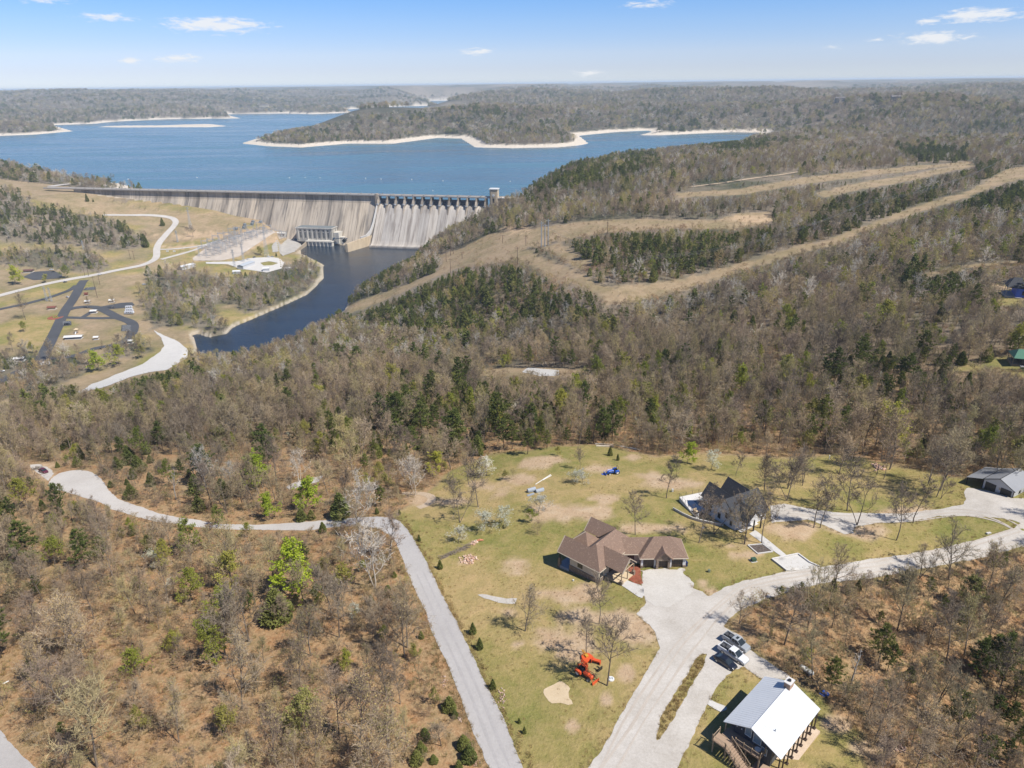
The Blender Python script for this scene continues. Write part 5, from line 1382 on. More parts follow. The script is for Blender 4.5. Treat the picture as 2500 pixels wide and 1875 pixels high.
def free_mask(x, y, margin=1.0):
    ok = ~inside(OPEN_MAIN, x, y)
    wide = np.hypot(x, y)
    for c in CUTS + CLEARINGS:
        ok &= ~inside(c, x, y)
    ok &= ~inside(HILL, x, y)
    v = inside(VALLEY, x, y)
    vw = np.zeros(len(x), bool)
    for c in VALLEY_WOODS: vw |= inside(c, x, y)
    ok &= ~v | vw
    for p, hw in ROAD_LINES:
        lo = p.min(0) - 30; hi = p.max(0) + 30
        k = (x > lo[0]) & (x < hi[0]) & (y > lo[1]) & (y < hi[1])
        if k.any():
            d = pdist(p[::2] if len(p) > 40 else p, x[k], y[k]); kk = np.where(k)[0]
            ok[kk[d < hw + margin]] = False
    for p in ROAD_POLYS:
        lo = p.min(0) - 10; hi = p.max(0) + 10
        k = (x > lo[0]) & (x < hi[0]) & (y > lo[1]) & (y < hi[1])
        if k.any():
            kk = np.where(k)[0]
            bad = inside(p, x[k], y[k]) | (pdist(p, x[k], y[k], True) < margin)
            ok[kk[bad]] = False
    k = np.hypot(x, y) > 450
    z = zfun(x, y)
    ok &= ~(k & inside(RIVER, x, y)) & ~(k & inside(LAKE_HULL, x, y) & (z < LAKE_Z + 5.5))
    ok &= ~(k & (z < 1.2))
    ds = (x - DAM_L[0]) * dam_dir[0] + (y - DAM_L[1]) * dam_dir[1]; dd = (x - DAM_L[0]) * dam_nrm[0] + (y - DAM_L[1]) * dam_nrm[1]
    ok &= ~((ds > -20) & (ds < DAM_LEN + 22) & (dd > -30) & (dd < 75) & ~((ds > DAM_LEN - 60) & (dd > 40)))
    return ok
def evergreen_p(x, y):
    p = .09 + .42 * np.clip((fbm(x / 160, y / 160, 3, 77) - .52) * 5, 0, 1) * smooth(600, 1200, np.hypot(x, y))
    p += .14 * smooth(1500, 2600, np.hypot(x, y)) * (fbm(x / 300, y / 300, 3, 78) > .45)
    p = np.where(np.hypot(x, y) < 420, .12, p)
    for poly, w in EVERGREEN:
        lo = poly.min(0); hi = poly.max(0)
        k = (x > lo[0]) & (x < hi[0]) & (y > lo[1]) & (y < hi[1])
        if k.any():
            kk = np.where(k)[0]; m_ = inside(poly, x[k], y[k]); p[kk[m_]] = np.maximum(p[kk[m_]], w)
    return p
def px_poly(poly):
    r = resample(np.vstack((poly, poly[:1])), 6.0)
    return project(np.column_stack((r, zfun(r[:, 0], r[:, 1]))))[:, :2]
SEEN = [px_poly(c) for c in CUTS + CLEARINGS + [cds_poly, ramp_lot, pullout, circle, yard_poly, np.array(G2('5', [(78, 372), (130, 335), (390, 355), (382, 402), (230, 404)]))]]
SEEN += [S('A', [(1340, 720), (1590, 690), (1815, 710), (1790, 745), (1700, 785), (1560, 865), (1480, 935), (1460, 980), (1370, 1030), (1250, 1088), (1100, 1135), (1000, 1160), (870, 1165), (840, 1100), (985, 1086), (1120, 1015), (1330, 920), (1405, 800)]),
         S('A', [(420, 492), (1600, 700), (1820, 705), (1900, 640), (2060, 540), (2140, 495), (1600, 480), (320, 458)]), S('B', [(780, 540), (1230, 476), (1240, 486), (800, 550)]), S('B', [(1750, 430), (1990, 428), (1990, 440), (1750, 440)]),
         S('A', [(1495, 119), (1525, 132), (1600, 130), (1850, 112), (2010, 92), (2030, 79), (1850, 81), (1915, 101), (1700, 107)]), S('A', [(0, 233), (150, 228), (320, 213), (225, 186), (490, 172), (720, 161), (1045, 158), (975, 140), (1525, 132), (1500, 162), (1190, 210), (1030, 262), (1300, 286), (1890, 246), (1990, 248), (2050, 286), (2212, 290), (2212, 380), (600, 380), (0, 300)]),
         S('B', [(290, 321), (450, 305), (590, 301), (600, 308), (545, 320), (800, 314), (1090, 304), (1020, 322), (1000, 335), (600, 372), (330, 372)]), S('3', [(1300, 840), (1400, 830), (1380, 1000), (1520, 1140), (1460, 1150), (1330, 1000)])]
def hides(x, y, z, h):
    out = np.zeros(len(x), bool)
    for f in (1.0, .85, .7, .55, .4, .25):
        s = project(np.column_stack((x, y, z + h * f)))
        for pl in SEEN: out |= inside(pl, s[:, 0], s[:, 1])
    return out
ALL = {'bare': [], 'green': [], 'leafy': []}       # rows: x y h detail(0 near,1 far) wide
for r0, r1, step, seed in ((70, 430, 5.0, 1), (430, 900, 5.4, 2), (900, 1500, 6.4, 3), (1500, 2600, 10, 4), (2600, 5600, 19, 5), (5600, 9000, 34, 6)):
    x, y, R = stand_points(r0, r1, step, seed)
    r = np.hypot(x, y)
    dens = .70 + .6 * (fbm(x / 30, y / 30, 3, 5) - .5) if r0 < 100 else .9 + .3 * (fbm(x / 70, y / 70, 3, 5) - .5)
    k = R.random(len(x)) < np.where(inside(VALLEY, x, y), dens * .62, dens)
    x, y = x[k], y[k]
    k = free_mask(x, y, 2.2 if r0 < 400 else 2.0)
    x, y = x[k], y[k]
    if r0 < 100:
        src = project(np.column_stack((x, y, zfun(x, y))))
        front = np.hypot(x, y) < 200
        k = ~front | (R.random(len(x)) < np.where(x > 20, 1.0, .75))
        br = inside(G2('S', [(150, 1150), (500, 1100), (900, 1130), (1010, 1200), (950, 1250), (600, 1285), (400, 1270), (250, 1180)]), x, y)
        k &= ~br | (R.random(len(x)) < .35)
        for tx, ty, tr in TREE_XY:
            k &= (x - tx) ** 2 + (y - ty) ** 2 > tr ** 2
        x, y = x[k], y[k]
    else:
        far_trees = [t for t in TREE_XY if math.hypot(t[0], t[1]) > r0 - 20 and math.hypot(t[0], t[1]) < r1]
        k = np.ones(len(x), bool)
        for tx, ty, tr in far_trees:
            k &= (x - tx) ** 2 + (y - ty) ** 2 > tr ** 2
        x, y = x[k], y[k]
    n = len(x); r = np.hypot(x, y)
    pe = evergreen_p(x, y)
    u = R.random(n)
    fr = (r < 225) & (y < 215)
    pe = np.where(fr, np.minimum(pe, .035), pe)
    gre = u < pe
    pl = .075 + .16 * np.clip((fbm(x / 50, y / 50, 2, 91) - .55) * 6, 0, 1)
    pl = np.where(r < 700, pl, pl * .35)
    for poly, w in LEAFIER: pl = np.where(inside(poly, x, y), np.maximum(pl, w), pl)
    pl = np.where(fr, np.minimum(pl, .05), pl)
    lea = ~gre & (R.random(n) < pl)
    bar = ~gre & ~lea
    hsz = (.55 + .95 * R.random(n) ** 1.3) * np.where(r < 200, 10.5, np.where(r < 430, 11.5, 10.2))
    if r0 >= 1500: hsz *= 1.25 if r0 < 2600 else 1.5
    front_small = (r < 200) & (R.random(n) < .35)
    hsz = np.where(front_small, hsz * .55, hsz)
    hsz = np.where(gre, hsz * R.uniform(.7, 1.2, n), hsz)
    hsz = np.where(lea, hsz * R.uniform(.5, 1.0, n) * np.where(fr, .6, 1), hsz)
    hsz = np.where(gre & fr, hsz * .6, hsz)
    det = np.full(n, 0 if r0 < 100 else 1)
    wide = R.uniform(.72, 1.08, n) * (1.0 if r0 < 100 else 1.1)
    if r0 >= 1500: wide *= 1.35 if r0 < 2600 else (1.9 if r0 < 5000 else 2.8)
    if 1:
        z = zfun(x, y)
        b1 = hides(x, y, z, hsz)
        hsz = np.where(b1, hsz * .5, hsz)
        ok = ~(b1 & hides(x, y, z, hsz)); bar &= ok; gre &= ok; lea &= ok
    for nm, mk in (('bare', bar), ('green', gre), ('leafy', lea)):
        ALL[nm].append(np.column_stack((x[mk], y[mk], hsz[mk], det[mk], wide[mk])))
for nm in ALL: ALL[nm] = np.vstack(ALL[nm])
REST = {}
for nm, kinds, limit in (('bare', ('bare_tree', 'budding_tree'), 480), ('green', ('pine_tree', 'cedar_tree'), 300), ('leafy', ('leafy_tree', 'leafy_tree', 'leafy_tree', 'leafy_tree', 'blossom_tree'), 150)):
    a = ALL[nm]
    z = zfun(a[:, 0], a[:, 1])
    s = project(np.column_stack((a[:, 0], a[:, 1], z + a[:, 2] * .5)))
    inv = (s[:, 0] > -20) & (s[:, 0] < 2520) & (s[:, 1] > 150) & (s[:, 1] < 1910)
    size = np.where(inv & (a[:, 3] == 0), a[:, 2] / s[:, 2], -1)
    order = np.argsort(-size)[:limit]
    order = order[size[order] > 0]
    for i in order:
        k = kinds[int(random.random() * len(kinds))]
        ph = region_phrase(a[i, 0], a[i, 1], s[i, :2])
        h = a[i, 2] * (.5 if k == 'cedar_tree' else (.4 if k == 'blossom_tree' else 1))
        NAMELESS.append((plant(k, (a[i, 0], a[i, 1], z[i] - .15), h, ADJ[k] + ' ' + ph, GRP[k] + ph, wide=a[i, 4] * (1.3 if k == 'cedar_tree' else 1.0)), k, h, s[i, :2]))
    keep_ = np.ones(len(a), bool); keep_[order] = False
    REST[nm] = np.column_stack((a, z))[keep_]
MARKS = [('the foot of the asphalt lane', 'd', 2080, 1640), ('the asphalt lane middle', 'd', 1800, 800), ('the bend of the lane', 'b', 1200, 640), ('the turning circle', 'a', 650, 260), ('the maroon car', 'a', 385, 190), ('the dense lower pine', 'a', 750, 880), ('the large pine at the left', 'a', 250, 850),
         ('the corner of road at lower left', 'c', 150, 1600), ('the tall yellow green tree', 'b', 310, 1080), ('the large pale limbed tree', 'b', 1030, 950), ('the white pipe', 'c', 50, 930), ('the open litter slope', 'c', 1350, 900), ('the brightest lane tree', 'b', 440, 400), ('the grey gravel patch', '4', 450, 1190), ('the dirt track loop', 'b', 1400, 400), ('the turning lane', 'a', 1700, 630),
         ('the blue tractor', '5', 830, 1200), ('the log row', '5', 850, 985), ('the white house', '7', 1200, 500), ('the metal barn', 'H', 2000, 250), ('the upper barn drive', 'H', 1000, 300), ('the slab clearing', '5', 230, 370), ('the boat ramp lot', '3', 1250, 100), ('the green roofed house', '6', 1770, 780), ('the blue house', '6', 1735, 300), ('the cabin', '8', 900, 800), ('the white propane tank', '8', 1480, 150),
         ('the pale dead tree', 'f', 640, 750), ('the fork of the gravel road', 'H', 2100, 700), ('the parked pickups', 'I', 400, 380), ('the tall roadside cedar row', 'H', 800, 1120), ('the tan rubble', 'f', 1050, 1500), ('the lower right corner', 'f', 1900, 1500), ('the right edge of the wood', 'f', 2000, 700), ('the lower right wood middle', 'f', 1300, 850), ('the park spine road', 'E', 500, 1150), ('the riverside bend', 'A', 1390, 850), ('the lone yellow slope tree', '6', 790, 480), ('the large midwood pine', '4', 1360, 700), ('the left edge of the slope', '3', 60, 650)]
MK = np.array([S(v, [(x, y)])[0] for _, v, x, y in MARKS])
ORD = 'nearest second third fourth fifth sixth seventh eighth ninth tenth eleventh twelfth thirteenth fourteenth fifteenth sixteenth seventeenth eighteenth nineteenth twentieth'.split()
SHORT = {'bare_tree': 'bare grey tree', 'budding_tree': 'straw budding tree', 'pine_tree': 'dark green pine', 'cedar_tree': 'bushy green cedar', 'leafy_tree': 'yellow green tree', 'blossom_tree': 'white blossom shrub', 'pale_tree': 'pale bare tree'}
RANKS = {}
for o, k, h, px in NAMELESS:
    d = MK - px; i = int(np.argmin((d ** 2).sum(1))); dx, dy = -d[i]
    side = ('to the right of' if dx > 0 else 'to the left of') if abs(dx) > abs(dy) * 2 else (('below right of' if dx > 0 else 'below left of') if dy > 0 else ('behind and right of' if dx > 0 else 'behind and left of')) if abs(dy) < abs(dx) * 2 else ('in front of' if dy > 0 else 'behind')
    RANKS.setdefault((k, i, side), []).append((math.hypot(dx, dy), o, h))
for (k, i, side), lst in RANKS.items():
    lst.sort(key=lambda t: t[0])
    for n_, (dd, o, h) in enumerate(lst):
        o['label'] = ('tall ' if h > 11 else 'small ' if h < 6 else '') + SHORT[k] + ', ' + (ORD[n_] if n_ < 20 else 'far') + ' ' + side + ' ' + MARKS[i][0]
def instancer(name, label, pts, protos, kind='stuff'):
    """one mass of plants: points carrying size, turn and which mesh; a node tree sets a mesh on each"""
    me = bpy.data.meshes.new(name)
    n = len(pts)
    me.vertices.add(n); me.vertices.foreach_set('co', pts[:, [0, 1, 2]].astype(np.float32).ravel())
    for nm, col, ty in (('tall', 3, 'FLOAT'), ('wide', 4, 'FLOAT'), ('turn', 5, 'FLOAT'), ('pick', 6, 'INT')):
        at = me.attributes.new(nm, ty, 'POINT'); at.data.foreach_set('value', pts[:, col].astype(np.float32 if ty == 'FLOAT' else np.int32))
    o = link(name, me)
    pc = bpy.data.collections.new(name + '_meshes')
    for i, p in enumerate(protos):
        po = bpy.data.objects.new('%s_%02d' % (name, i), p); pc.objects.link(po)
    ng = bpy.data.node_groups.new(name, 'GeometryNodeTree')
    ng.interface.new_socket('Geometry', in_out='INPUT', socket_type='NodeSocketGeometry')
    ng.interface.new_socket('Geometry', in_out='OUTPUT', socket_type='NodeSocketGeometry')
    gi = ng.nodes.new('NodeGroupInput'); go = ng.nodes.new('NodeGroupOutput')
    ci = ng.nodes.new('GeometryNodeCollectionInfo'); ci.inputs[0].default_value = pc; ci.inputs[1].default_value = True; ci.inputs[2].default_value = True
    iop = ng.nodes.new('GeometryNodeInstanceOnPoints')
    def attr(nm, ty):
        a = ng.nodes.new('GeometryNodeInputNamedAttribute'); a.data_type = ty; a.inputs[0].default_value = nm
        return a.outputs[0]
    ng.links.new(gi.outputs[0], iop.inputs['Points'])
    ng.links.new(ci.outputs[0], iop.inputs['Instance'])
    iop.inputs['Pick Instance'].default_value = True
    ng.links.new(attr('pick', 'INT'), iop.inputs['Instance Index'])
    cr_ = ng.nodes.new('ShaderNodeCombineXYZ'); ng.links.new(attr('turn', 'FLOAT'), cr_.inputs[2])
    ng.links.new(cr_.outputs[0], iop.inputs['Rotation'])
    cs = ng.nodes.new('ShaderNodeCombineXYZ'); w_ = attr('wide', 'FLOAT')
    ng.links.new(w_, cs.inputs[0]); ng.links.new(w_, cs.inputs[1]); ng.links.new(attr('tall', 'FLOAT'), cs.inputs[2])
    ng.links.new(cs.outputs[0], iop.inputs['Scale'])
    ng.links.new(iop.outputs[0], go.inputs[0])
    md = o.modifiers.new('plants', 'NODES'); md.node_group = ng
    return tag(o, label, kind=kind)
def merged_of(kind):
    out = []
    for tr, crn in PROTO[kind]:
        bm = bmesh.new(); bm.from_mesh(tr); nb = len(bm.faces)
        bm.from_mesh(crn)
        bm.faces.ensure_lookup_table()
        for f in bm.faces[nb:]: f.material_index += 1
        me = bpy.data.meshes.new('whole_' + kind); bm.to_mesh(me); bm.free()
        for m_ in list(tr.materials) + list(crn.materials): me.materials.append(m_)
        out.append(me)
    return out
for nm, near_kinds, label in (('bare', ('bare_tree', 'budding_tree'), 'mass of bare grey brown woodland over the slopes and far shores'),
                              ('green', ('pine_tree', 'cedar_tree'), 'mass of dark evergreens through the woods and far shores'),
                              ('leafy', ('leafy_tree',), 'scatter of yellow green leafing trees through the woods')):
    a = REST[nm]
    protos = []
    for k in near_kinds: protos += merged_of(k)
    nn = len(protos); protos += FAR[nm]
    R = np.random.default_rng(5)
    n = len(a)
    pick = np.where(a[:, 3] == 0, R.integers(0, nn, n), nn + R.integers(0, len(FAR[nm]), n))
    if nm == 'bare':
        pass
    pts = np.column_stack((a[:, 0], a[:, 1], a[:, 5] - .2, a[:, 2], a[:, 2] * a[:, 4], R.uniform(0, 6.28, n), pick))
    instancer({'bare': 'bare_woods', 'green': 'evergreen_woods', 'leafy': 'leafing_woods'}[nm], label, pts, protos)
    print(nm, n)
bx, by = [], []
x, y, R = stand_points(70, 330, 2.5, 8)
k = R.random(len(x)) < np.where(x > 20, .3, 0) + (.52 + 1.4 * (fbm(x / 14, y / 14, 3, 15) - .5))
x, y = x[k], y[k]
k = free_mask(x, y, .8)
x, y = x[k], y[k]
x2, y2, R2 = stand_points(330, 700, 6.0, 9)
k = free_mask(x2, y2, 1.5); x2, y2 = x2[k], y2[k]
x3, y3, R4 = stand_points(430, 1300, 6.5, 10); k3 = np.zeros(len(x3), bool)
for c in CUTS: k3 |= inside(c, x3, y3)
k3 &= R4.random(len(x3)) < .3
x = np.concatenate((x, x2, x3[k3])); y = np.concatenate((y, y2, y3[k3]))
n = len(x)
h = R.uniform(.8, 2.6, n) * np.where(np.hypot(x, y) > 330, 1.8, 1.0)
h[len(h) - k3.sum():] *= .5
pts = np.column_stack((x, y, zfun(x, y) - .1, h, h * R.uniform(.8, 1.5, n), R.uniform(0, 6.28, n), np.minimum(R.integers(0, 9, n) // 2, 3)))
x, y, R5 = stand_points(70, 330, 2.9, 14)
k = R5.random(len(x)) < np.where((x < 0) & (y < 130), -.12, .2) + 1.1 * (fbm(x / 18, y / 18, 3, 19) - .25); x, y = x[k], y[k]; k = free_mask(x, y, 1.2); x, y = x[k], y[k]; n = len(x); h = R5.uniform(2.2, 6.5, n)
k = ~hides(x, y, zfun(x, y), h); x, y, h = x[k], y[k], h[k]; n = len(x)
pts = np.vstack((pts, np.column_stack((x, y, zfun(x, y) - .1, h, h * R5.uniform(.8, 1.2, n), R5.uniform(0, 6.28, n), 4 + R5.integers(0, 3, n)))))
instancer('undergrowth', 'brown brush and saplings under the trees', pts, BRUSHES + SAPS)
print('undergrowth', n, {k: v for k, v in CNT.items()})
def streaked(name, base, dark, light, scale_along=.5, amount=.6, rough=.9):
    """poured concrete with run-off streaks down the face and faint lift lines"""
    m, nt, b = new_mat(name)
    ps = N(nt, 'ShaderNodeNewGeometry').outputs['Position']
    dt = N(nt, 'ShaderNodeVectorMath', operation='DOT_PRODUCT'); nt.links.new(ps, dt.inputs[0]); dt.inputs[1].default_value = (dam_dir[0], dam_dir[1], 0)
    sz = N(nt, 'ShaderNodeSeparateXYZ'); nt.links.new(ps, sz.inputs[0]); cx = N(nt, 'ShaderNodeCombineXYZ'); nt.links.new(dt.outputs['Value'], cx.inputs[0]); nt.links.new(sz.outputs[2], cx.inputs[2]); tc = cx.outputs[0]
    mp = N(nt, 'ShaderNodeMapping'); mp.inputs['Scale'].default_value = (scale_along, scale_along, .014); nt.links.new(tc, mp.inputs[0])
    n1 = noise_tex(nt, 1.0, 6, .7, mp.outputs[0])
    mp2 = N(nt, 'ShaderNodeMapping'); mp2.inputs['Scale'].default_value = (.10, .11, .022); nt.links.new(tc, mp2.inputs[0])
    n2 = noise_tex(nt, 1.0, 4, .6, mp2.outputs[0])
    c = ramp(nt, [(.36, dark), (.48, base), (.60, light)], n1)
    c2 = ramp(nt, [(.40, dark), (.50, base), (.64, light)], n2)
    cc = mixc(nt, amount, base, mixc(nt, .45, c.outputs[0], c2.outputs[0]))
    oi = N(nt, 'ShaderNodeObjectInfo')
    v = ramp(nt, [(0, (.68, .67, .66)), (.5, (1, 1, 1)), (1, (1.15, 1.12, 1.06))], oi.outputs['Random'])
    cc = mixc(nt, 1.0, cc, v.outputs[0], 'MULTIPLY')
    w = N(nt, 'ShaderNodeTexWave'); w.wave_type = 'BANDS'; w.bands_direction = 'Z'; w.inputs['Scale'].default_value = .21; w.inputs['Distortion'].default_value = .4
    nt.links.new(tc, w.inputs[0])
    wl_ = ramp(nt, [(0, (.86, .86, .86)), (.12, (1, 1, 1))], w.outputs[1])
    cc = mixc(nt, .7, cc, wl_.outputs[0], 'MULTIPLY')
    nt.links.new(cc, b.inputs['Base Color']); b.inputs['Roughness'].default_value = rough; b.inputs['Specular IOR Level'].default_value = .2
    return m
DAMC = streaked('dam_concrete', (.37, .315, .255), (.075, .07, .068), (.46, .40, .33), .5, 1.0)
SPILLC = streaked('spillway_concrete', (.38, .345, .31), (.15, .125, .11), (.47, .44, .405), .6, 1.0)
TANC = streaked('tan_concrete', (.44, .36, .26), (.22, .18, .13), (.50, .43, .33), .5, .7)
DECKC = stone_mat('crest_concrete', (.40, .37, .33), (.47, .44, .40), (.52, .49, .45), .3, .05)
NAVY = simple('navy_gate_paint', (.018, .040, .085), (.026, .055, .11), .3, .5)
WHITEP = simple('white_paint', (.66, .66, .64), (.58, .58, .56), .8, .5)
STEEL = simple('galvanised_steel', (.42, .45, .48), (.34, .37, .40), 1.0, .45, .4)
DARKWIN = simple('dark_glass', (.02, .025, .03), (.035, .04, .045), 1.0, .15)
GREYROOF = simple('grey_flat_roof', (.12, .14, .145), (.17, .185, .19), .4, .85)
WOODPOLE = simple('wood_pole', (.14, .085, .06), (.10, .065, .045), 2.0, .9)
ang = math.atan2(dam_dir[1], dam_dir[0])
dam = thing('dam', 'long concrete dam with overflow section and road along its crest', 'dam', (DAM_L[0], DAM_L[1], 0), ang)
SP0 = DAM_LEN - 187.0          # start of the overflow bays
PITCHB = 14.4
NB = 12
BLK = 13.6
nblk = int((SP0 - 3) / BLK)
BLK = (SP0 - 3) / nblk
prof = [(6, -8), (6, 69.8), (-.0, 69.8), (-.4, 64), (-2.2, TOE_TOP), (-2.2 - FACE_SLOPE * (TOE_TOP + 8), -8)]
b_ = MB(); b_.extrude_profile(prof, .12, BLK - .12, axis='x')
blk_me = b_.mesh('dam_block', DAMC)
j_ = MB()
j_.box(-.28, .28, -.75, 0, 61, 69.8)
rib_me = j_.mesh('dam_rib', DAMC)
core = MB(); core.extrude_profile([(5.8, -8), (5.8, 69.6), (.4, 69.6), (.2, 64), (-1.6, TOE_TOP), (-1.6 - FACE_SLOPE * (TOE_TOP + 8), -8)], 0, SP0, axis='x')
core.build('core_wall', DAMC, dam)
for k in range(nblk):
    o = link('monolith', blk_me, dam, (k * BLK, 0, 0))
    o2 = link('joint_rib', rib_me, dam, (k * BLK, 0, 0))
dk = MB(); dk.box(-60, DAM_LEN + 40, -3.0, 7.0, 69.9, 71.2); dk.build('road_deck', DECKC, dam)
pp = MB(); pp.box(-60, DAM_LEN - 12, -3.25, -2.85, 70.6, 72.3); pp.build('parapet', DECKC, dam)
pp = MB(); pp.box(-60, DAM_LEN + 40, 6.85, 7.25, 70.6, 72.3); pp.build('parapet', DECKC, dam)
pl = MB(); pl.box(-.6, .6, -3.45, -2.7, 72.3, 73.0); pl_me = pl.mesh('plinth', DAMC)
for k in range(int(DAM_LEN / 18)):
    link('lamp_plinth', pl_me, dam, (8 + k * 18.0, 0, 0)); link('lamp_plinth', pl_me, dam, (8 + k * 18.0, 10.0, 0))
ogee = [(6, -8), (6, 56.2), (3.5, 57.6), (1.5, 58), (-1, 57.5), (-4, 55.6), (-8, 51.8), (-12, 46.6), (-42, 8.0), (-46, 4.2), (-50, 2.6), (-54, 3.4), (-54.5, 2.0), (-54.5, -8)]
ch = MB(); ch.extrude_profile(ogee, .25, PITCHB - .25, axis='x'); ch_me = ch.mesh('chute', SPILLC, False)
cc_ = MB(); cc_.extrude_profile([(5.8, -8), (5.8, 55), (0, 56.6), (-4, 54.6), (-12, 45.6), (-42, 7.0), (-50, 1.6), (-54, 1.6), (-54, -8)], SP0, SP0 + NB * PITCHB, axis='x'); cc_.build('overflow_core', SPILLC, dam)
pier_prof = [(7.5, 40), (7.5, 69.8), (-2.6, 69.8), (-4.0, 66), (-7.4, 60.0), (-8.2, 54.5), (-11.0, 49), (-13.4, 44.5), (-11, 40)]
pm = MB(); pm.extrude_profile(pier_prof, -1.2, 1.2, axis='x')
pm.box(-.9, .9, -4.6, -3.0, 64, 69.8)
pier_me = pm.mesh('pier', DAMC)
tb = MB(); tb.box(-1.45, 1.45, -8.2, -6.6, 57.6, 59.2); trun_me = tb.mesh('trunnion_block', WHITEP)
gm = MB()
prev = None
for k in range(7):
    a = math.radians(-24 + 52 * k / 6); R0_ = 10.5
    y_, z_ = -7.0 + R0_ * math.cos(a), 59.0 + R0_ * math.sin(a) + 2.2
    if prev: gm.hexa([(.2, prev[0], prev[1]), (12.0, prev[0], prev[1]), (12.0, prev[0] + .35, prev[1]), (.2, prev[0] + .35, prev[1])], [(.2, y_, z_), (12.0, y_, z_), (12.0, y_ + .35, z_), (.2, y_ + .35, z_)])
    prev = (y_, z_)
gate_me = gm.mesh('gate_skin', NAVY)
am = MB()
for x_ in (1.6, 10.6):
    for z_ in (58.0, 63.0, 67.0): am.bar((x_, -7.0, 58.6), (x_, 2.6, z_), .28)
for z_ in (59.5, 62.4, 65.2): am.box(.4, 11.8, 2.0, 2.5, z_, z_ + .4)
arm_me = am.mesh('gate_arms', NAVY)
for k in range(NB):
    x_ = SP0 + k * PITCHB
    link('chute', ch_me, dam, (x_, 0, 0))
    g = link('gate', gate_me, dam, (x_ + 1.1, 0, 0)); link('gate_arms', arm_me, g)
for k in range(NB + 1):
    p_ = link('pier', pier_me, dam, (SP0 + k * PITCHB, 0, 0)); link('trunnion_block', trun_me, p_)
pf = MB(); pf.box(SP0 - 4.6, SP0 - 1.3, -6.0, 2, 52, 73.6); pf.build('end_pilaster', DAMC, dam)
tw = MB()
cur = [(SP0 - 1.6, -2.6, 60), (SP0 - 1.6, -8.0, 54), (SP0 - 1.8, -16, 44), (SP0 - 2.4, -26, 31), (SP0 - 4.5, -34, 21), (SP0 - 9, -40, 14.5), (SP0 - 17, -45, 11.5)]
for a, b2 in zip(cur[:-1], cur[1:]):
    tw.hexa([(a[0] - .9, a[1], a[2] - 4), (a[0] + .9, a[1], a[2] - 4), (b2[0] + .9, b2[1], b2[2] - 4), (b2[0] - .9, b2[1], b2[2] - 4)],
            [(a[0] - .9, a[1], a[2] + 2.2), (a[0] + .9, a[1], a[2] + 2.2), (b2[0] + .9, b2[1], b2[2] + 2.2), (b2[0] - .9, b2[1], b2[2] + 2.2)])
tw.build('training_wall', CONC, dam)
ww = MB()
P = [(SP0 - 3, -30), (SP0 - 11, -60), (SP0 - 20, -90)]
for (ax, ay), (bx_, by_), zt0, zt1 in ((P[0], P[1], 14.5, 14.0), (P[1], P[2], 14.0, 12.5)):
    ww.hexa([(ax - 2, ay, -6), (ax + 2, ay, -6), (bx_ + 2, by_, -6), (bx_ - 2, by_, -6)], [(ax - 1.4, ay, zt0), (ax + 1.4, ay, zt0), (bx_ + 1.4, by_, zt1), (bx_ - 1.4, by_, zt1)])
ww.build('wing_wall', TANC, dam)
tz = MB(); x0 = DAM_LEN - 7
tz.box(x0, x0 + 12, -4.0, 6.0, 50, 83.0); tz.box(x0 + 1.5, x0 + 10.5, -5.0, -4.0, 62, 80.5)
tower = tz.build('tower', TANC, dam)
tc_ = MB(); tc_.box(x0 - .8, x0 + 12.8, -5.6, 6.8, 83.0, 84.6); o = tc_.build('tower_roof', WHITEP, tower)
em = MB(); em.bar((x0 + 6, -5.0, 75), (x0 + 6, -5.35, 75), 1.9, 18); em.build('round_seal', WHITEP, tower)
ew = MB(); ew.box(x0 + 4.6, x0 + 7.4, -5.12, -5.0, 64, 70.5); ew.build('door', DARKWIN, tower)
ab = MB(); ab.box(DAM_LEN + 5, DAM_LEN + 50, -2.4, 6, 40, 69.8); ab.build('abutment', DAMC, dam)
ph = thing('powerhouse', 'grey concrete powerhouse with flat roof and tall windows at the foot of the dam', 'powerhouse', (DAM_L[0], DAM_L[1], 0), ang)
PX0, PX1, PY0, PY1 = 441.0, 501.0, -50.0, -31.0
MASON = streaked('powerhouse_concrete', (.56, .53, .47), (.34, .325, .30), (.62, .59, .53), .35, .8)
w_ = MB(); w_.box(PX0, PX1, PY0, PY1, 5, 25.2); wall_o = w_.build('wall', MASON, ph)
w_ = MB(); w_.box(PX0 + 19, PX1 + 1.5, PY0 - 6.5, PY0 - .02, -6, 8.2); w_.box(PX0 + 17, PX1 + 2.4, PY0 - 8.0, PY0 - .02, 6.2, 7.2)
for k in range(6): w_.box(PX0 + 22 + k * 6.4, PX0 + 23.2 + k * 6.4, PY0 - 8.2, PY0 - 6.4, -6, 6.2)
w_.build('lower_deck', MASON, ph)
w_ = MB(); w_.box(PX0 - .8, PX1 + .8, PY0 - .8, PY1 + .8, 25.2, 26.6); w_.build('cornice', MASON, ph)
w_ = MB(); w_.box(PX0 + .4, PX1 - .4, PY0 + .4, PY1 - .4, 26.6, 26.9); w_.build('roof', GREYROOF, ph)
w_ = MB(); w_.box(PX1, PX1 + 9, PY0 + 4, PY1, 2, 19.5); w_.box(PX1 + 9, PX1 + 15, PY0 + 7, PY1, -5, 12); w_.build('side_annex', MASON, ph)
w_ = MB()
for k in range(8): w_.box(PX0 + 2.4 + k * 7.8, PX0 + 3.6 + k * 7.8, PY0 - .5, PY0, 8.2, 25.2)
w_.each('pilaster', MASON, ph)
wf = MB(); wf.box(-1.25, 1.25, -.12, 0.06, 0, 8.6); wf_me = wf.mesh('window', DARKWIN)
wp = MB()
for z_ in (2.0, 4.2, 6.4): wp.box(-1.25, 1.25, -.22, -.12, z_, z_ + .22)
wp.box(-.12, .12, -.22, -.12, 0, 8.6); wp_me = wp.mesh('mullion', STEEL)
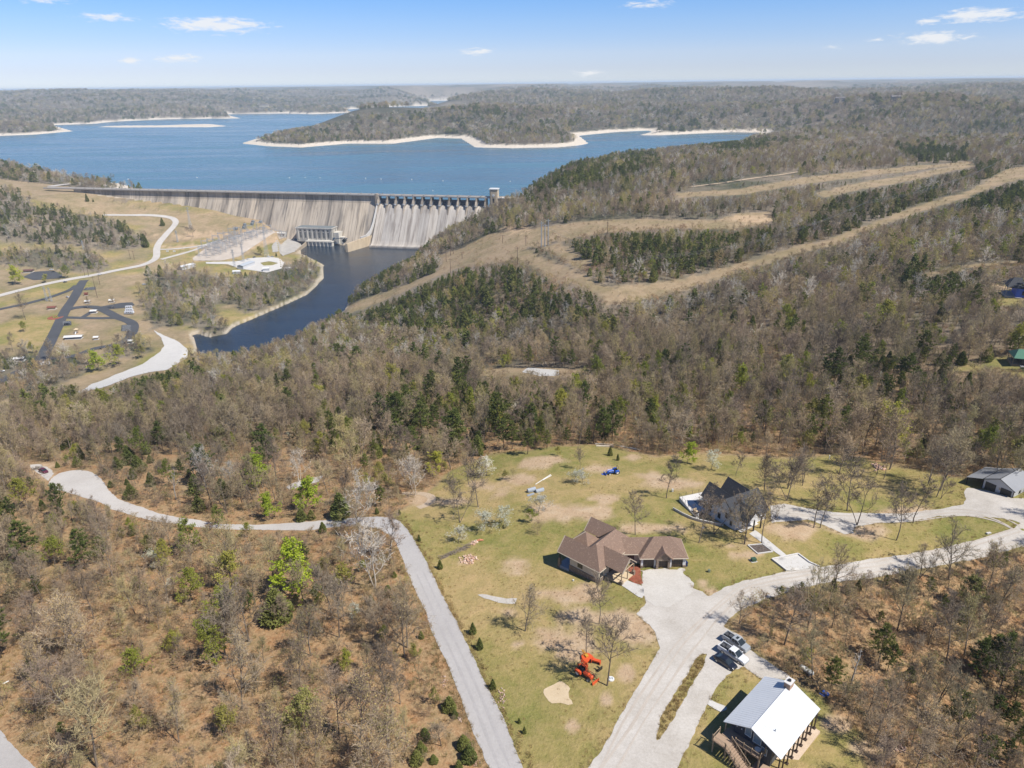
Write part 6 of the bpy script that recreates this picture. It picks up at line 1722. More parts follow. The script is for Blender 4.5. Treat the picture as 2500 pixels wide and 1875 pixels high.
for k in range(7):
    o = link('window', wf_me, ph, (PX0 + 6.9 + k * 7.8, PY0 - .02, 11)); link('mullion', wp_me, o)
for k in range(7): link('high_window', wf_me, ph, (PX0 + 6.9 + k * 7.8, PY0 - .02, 21.2)).scale = (.8, 1, .25)
ew = MB(); ew.box(PX1, PX1 + .08, PY0 + 3.5, PY0 + 4.8, 12, 23); ew.box(PX1, PX1 + .08, PY0 + 13, PY0 + 14.4, 20, 23); ew.build('end_window', DARKWIN, ph)
ga = MB(); ga.box(PX1 + 2, PX1 + 3.2, PY0 - 3, PY0 + 2, 9.5, 12.5); ga.box(PX1 + 18, PX1 + 19, -46, -34, 9, 10); ga.bar((PX1 + 3, -47, 10), (PX1 + 22, -50, 13), .5); ga.build('gantry_crane', NAVY, ph)
dr = MB(); dr.bar((PX1 + 20, -52, 8.2), (PX1 + 20, -48, 9), 3.0, 14); dr.build('outlet_pipe', DARKWIN, ph)
def dxy(s, d, z=None):
    p = DAM_L[:2] + dam_dir * s + dam_nrm * d
    return (p[0], p[1], float(zfun(p[0], p[1])) if z is None else z)
foam = sheet_poly('foam', np.array([dxy(448 + 3 * math.cos(t) + 9 * math.cos(t), 62 + 4.5 * math.sin(t) + 2 * math.cos(2 * t))[:2] for t in np.linspace(0, 6.28, 15)[:-1]]), .05, simple('pale_green_foam', (.42, .58, .50), (.62, .70, .66), .25, .5))
tag(foam, 'pale green churned water beside the powerhouse', kind='stuff')
tw2 = MB(); 
a_, c_ = gp('D', 405, 725), gp('D', 268, 790)
tr = thing('tailrace_wall', 'low tan concrete wall along the tailrace bank left of the powerhouse', 'wall', (0, 0, 0))
tw2.hexa([(a_.x - 1, a_.y, -4), (a_.x + 1.2, a_.y, -4), (c_.x + 1.2, c_.y, -4), (c_.x - 1, c_.y, -4)], [(a_.x - .6, a_.y, 7), (a_.x + .8, a_.y, 7), (c_.x + .8, c_.y, 4), (c_.x - .6, c_.y, 4)])
tw2.build('wall_body', TANC, tr)
sb = thing('service_building', 'long low white service building left of the powerhouse', 'building', dxy(400, 34), ang)
q_ = MB(); q_.box(-12, 14, -5, 5, -2, 4.6); q_.build('wall', WHITEP, sb)
q_ = MB(); q_.box(-12.5, 14.5, -5.5, 5.5, 4.6, 5.1); q_.build('roof', simple('white_roof', (.62, .62, .6), (.66, .66, .64), .3, .6), sb)
q_ = MB()
for k in range(5): q_.box(-10 + k * 5, -8.5 + k * 5, -5.06, -5, .6, 3.2)
q_.each('window', DARKWIN, sb)
tk = thing('storage_tank', 'white tank with domed top beside the powerhouse', 'tank', dxy(429, 30), 0)
q_ = MB(); q_.cyl((0, 0), 6, -2, 5, 18); q_.cyl((0, 0), 6.0, 5, 7.2, 18, 3.2); q_.cyl((0, 0), 3.2, 7.2, 8.2, 18, .5); q_.build('shell', WHITEP, tk, smooth_shade=False)
q_ = MB()
for k in range(5): q_.box(-1 + 2.6 * k - 5, -.1 + 2.6 * k - 5, -6.2, -5.9, 1.5, 3.4)
q_.each('opening', DARKWIN, tk)
tc2 = thing('tank_truck', 'dark blue tank truck parked below the white tank', 'truck', dxy(434, 40), ang)
q_ = MB(); q_.bar((-3.5, 0, 2.2), (2.5, 0, 2.2), 1.3, 10); q_.build('tank', simple('teal_paint', (.03, .10, .16), (.04, .13, .2), 1, .4), tc2)
q_ = MB(); q_.box(2.9, 5, -1.2, 1.2, .6, 2.9); q_.build('cab', WHITEP, tc2)
q_ = MB()
for x_ in (-2.6, -1.2, 3.8):
    for y_ in (-1.2, 1.2): q_.bar((x_, y_ - .2, .5), (x_, y_ + .2, .5), .5, 10)
q_.build('wheels', DARKWIN, tc2)
ya, yb = G2('C', [(1230, 845)])[0], G2('C', [(1960, 625)])[0]
yd = yb - ya; YL = float(np.linalg.norm(yd)); yd /= YL; yn = np.array([yd[1], -yd[0]])
yang = math.atan2(yd[1], yd[0])
def gantry_mesh():
    g = MB()
    for x_ in (-6, 6):
        for sx in (-.55, .55):
            for sy in (-.55, .55): g.bar((x_ + sx * 1.5, sy * 1.5, 0), (x_ + sx * .5, sy * .5, 11), .13)
        for z_ in (2.5, 5, 7.5):
            k = 1.5 - z_ / 11
            g.bar((x_ - .55 * k, -.55 * k, z_), (x_ + .55 * k, .55 * k, z_ + 2), .08); g.bar((x_ + .55 * k, -.55 * k, z_), (x_ - .55 * k, .55 * k, z_ + 2), .08)
        g.bar((x_, 0, 11), (x_, 0, 14.5), .12)
    for sy in (-.4, .4):
        for z_ in (10.6, 11.6): g.bar((-6, sy, z_), (6, sy, z_), .12)
    for k in range(8): g.bar((-6 + 1.5 * k, -.4, 10.6 if k % 2 else 11.6), (-4.5 + 1.5 * k, -.4, 11.6 if k % 2 else 10.6), .07)
    return g.mesh('gantry_frame', STEEL)
def insul_mesh():
    g = MB()
    for x_ in (-2.2, 0, 2.2):
        g.cyl((x_, -1), .14, 2.6, 5.2, 6); g.cyl((x_, 1), .14, 2.6, 5.2, 6); g.bar((x_, -1.4, 5.3), (x_, 1.4, 5.6), .09)
    return g.mesh('insulators', simple('grey_porcelain', (.30, .27, .26), (.38, .36, .36), 1, .35))
def stand_mesh():
    g = MB()
    for x_ in (-2.6, 2.6):
        for y_ in (-1, 1): g.bar((x_, y_, 0), (x_, y_, 2.6), .12)
    g.box(-2.8, 2.8, -1.15, -.85, 2.45, 2.7); g.box(-2.8, 2.8, .85, 1.15, 2.45, 2.7)
    return g.mesh('stand', STEEL)
GF, IN_, SM = gantry_mesh(), insul_mesh(), stand_mesh()
R = np.random.default_rng(4)
SWC = {}
ORD = ['first'] + ORD[1:] + ['%s to last' % w_ for w_ in ('tenth', 'ninth', 'eighth', 'seventh', 'sixth', 'fifth', 'fourth', 'third', 'second', 'next')] + ['very last'] * 9
for i in range(int(YL / 12)):
    for j in range(4):
        c = ya + yd * (8 + i * 12) + yn * (j * 14 - 26 + 6 * (i / (YL / 12)))
        if not inside(yard_poly, c[:1], c[1:])[0]: continue
        z_ = float(zfun(c[0], c[1])) + .3
        rk_ = 'row nearest the river' if j == 3 else ('second row from the river', 'third row from the river', 'row nearest the dam')[2 - j]
        if (i + j) % 3 or j == 1:
            SWC[0, j] = SWC.get((0, j), 0) + 1
            t_ = thing('gantry', 'grey steel gantry, %s from the road in the switchyard %s' % (ORD[SWC[0, j] - 1], rk_), 'gantry', (c[0], c[1], z_), yang + math.pi / 2, 'steel gantries in the switchyard')
            o = link('frame', GF, t_); o.scale = (1, 1, R.uniform(.8, 1.15))
        for dx in (-4.5, 3.5):
            c2 = c + yd * dx + yn * R.uniform(-1, 1)
            SWC[1, j] = SWC.get((1, j), 0) + 1
            t_ = thing('switch_rack', 'insulator rack, %s from the road, switchyard %s' % (ORD[SWC[1, j] - 1], rk_), 'switchgear', (c2[0], c2[1], z_), yang + math.pi / 2, 'insulator racks in the switchyard')
            link('insulators', IN_, t_); link('stand', SM, t_)
tm = MB(); tm.box(-2.2, 2.2, -1.4, 1.4, .3, 3.6); tm_me = tm.mesh('tank', simple('transformer_grey', (.20, .26, .30), (.25, .30, .33), .8, .5))
tf = MB()
for k in range(7): tf.box(-2 + k * .62, -1.8 + k * .62, -2.1, -1.4, .6, 3.2)
tf_me = tf.mesh('fins', STEEL)
tbm = MB()
for x_ in (-1.4, 0, 1.4): tbm.cyl((x_, .3), .2, 3.6, 5.6, 8, .1)
tb_me = tbm.mesh('bushings', simple('brown_porcelain', (.16, .06, .04), (.2, .08, .05), 1, .3))
for k in range(6):
    c = ya + yd * (YL * .62 + k * 11) + yn * (-24 + (k % 2) * 6)
    t_ = thing('transformer', 'blue grey finned transformer, %s from the left near the powerhouse end of the switchyard' % ORD[k], 'transformer', (c[0], c[1], float(zfun(c[0], c[1])) + .3), yang, 'transformers in the switchyard')
    link('tank', tm_me, t_); link('fins', tf_me, t_); link('bushings', tb_me, t_)
def lattice(h, w0, w1, arms, name='lattice'):
    g = MB(); n = max(5, int(h / 4))
    for sx in (-1, 1):
        for sy in (-1, 1): g.bar((sx * w0, sy * w0, 0), (sx * w1, sy * w1, h), .16, 4, .1)
    for k in range(n):
        z0, z1 = h * k / n, h * (k + 1) / n
        a = w0 + (w1 - w0) * k / n; b2 = w0 + (w1 - w0) * (k + 1) / n
        for s in (-1, 1):
            g.bar((-a, s * a, z0), (b2, s * b2, z1), .07); g.bar((a, s * a, z0), (-b2, s * b2, z1), .07)
            g.bar((s * a, -a, z0), (s * b2, b2, z1), .07); g.bar((s * a, a, z0), (s * b2, -b2, z1), .07)
    return g.mesh('lattice', STEEL)
def crossarms(h, arms):
    g = MB()
    for z_, L in arms:
        g.bar((-L, 0, h * z_), (L, 0, h * z_), .16); g.bar((-L, 0, h * z_), (0, 0, h * z_ + 1.4), .09); g.bar((L, 0, h * z_), (0, 0, h * z_ + 1.4), .09)
        for s in (-1, -.55, .55, 1): g.bar((s * L, 0, h * z_), (s * L, 0, h * z_ - 1.6), .1)
    return g.mesh('crossarms', STEEL)
TOWERS = [('C', 1165, 585, 1148, 390, 'lattice tower standing behind the dark trees on the green slope'), ('C', 1047, 705, 1040, 600, 'short lattice tower beside the curve of the valley road'),
          ('C', 200, 770, 186, 690, 'lattice tower against the hillside wood at the left'), ('C', 1850, 838, 1832, 570, 'tall lattice tower between the switchyard and the turning area'),
          ('C', 1560, 930, 1548, 770, 'lattice tower at the near edge of the switchyard'), ('E', 425, 868, 405, 735, 'left lattice tower by the park entrance road'),
          ('E', 465, 870, 447, 745, 'right lattice tower by the park entrance road'), ('C', 1640, 880, 1632, 720, 'slim lattice tower on the grass strip by the switchyard')]
for v, bx, by, tx, ty, lab in TOWERS:
    p = ground(v, [(bx, by)])[0]; h = float(np.clip(height_of(p, v, tx, ty), 12, 60))
    t_ = thing('lattice_tower', lab, 'pylon', (p[0], p[1], p[2] - .3), ang)
    w0 = h * .055
    link('lattice', lattice(h, w0, .45, None), t_); link('crossarms', crossarms(h, [(.98, h * .10), (.84, h * .12)]), t_)
POLES = [('C', 622, 858, 612, 775, 'left pole of the wooden pair on the tan slope', 0), ('C', 657, 862, 645, 780, 'right pole of the wooden pair on the tan slope', 0),
         ('E', 765, 640, 757, 555, 'left wooden pole by the bare thicket', 0), ('E', 800, 642, 790, 560, 'right wooden pole by the bare thicket', 0),
         ('E', 877, 835, 862, 640, 'tall wooden pole by the park entrance', 0), ('E', 900, 715, 888, 640, 'shorter wooden pole by the park entrance', 0),
         ('D', 1660, 825, 1650, 690, 'wooden pole with crossarm on the tan cut right of the river', 1), ('D', 1684, 810, 1676, 640, 'taller wooden pole on the tan cut right of the river', 1),
         ('D', 1764, 852, 1763, 795, 'short wooden pole alone on the tan cut', 0), ('D', 1621, 880, 1619, 795, 'slim wooden pole at the edge of the riverside pines', 0), ('D', 1660, 985, 1660, 850, 'wooden pole among the lower pines of the cut', 0),
         ('D', 2128, 710, 2128, 640, 'wooden pole by the lone tree on the upper cut', 0),
         ('B', 127, 805, 127, 690, 'left one of three tall grey poles on the cleared knoll', 2), ('B', 142, 800, 141, 702, 'middle one of three tall grey poles on the cleared knoll', 2), ('B', 156, 793, 156, 680, 'right one of three tall grey poles on the cleared knoll', 2),
         ('B', 412, 742, 412, 682, 'wooden pole with crossarm on the upper right cut', 1), ('B', 60, 795, 60, 750, 'short brown pole left of the grey poles', 0), ('B', 24, 880, 24, 800, 'brown pole at the near rim of the cut', 0)]
LINE = []
for v, bx, by, tx, ty, lab, kd in POLES:
    p = ground(v, [(bx, by)])[0]; h = float(np.clip(height_of(p, v, tx, ty), 7, 45))
    t_ = thing('utility_pole', lab, 'pole', (p[0], p[1], p[2] - .3))
    g = MB(); g.bar((0, 0, 0), (0, 0, h), .6 if kd == 2 else .28, 7, .4 if kd == 2 else .18); g.build('shaft', STEEL if kd == 2 else WOODPOLE, t_)
    g = MB(); L = 2.4 if kd != 1 else 4.5
    g.bar((-L, 0, h * .94), (L, 0, h * .94), .14); g.build('crossarm', STEEL if kd == 2 else WOODPOLE, t_)
    if kd == 2: LINE.append(Vector((p[0], p[1], p[2] + h * .93)))
WIRE = simple('conductor', (.12, .12, .125), (.10, .10, .105), 1, .5)
def wire(a, b2, sag, r=.05):
    g = MB(); n = 16; prev = None
    for k in range(n + 1):
        t = k / n; q = a.lerp(b2, t); q.z -= sag * 4 * t * (1 - t)
        if prev is not None: g.bar(prev, q, r, 3)
        prev = q.copy()
    return g
for i, P0 in enumerate(LINE):
    e = gp('B', 560 - 10 + 14 * i, 985 - 8 * i); e = Vector((e.x, e.y, e.z + 22))
    f_ = gp('B', 1500 + 12 * i, 738 - 8 * i); f_ = Vector((f_.x, f_.y, f_.z + 24))
    g_ = gp('B', 2150 + 14 * i, 480 - 8 * i); g_ = Vector((g_.x, g_.y, g_.z + 24))
    g = wire(P0, e, 6); g2 = wire(e, f_, 9); g3 = wire(f_, g_, 9)
    g.add(g2.v, g2.f); g.add(g3.v, g3.f)
    tag(g.build('power_line', WIRE), ('left', 'middle', 'right')[i] + ' one of three thin conductors over the long cleared strip', 'wire', 'conductors over the cleared strip')
bm_ = MB(); bm_.cyl((0, 0), .9, -.3, .9, 8); bm_.cyl((0, 0), .9, .9, 1.6, 8, .2); buoy_me = bm_.mesh('buoy', WHITEP)
for k, (v, x_, y_) in enumerate(sorted((('D', 210, 128), ('D', 350, 125), ('D', 485, 128), ('D', 895, 133), ('D', 1033, 140), ('D', 1310, 143), ('D', 1590, 155), ('D', 2195, 160), ('D', 1500, 245), ('C', 600, 140), ('C', 1220, 125), ('C', 2050, 128), ('C', 183, 128)), key=lambda t: S(t[0], [t[1:]])[0][0])):
    p = onplane(v, [(x_, y_)], LAKE_Z)[0]
    o = link('buoy', buoy_me, None, (p[0], p[1], LAKE_Z))
    tag(o, 'tiny white buoy, %s from the left in the line above the dam' % ORD[k], 'buoy', 'buoys above the dam')
SHINGLE = simple('brown_shingles', (.245, .16, .112), (.165, .108, .08), 2.6, .9, c3=(.32, .22, .155), detail=8)
DARKSH = simple('charcoal_shingles', (.040, .042, .050), (.028, .030, .036), 2.2, .85, c3=(.060, .062, .070), detail=8)
CREAM = simple('cream_siding', (.56, .50, .40), (.50, .45, .36), .8, .8)
WHITES = simple('white_siding', (.62, .62, .62), (.56, .56, .57), .6, .7)
STONEW = simple('mixed_stone', (.34, .25, .17), (.16, .12, .09), 3.5, .9, c3=(.46, .38, .29), bump_s=.5, bump_d=.06)
DOORB = simple('dark_brown_door', (.055, .035, .028), (.075, .05, .04), 3.0, .5)
TRIMC = simple('tan_trim', (.42, .35, .27), (.36, .30, .23), 1.5, .7)
TIMBER = simple('weathered_timber', (.36, .27, .18), (.26, .19, .13), 3.0, .85)
GREYSIDE = simple('charcoal_siding', (.055, .060, .070), (.075, .08, .09), 1.2, .7)
WHITEMETAL = simple('white_metal_roof', (.58, .595, .61), (.53, .545, .56), .25, .42)
GREYMETAL = simple('grey_metal_roof', (.27, .275, .285), (.235, .24, .25), .3, .42)
PALEMETAL = simple('pale_metal_wall', (.50, .51, .53), (.46, .47, .49), .3, .45)
BLACKT = simple('black_trim', (.012, .012, .014), (.02, .02, .022), 2.0, .5)
PLANKW = simple('deck_planks', (.36, .25, .17), (.28, .20, .14), 4.0, .85)
POOLW = simple('pool_water', (.10, .17, .21), (.08, .15, .19), .5, .05)
BRICKT = simple('tan_brick', (.40, .26, .18), (.30, .19, .13), 5.0, .9)
GLASSB = simple('blue_grey_glass', (.16, .22, .27), (.20, .27, .32), .6, .08)
def sep_v(p, z): return (p[0], p[1], z)
u1 = np.array([.741, -.672]); v1 = np.array([.672, .741]); C1 = np.array([19.4, 132.0])
B1 = np.array([22.0, 138.0, 123.6])
H1 = thing('brown_house', 'brown shingled house with three garage doors and a timber porch', 'house', tuple(B1))
H1Z = 127.2
def P1(a, b, z):
    q = C1 - u1 * a + v1 * b
    return (q[0] - B1[0], q[1] - B1[1], z - B1[2])
def W1(x, y, z): return (x - B1[0], y - B1[1], z - B1[2])
RZ = H1Z + 4.0
sl = 4.0 / 3.9
m_ = MB(); m_.slab([P1(12.2, 0, H1Z), P1(0, 0, H1Z), P1(3.9, 3.9, RZ), P1(4.9, 2.9, H1Z + 2.9 * sl), P1(12.2, 2.9, H1Z + 2.9 * sl)], .22)
m_.slab([P1(12.2, 2.9, H1Z + 2.9 * sl + .004), P1(4.9, 2.9, H1Z + 2.9 * sl + .004), P1(7.8, 5.8, H1Z), P1(12.2, 5.8, H1Z)], .22)
m_.build('wing_roof', SHINGLE, H1)
m_ = MB()
m_.slab([P1(0, 0, H1Z + .003), P1(0, 15.6, H1Z), P1(3.9, 11.7, RZ), P1(3.9, 3.9, RZ + .003)], .22)
m_.slab([P1(0, 15.6, H1Z), P1(7.8, 15.6, H1Z), P1(3.9, 11.7, RZ)], .22)
m_.slab([P1(7.8, 15.6, H1Z), P1(7.8, 5.8, H1Z), P1(4.9, 2.9, H1Z + 2.9 * sl), P1(3.9, 3.9, RZ), P1(3.9, 11.7, RZ)], .22)
m_.build('main_roof', SHINGLE, H1)
m_ = MB(); ez = 127.55; ez0 = (ez - H1Z) / sl
m_.slab([P1(2.95, 5.5, 130.25), P1(-4.4, 5.5, 130.25), P1(-4.4, 2.6, ez), P1(ez0, 2.6, ez)], .2)
m_.slab([P1(2.95, 5.5, 130.25), P1(-4.4, 5.5, 130.25), P1(-4.4, 8.4, ez), P1(ez0, 8.4, ez)], .2)
m_.build('entry_roof', SHINGLE, H1)
m_ = MB()
m_.slab([P1(7.2, 9.6, 128.4), P1(11.5, 9.6, 128.4), P1(11.5, 12.4, 131.0), P1(4.0, 12.4, 131.0)], .2)
m_.slab([P1(7.2, 15.2, 128.4), P1(11.5, 15.2, 128.4), P1(11.5, 12.4, 131.0), P1(4.0, 12.4, 131.0)], .2)
m_.build('rear_roof', SHINGLE, H1)
m_ = MB(); pk = P1(9.6, 7.6, 130.0); cs = [P1(6.9, 4.9, 127.5), P1(12.3, 4.9, 127.5), P1(12.3, 10.3, 127.5), P1(6.9, 10.3, 127.5)]
for k in range(4): m_.slab([cs[k], cs[(k + 1) % 4], pk], .18)
m_.build('porch_roof', SHINGLE, H1)
m_ = MB()
m_.slab([W1(22.5, 139.2, 126.8), W1(31.6, 139.2, 126.8), W1(33.2, 142.2, 129.5), W1(22.5, 142.2, 129.5)], .22)
m_.slab([W1(22.5, 145.2, 126.8), W1(31.6, 145.2, 126.8), W1(33.2, 142.2, 129.5), W1(22.5, 142.2, 129.5)], .22)
m_.build('link_roof', SHINGLE, H1)
m_ = MB(); g = [(29.5, 137.4), (40.9, 137.4), (40.9, 145.2), (29.5, 145.2)]; ra, rb = W1(33.3, 141.3, 130.3), W1(37.1, 141.3, 130.3); e_ = 126.8
m_.slab([W1(*g[0], e_), W1(*g[1], e_), rb, ra], .22); m_.slab([W1(*g[1], e_), W1(*g[2], e_), rb], .22)
m_.slab([W1(*g[2], e_), W1(*g[3], e_), ra, rb], .22); m_.slab([W1(*g[3], e_), W1(*g[0], e_), ra], .22)
m_.build('garage_roof', SHINGLE, H1)
m_ = MB()
for sx in (-1, 1): m_.slab([W1(35.1, 136.7, 128.9), W1(35.1, 139.7, 128.9), W1(35.1 + sx * 2.15, 137.65, 126.85), W1(35.1 + sx * 2.15, 136.7, 126.85)], .16)
m_.build('gable_roof', SHINGLE, H1)
m_ = MB()
m_.hexa([P1(8.9, .55, 121.5), P1(.55, .55, 122.8), P1(.55, 15.0, 122.8), P1(8.9, 15.0, 121.5)][::1], [P1(8.9, .55, H1Z - .05), P1(.55, .55, H1Z - .05), P1(.55, 15.0, H1Z - .05), P1(8.9, 15.0, H1Z - .05)])
m_.box(*[W1(23.4, 0, 0)[0], W1(31, 0, 0)[0]], *[W1(0, 139.7, 0)[1], W1(0, 144.8, 0)[1]], W1(0, 0, 122.6)[2], W1(0, 0, 126.75)[2])
m_.build('wall', CREAM, H1)
gx = lambda x: x - B1[0]; gy = lambda y: y - B1[1]; gz = lambda z: z - B1[2]
m_ = MB(); m_.box(gx(30.0), gx(40.4), gy(138.2), gy(144.8), gz(122.6), gz(126.75)); m_.build('garage_wall', CREAM, H1)
m_ = MB()
for x0, x1 in ((29.9, 30.4), (33.0, 33.42), (36.65, 37.15), (39.8, 40.5)): m_.box(gx(x0), gx(x1), gy(137.75), gy(138.2), gz(122.8), gz(126.7))
m_.each('garage_jamb', WHITES, H1)
m_ = MB()
for x0, x1 in ((33.42, 33.95), (36.15, 36.65)): m_.box(gx(x0), gx(x1), gy(137.1), gy(138.2), gz(122.8), gz(126.75))
m_.box(gx(33.95), gx(36.15), gy(137.25), gy(138.2), gz(126.2), gz(127.0))
m_.extrude_profile([(gx(33.35), gz(126.95)), (gx(36.85), gz(126.95)), (gx(35.1), gz(128.6))], gy(137.2), gy(138.6))
for x0, x1 in ((29.85, 30.45), (39.8, 40.55)): m_.box(gx(x0), gx(x1), gy(137.6), gy(138.0), gz(122.8), gz(124.6))
m_.build('stone_piers', STONEW, H1)
for x0, x1 in ((30.45, 32.98), (33.97, 36.13), (37.2, 39.78)):
    yy = 137.95 if x0 != 33.97 else 137.75
    d_ = MB(); d_.box(gx(x0), gx(x1), gy(yy), gy(yy + .2), gz(123.3), gz(126.15)); dd_ = d_.build('garage_door', DOORB, H1)
    d_ = MB()
    for k in range(1, 4): d_.box(gx(x0) + .06, gx(x1) - .06, gy(yy) - .03, gy(yy), gz(123.6 + k * .62), gz(123.66 + k * .62))
    for k in range(1, 4): d_.box(gx(x0) + (x1 - x0) * k / 4 - .03, gx(x0) + (x1 - x0) * k / 4 + .03, gy(yy) - .035, gy(yy), gz(123.5), gz(126.1))
    d_.build('door_panels', BLACKT, dd_)
m_ = MB()
m_.hexa([P1(9.0, .40, 121.4), P1(.4, .40, 122.6), P1(.4, .62, 122.6), P1(9.0, .62, 121.4)], [P1(9.0, .40, 124.7), P1(.4, .40, 124.7), P1(.4, .62, 124.7), P1(9.0, .62, 124.7)])
m_.hexa([P1(.55, .4, 122.6), P1(.38, .4, 122.6), P1(.38, 2.6, 122.6), P1(.55, 2.6, 122.6)], [P1(.55, .4, 124.6), P1(.38, .4, 124.6), P1(.38, 2.6, 124.6), P1(.55, 2.6, 124.6)])
m_.build('stone_skirt', STONEW, H1)
m_ = MB()
for a, b in ((P1(12.25, 0, H1Z - .15), P1(0, 0, H1Z - .15)), (P1(0, 0, H1Z - .15), P1(0, 15.6, H1Z - .15)), (W1(29.5, 137.4, 126.66), W1(40.9, 137.4, 126.66)), (W1(40.9, 137.4, 126.66), W1(40.9, 145.2, 126.66)),
             (W1(29.5, 137.4, 126.66), W1(29.5, 145.2, 126.66)), (W1(26, 139.2, 126.66), W1(31.6, 139.2, 126.66)), (P1(12.25, 0, H1Z), P1(12.25, 2.9, H1Z + 2.9 * sl)), (P1(-4.45, 5.5, 130.1), P1(-4.45, 2.6, ez - .1)), (P1(-4.45, 5.5, 130.1), P1(-4.45, 8.4, ez - .1)),
             (P1(11.55, 12.4, 130.9), P1(11.55, 9.6, 128.3)), (cs[1], pk)):
    m_.bar(a, b, .13, 4)
m_.build('fascia', TRIMC, H1)
def win1(a, b0, b1, z0, z1):
    w = MB(); w.hexa([P1(a, b0, z0), P1(a - .08, b0, z0), P1(a - .08, b1, z0), P1(a, b1, z0)], [P1(a, b0, z1), P1(a - .08, b0, z1), P1(a - .08, b1, z1), P1(a, b1, z1)])
    return w
win1(.45, .9, 2.0, 125.0, 126.7).build('window', DARKWIN, H1)
for a0, a1 in ((5.2, 6.6),):
    w = MB(); w.hexa([P1(a1, .45, 125.2), P1(a0, .45, 125.2), P1(a0, .56, 125.2), P1(a1, .56, 125.2)], [P1(a1, .45, 126.6), P1(a0, .45, 126.6), P1(a0, .56, 126.6), P1(a1, .56, 126.6)]); w.build('window', DARKWIN, H1)
w = MB(); w.box(gx(27.0), gx(28.6), gy(139.6), gy(139.7), gz(124.6), gz(126.2)); w.build('window', DARKWIN, H1)
m_ = MB(); m_.hexa([P1(12.1, .1, 121), P1(8.9, .1, 121), P1(8.9, 5.7, 121), P1(12.1, 5.7, 121)], [P1(12.1, .1, 123.5), P1(8.9, .1, 123.5), P1(8.9, 5.7, 123.5), P1(12.1, 5.7, 123.5)]); m_.build('porch_floor', stone_mat('porch_slab', (.25, .28, .32), (.29, .32, .36), (.33, .36, .40), 1.0, .3, .6), H1)
m_ = MB()
for b in (.4, 5.4): m_.bar(P1(11.8, b, 123.5), P1(11.8, b, H1Z), .16, 6)
m_.bar(P1(9.3, 5.4, 123.5), P1(9.3, 5.4, H1Z), .16, 6); m_.build('porch_posts', BLACKT, H1)
m_ = MB()
for b in (.4, 5.4): m_.hexa([P1(12.15, b - .35, 121), P1(11.45, b - .35, 121), P1(11.45, b + .35, 121), P1(12.15, b + .35, 121)], [P1(12.1, b - .3, 125.4), P1(11.5, b - .3, 125.4), P1(11.5, b + .3, 125.4), P1(12.1, b + .3, 125.4)])
m_.each('stone_column', STONEW, H1)
w = MB(); w.hexa([P1(8.98, .8, 123.6), P1(8.9, .8, 123.6), P1(8.9, 5.2, 123.6), P1(8.98, 5.2, 123.6)], [P1(8.98, .8, 126.8), P1(8.9, .8, 126.8), P1(8.9, 5.2, 126.8), P1(8.98, 5.2, 126.8)]); w.build('porch_wall', DOORB, H1)
m_ = MB(); m_.hexa([P1(.5, 2.9, 122.4), P1(-4.2, 2.9, 122.4), P1(-4.2, 8.1, 122.4), P1(.5, 8.1, 122.4)], [P1(.5, 2.9, 124.25), P1(-4.2, 2.9, 124.25), P1(-4.2, 8.1, 124.25), P1(.5, 8.1, 124.25)])
for k in range(3): m_.hexa([P1(-4.2 - .4 * (k + 1), 3.4, 122.4), P1(-4.2 - .4 * k, 3.4, 122.4), P1(-4.2 - .4 * k, 5.2, 122.4), P1(-4.2 - .4 * (k + 1), 5.2, 122.4)][::-1], [P1(-4.2 - .4 * (k + 1), 3.4, 124.1 - .17 * k), P1(-4.2 - .4 * k, 3.4, 124.1 - .17 * k), P1(-4.2 - .4 * k, 5.2, 124.1 - .17 * k), P1(-4.2 - .4 * (k + 1), 5.2, 124.1 - .17 * k)][::-1])
m_.build('entry_steps', SAND, H1)
m_ = MB()
for b in (3.0, 5.5, 8.0): m_.bar(P1(-4.0, b, 124.2), P1(-4.0, b, 127.6 if b != 5.5 else 129.8), .13, 5)
m_.bar(P1(-4.1, 2.8, 127.5), P1(-4.1, 8.2, 127.5), .16, 4); m_.bar(P1(-4.1, 3.4, 127.5), P1(-4.1, 5.5, 129.6), .12, 4); m_.bar(P1(-4.1, 7.6, 127.5), P1(-4.1, 5.5, 129.6), .12, 4)
for b in (2.95, 8.05): m_.bar(P1(-4.0, b, 125.2), P1(.4, b, 125.2), .07, 4)
m_.build('timber_frame', TIMBER, H1)
m_ = MB()
for b in (3.0, 8.0): m_.hexa([P1(-3.6, b - .4, 122.4), P1(-4.4, b - .4, 122.4), P1(-4.4, b + .4, 122.4), P1(-3.6, b + .4, 122.4)], [P1(-3.65, b - .32, 125.1), P1(-4.35, b - .32, 125.1), P1(-4.35, b + .32, 125.1), P1(-3.65, b + .32, 125.1)])
m_.each('entry_pier', STONEW, H1)
w = MB(); w.hexa([P1(.5, 4.6, 124.3), P1(.4, 4.6, 124.3), P1(.4, 6.2, 124.3), P1(.5, 6.2, 124.3)], [P1(.5, 4.6, 126.6), P1(.4, 4.6, 126.6), P1(.4, 6.2, 126.6), P1(.5, 6.2, 126.6)]); w.build('front_door', DOORB, H1)
p2 = np.array([.883, .469]); q2 = np.array([-.469, .883]); O2 = np.array([56.9, 153.3])
H2 = thing('white_house', 'white house with steep charcoal roof beside a pool deck', 'house', (O2[0], O2[1], 123.3), math.atan2(p2[1], p2[0]))
E2, RH = 3.5, 7.3
m_ = MB(); m_.box(0, 10.8, 0, 8.4, -2.6, E2); m_.extrude_profile([(0, E2), (8.4, E2), (4.2, RH - .15)], 0, 10.8, axis='x')
m_.box(.4, 5.4, 8.4, 13, -3, E2); m_.extrude_profile([(.4, E2), (5.4, E2), (2.9, RH - .6)], 6, 13)
m_.box(5.9, 11.2, 8.4, 12, -2, E2); m_.extrude_profile([(5.9, E2), (11.2, E2), (8.55, RH - .2)], 6, 12)
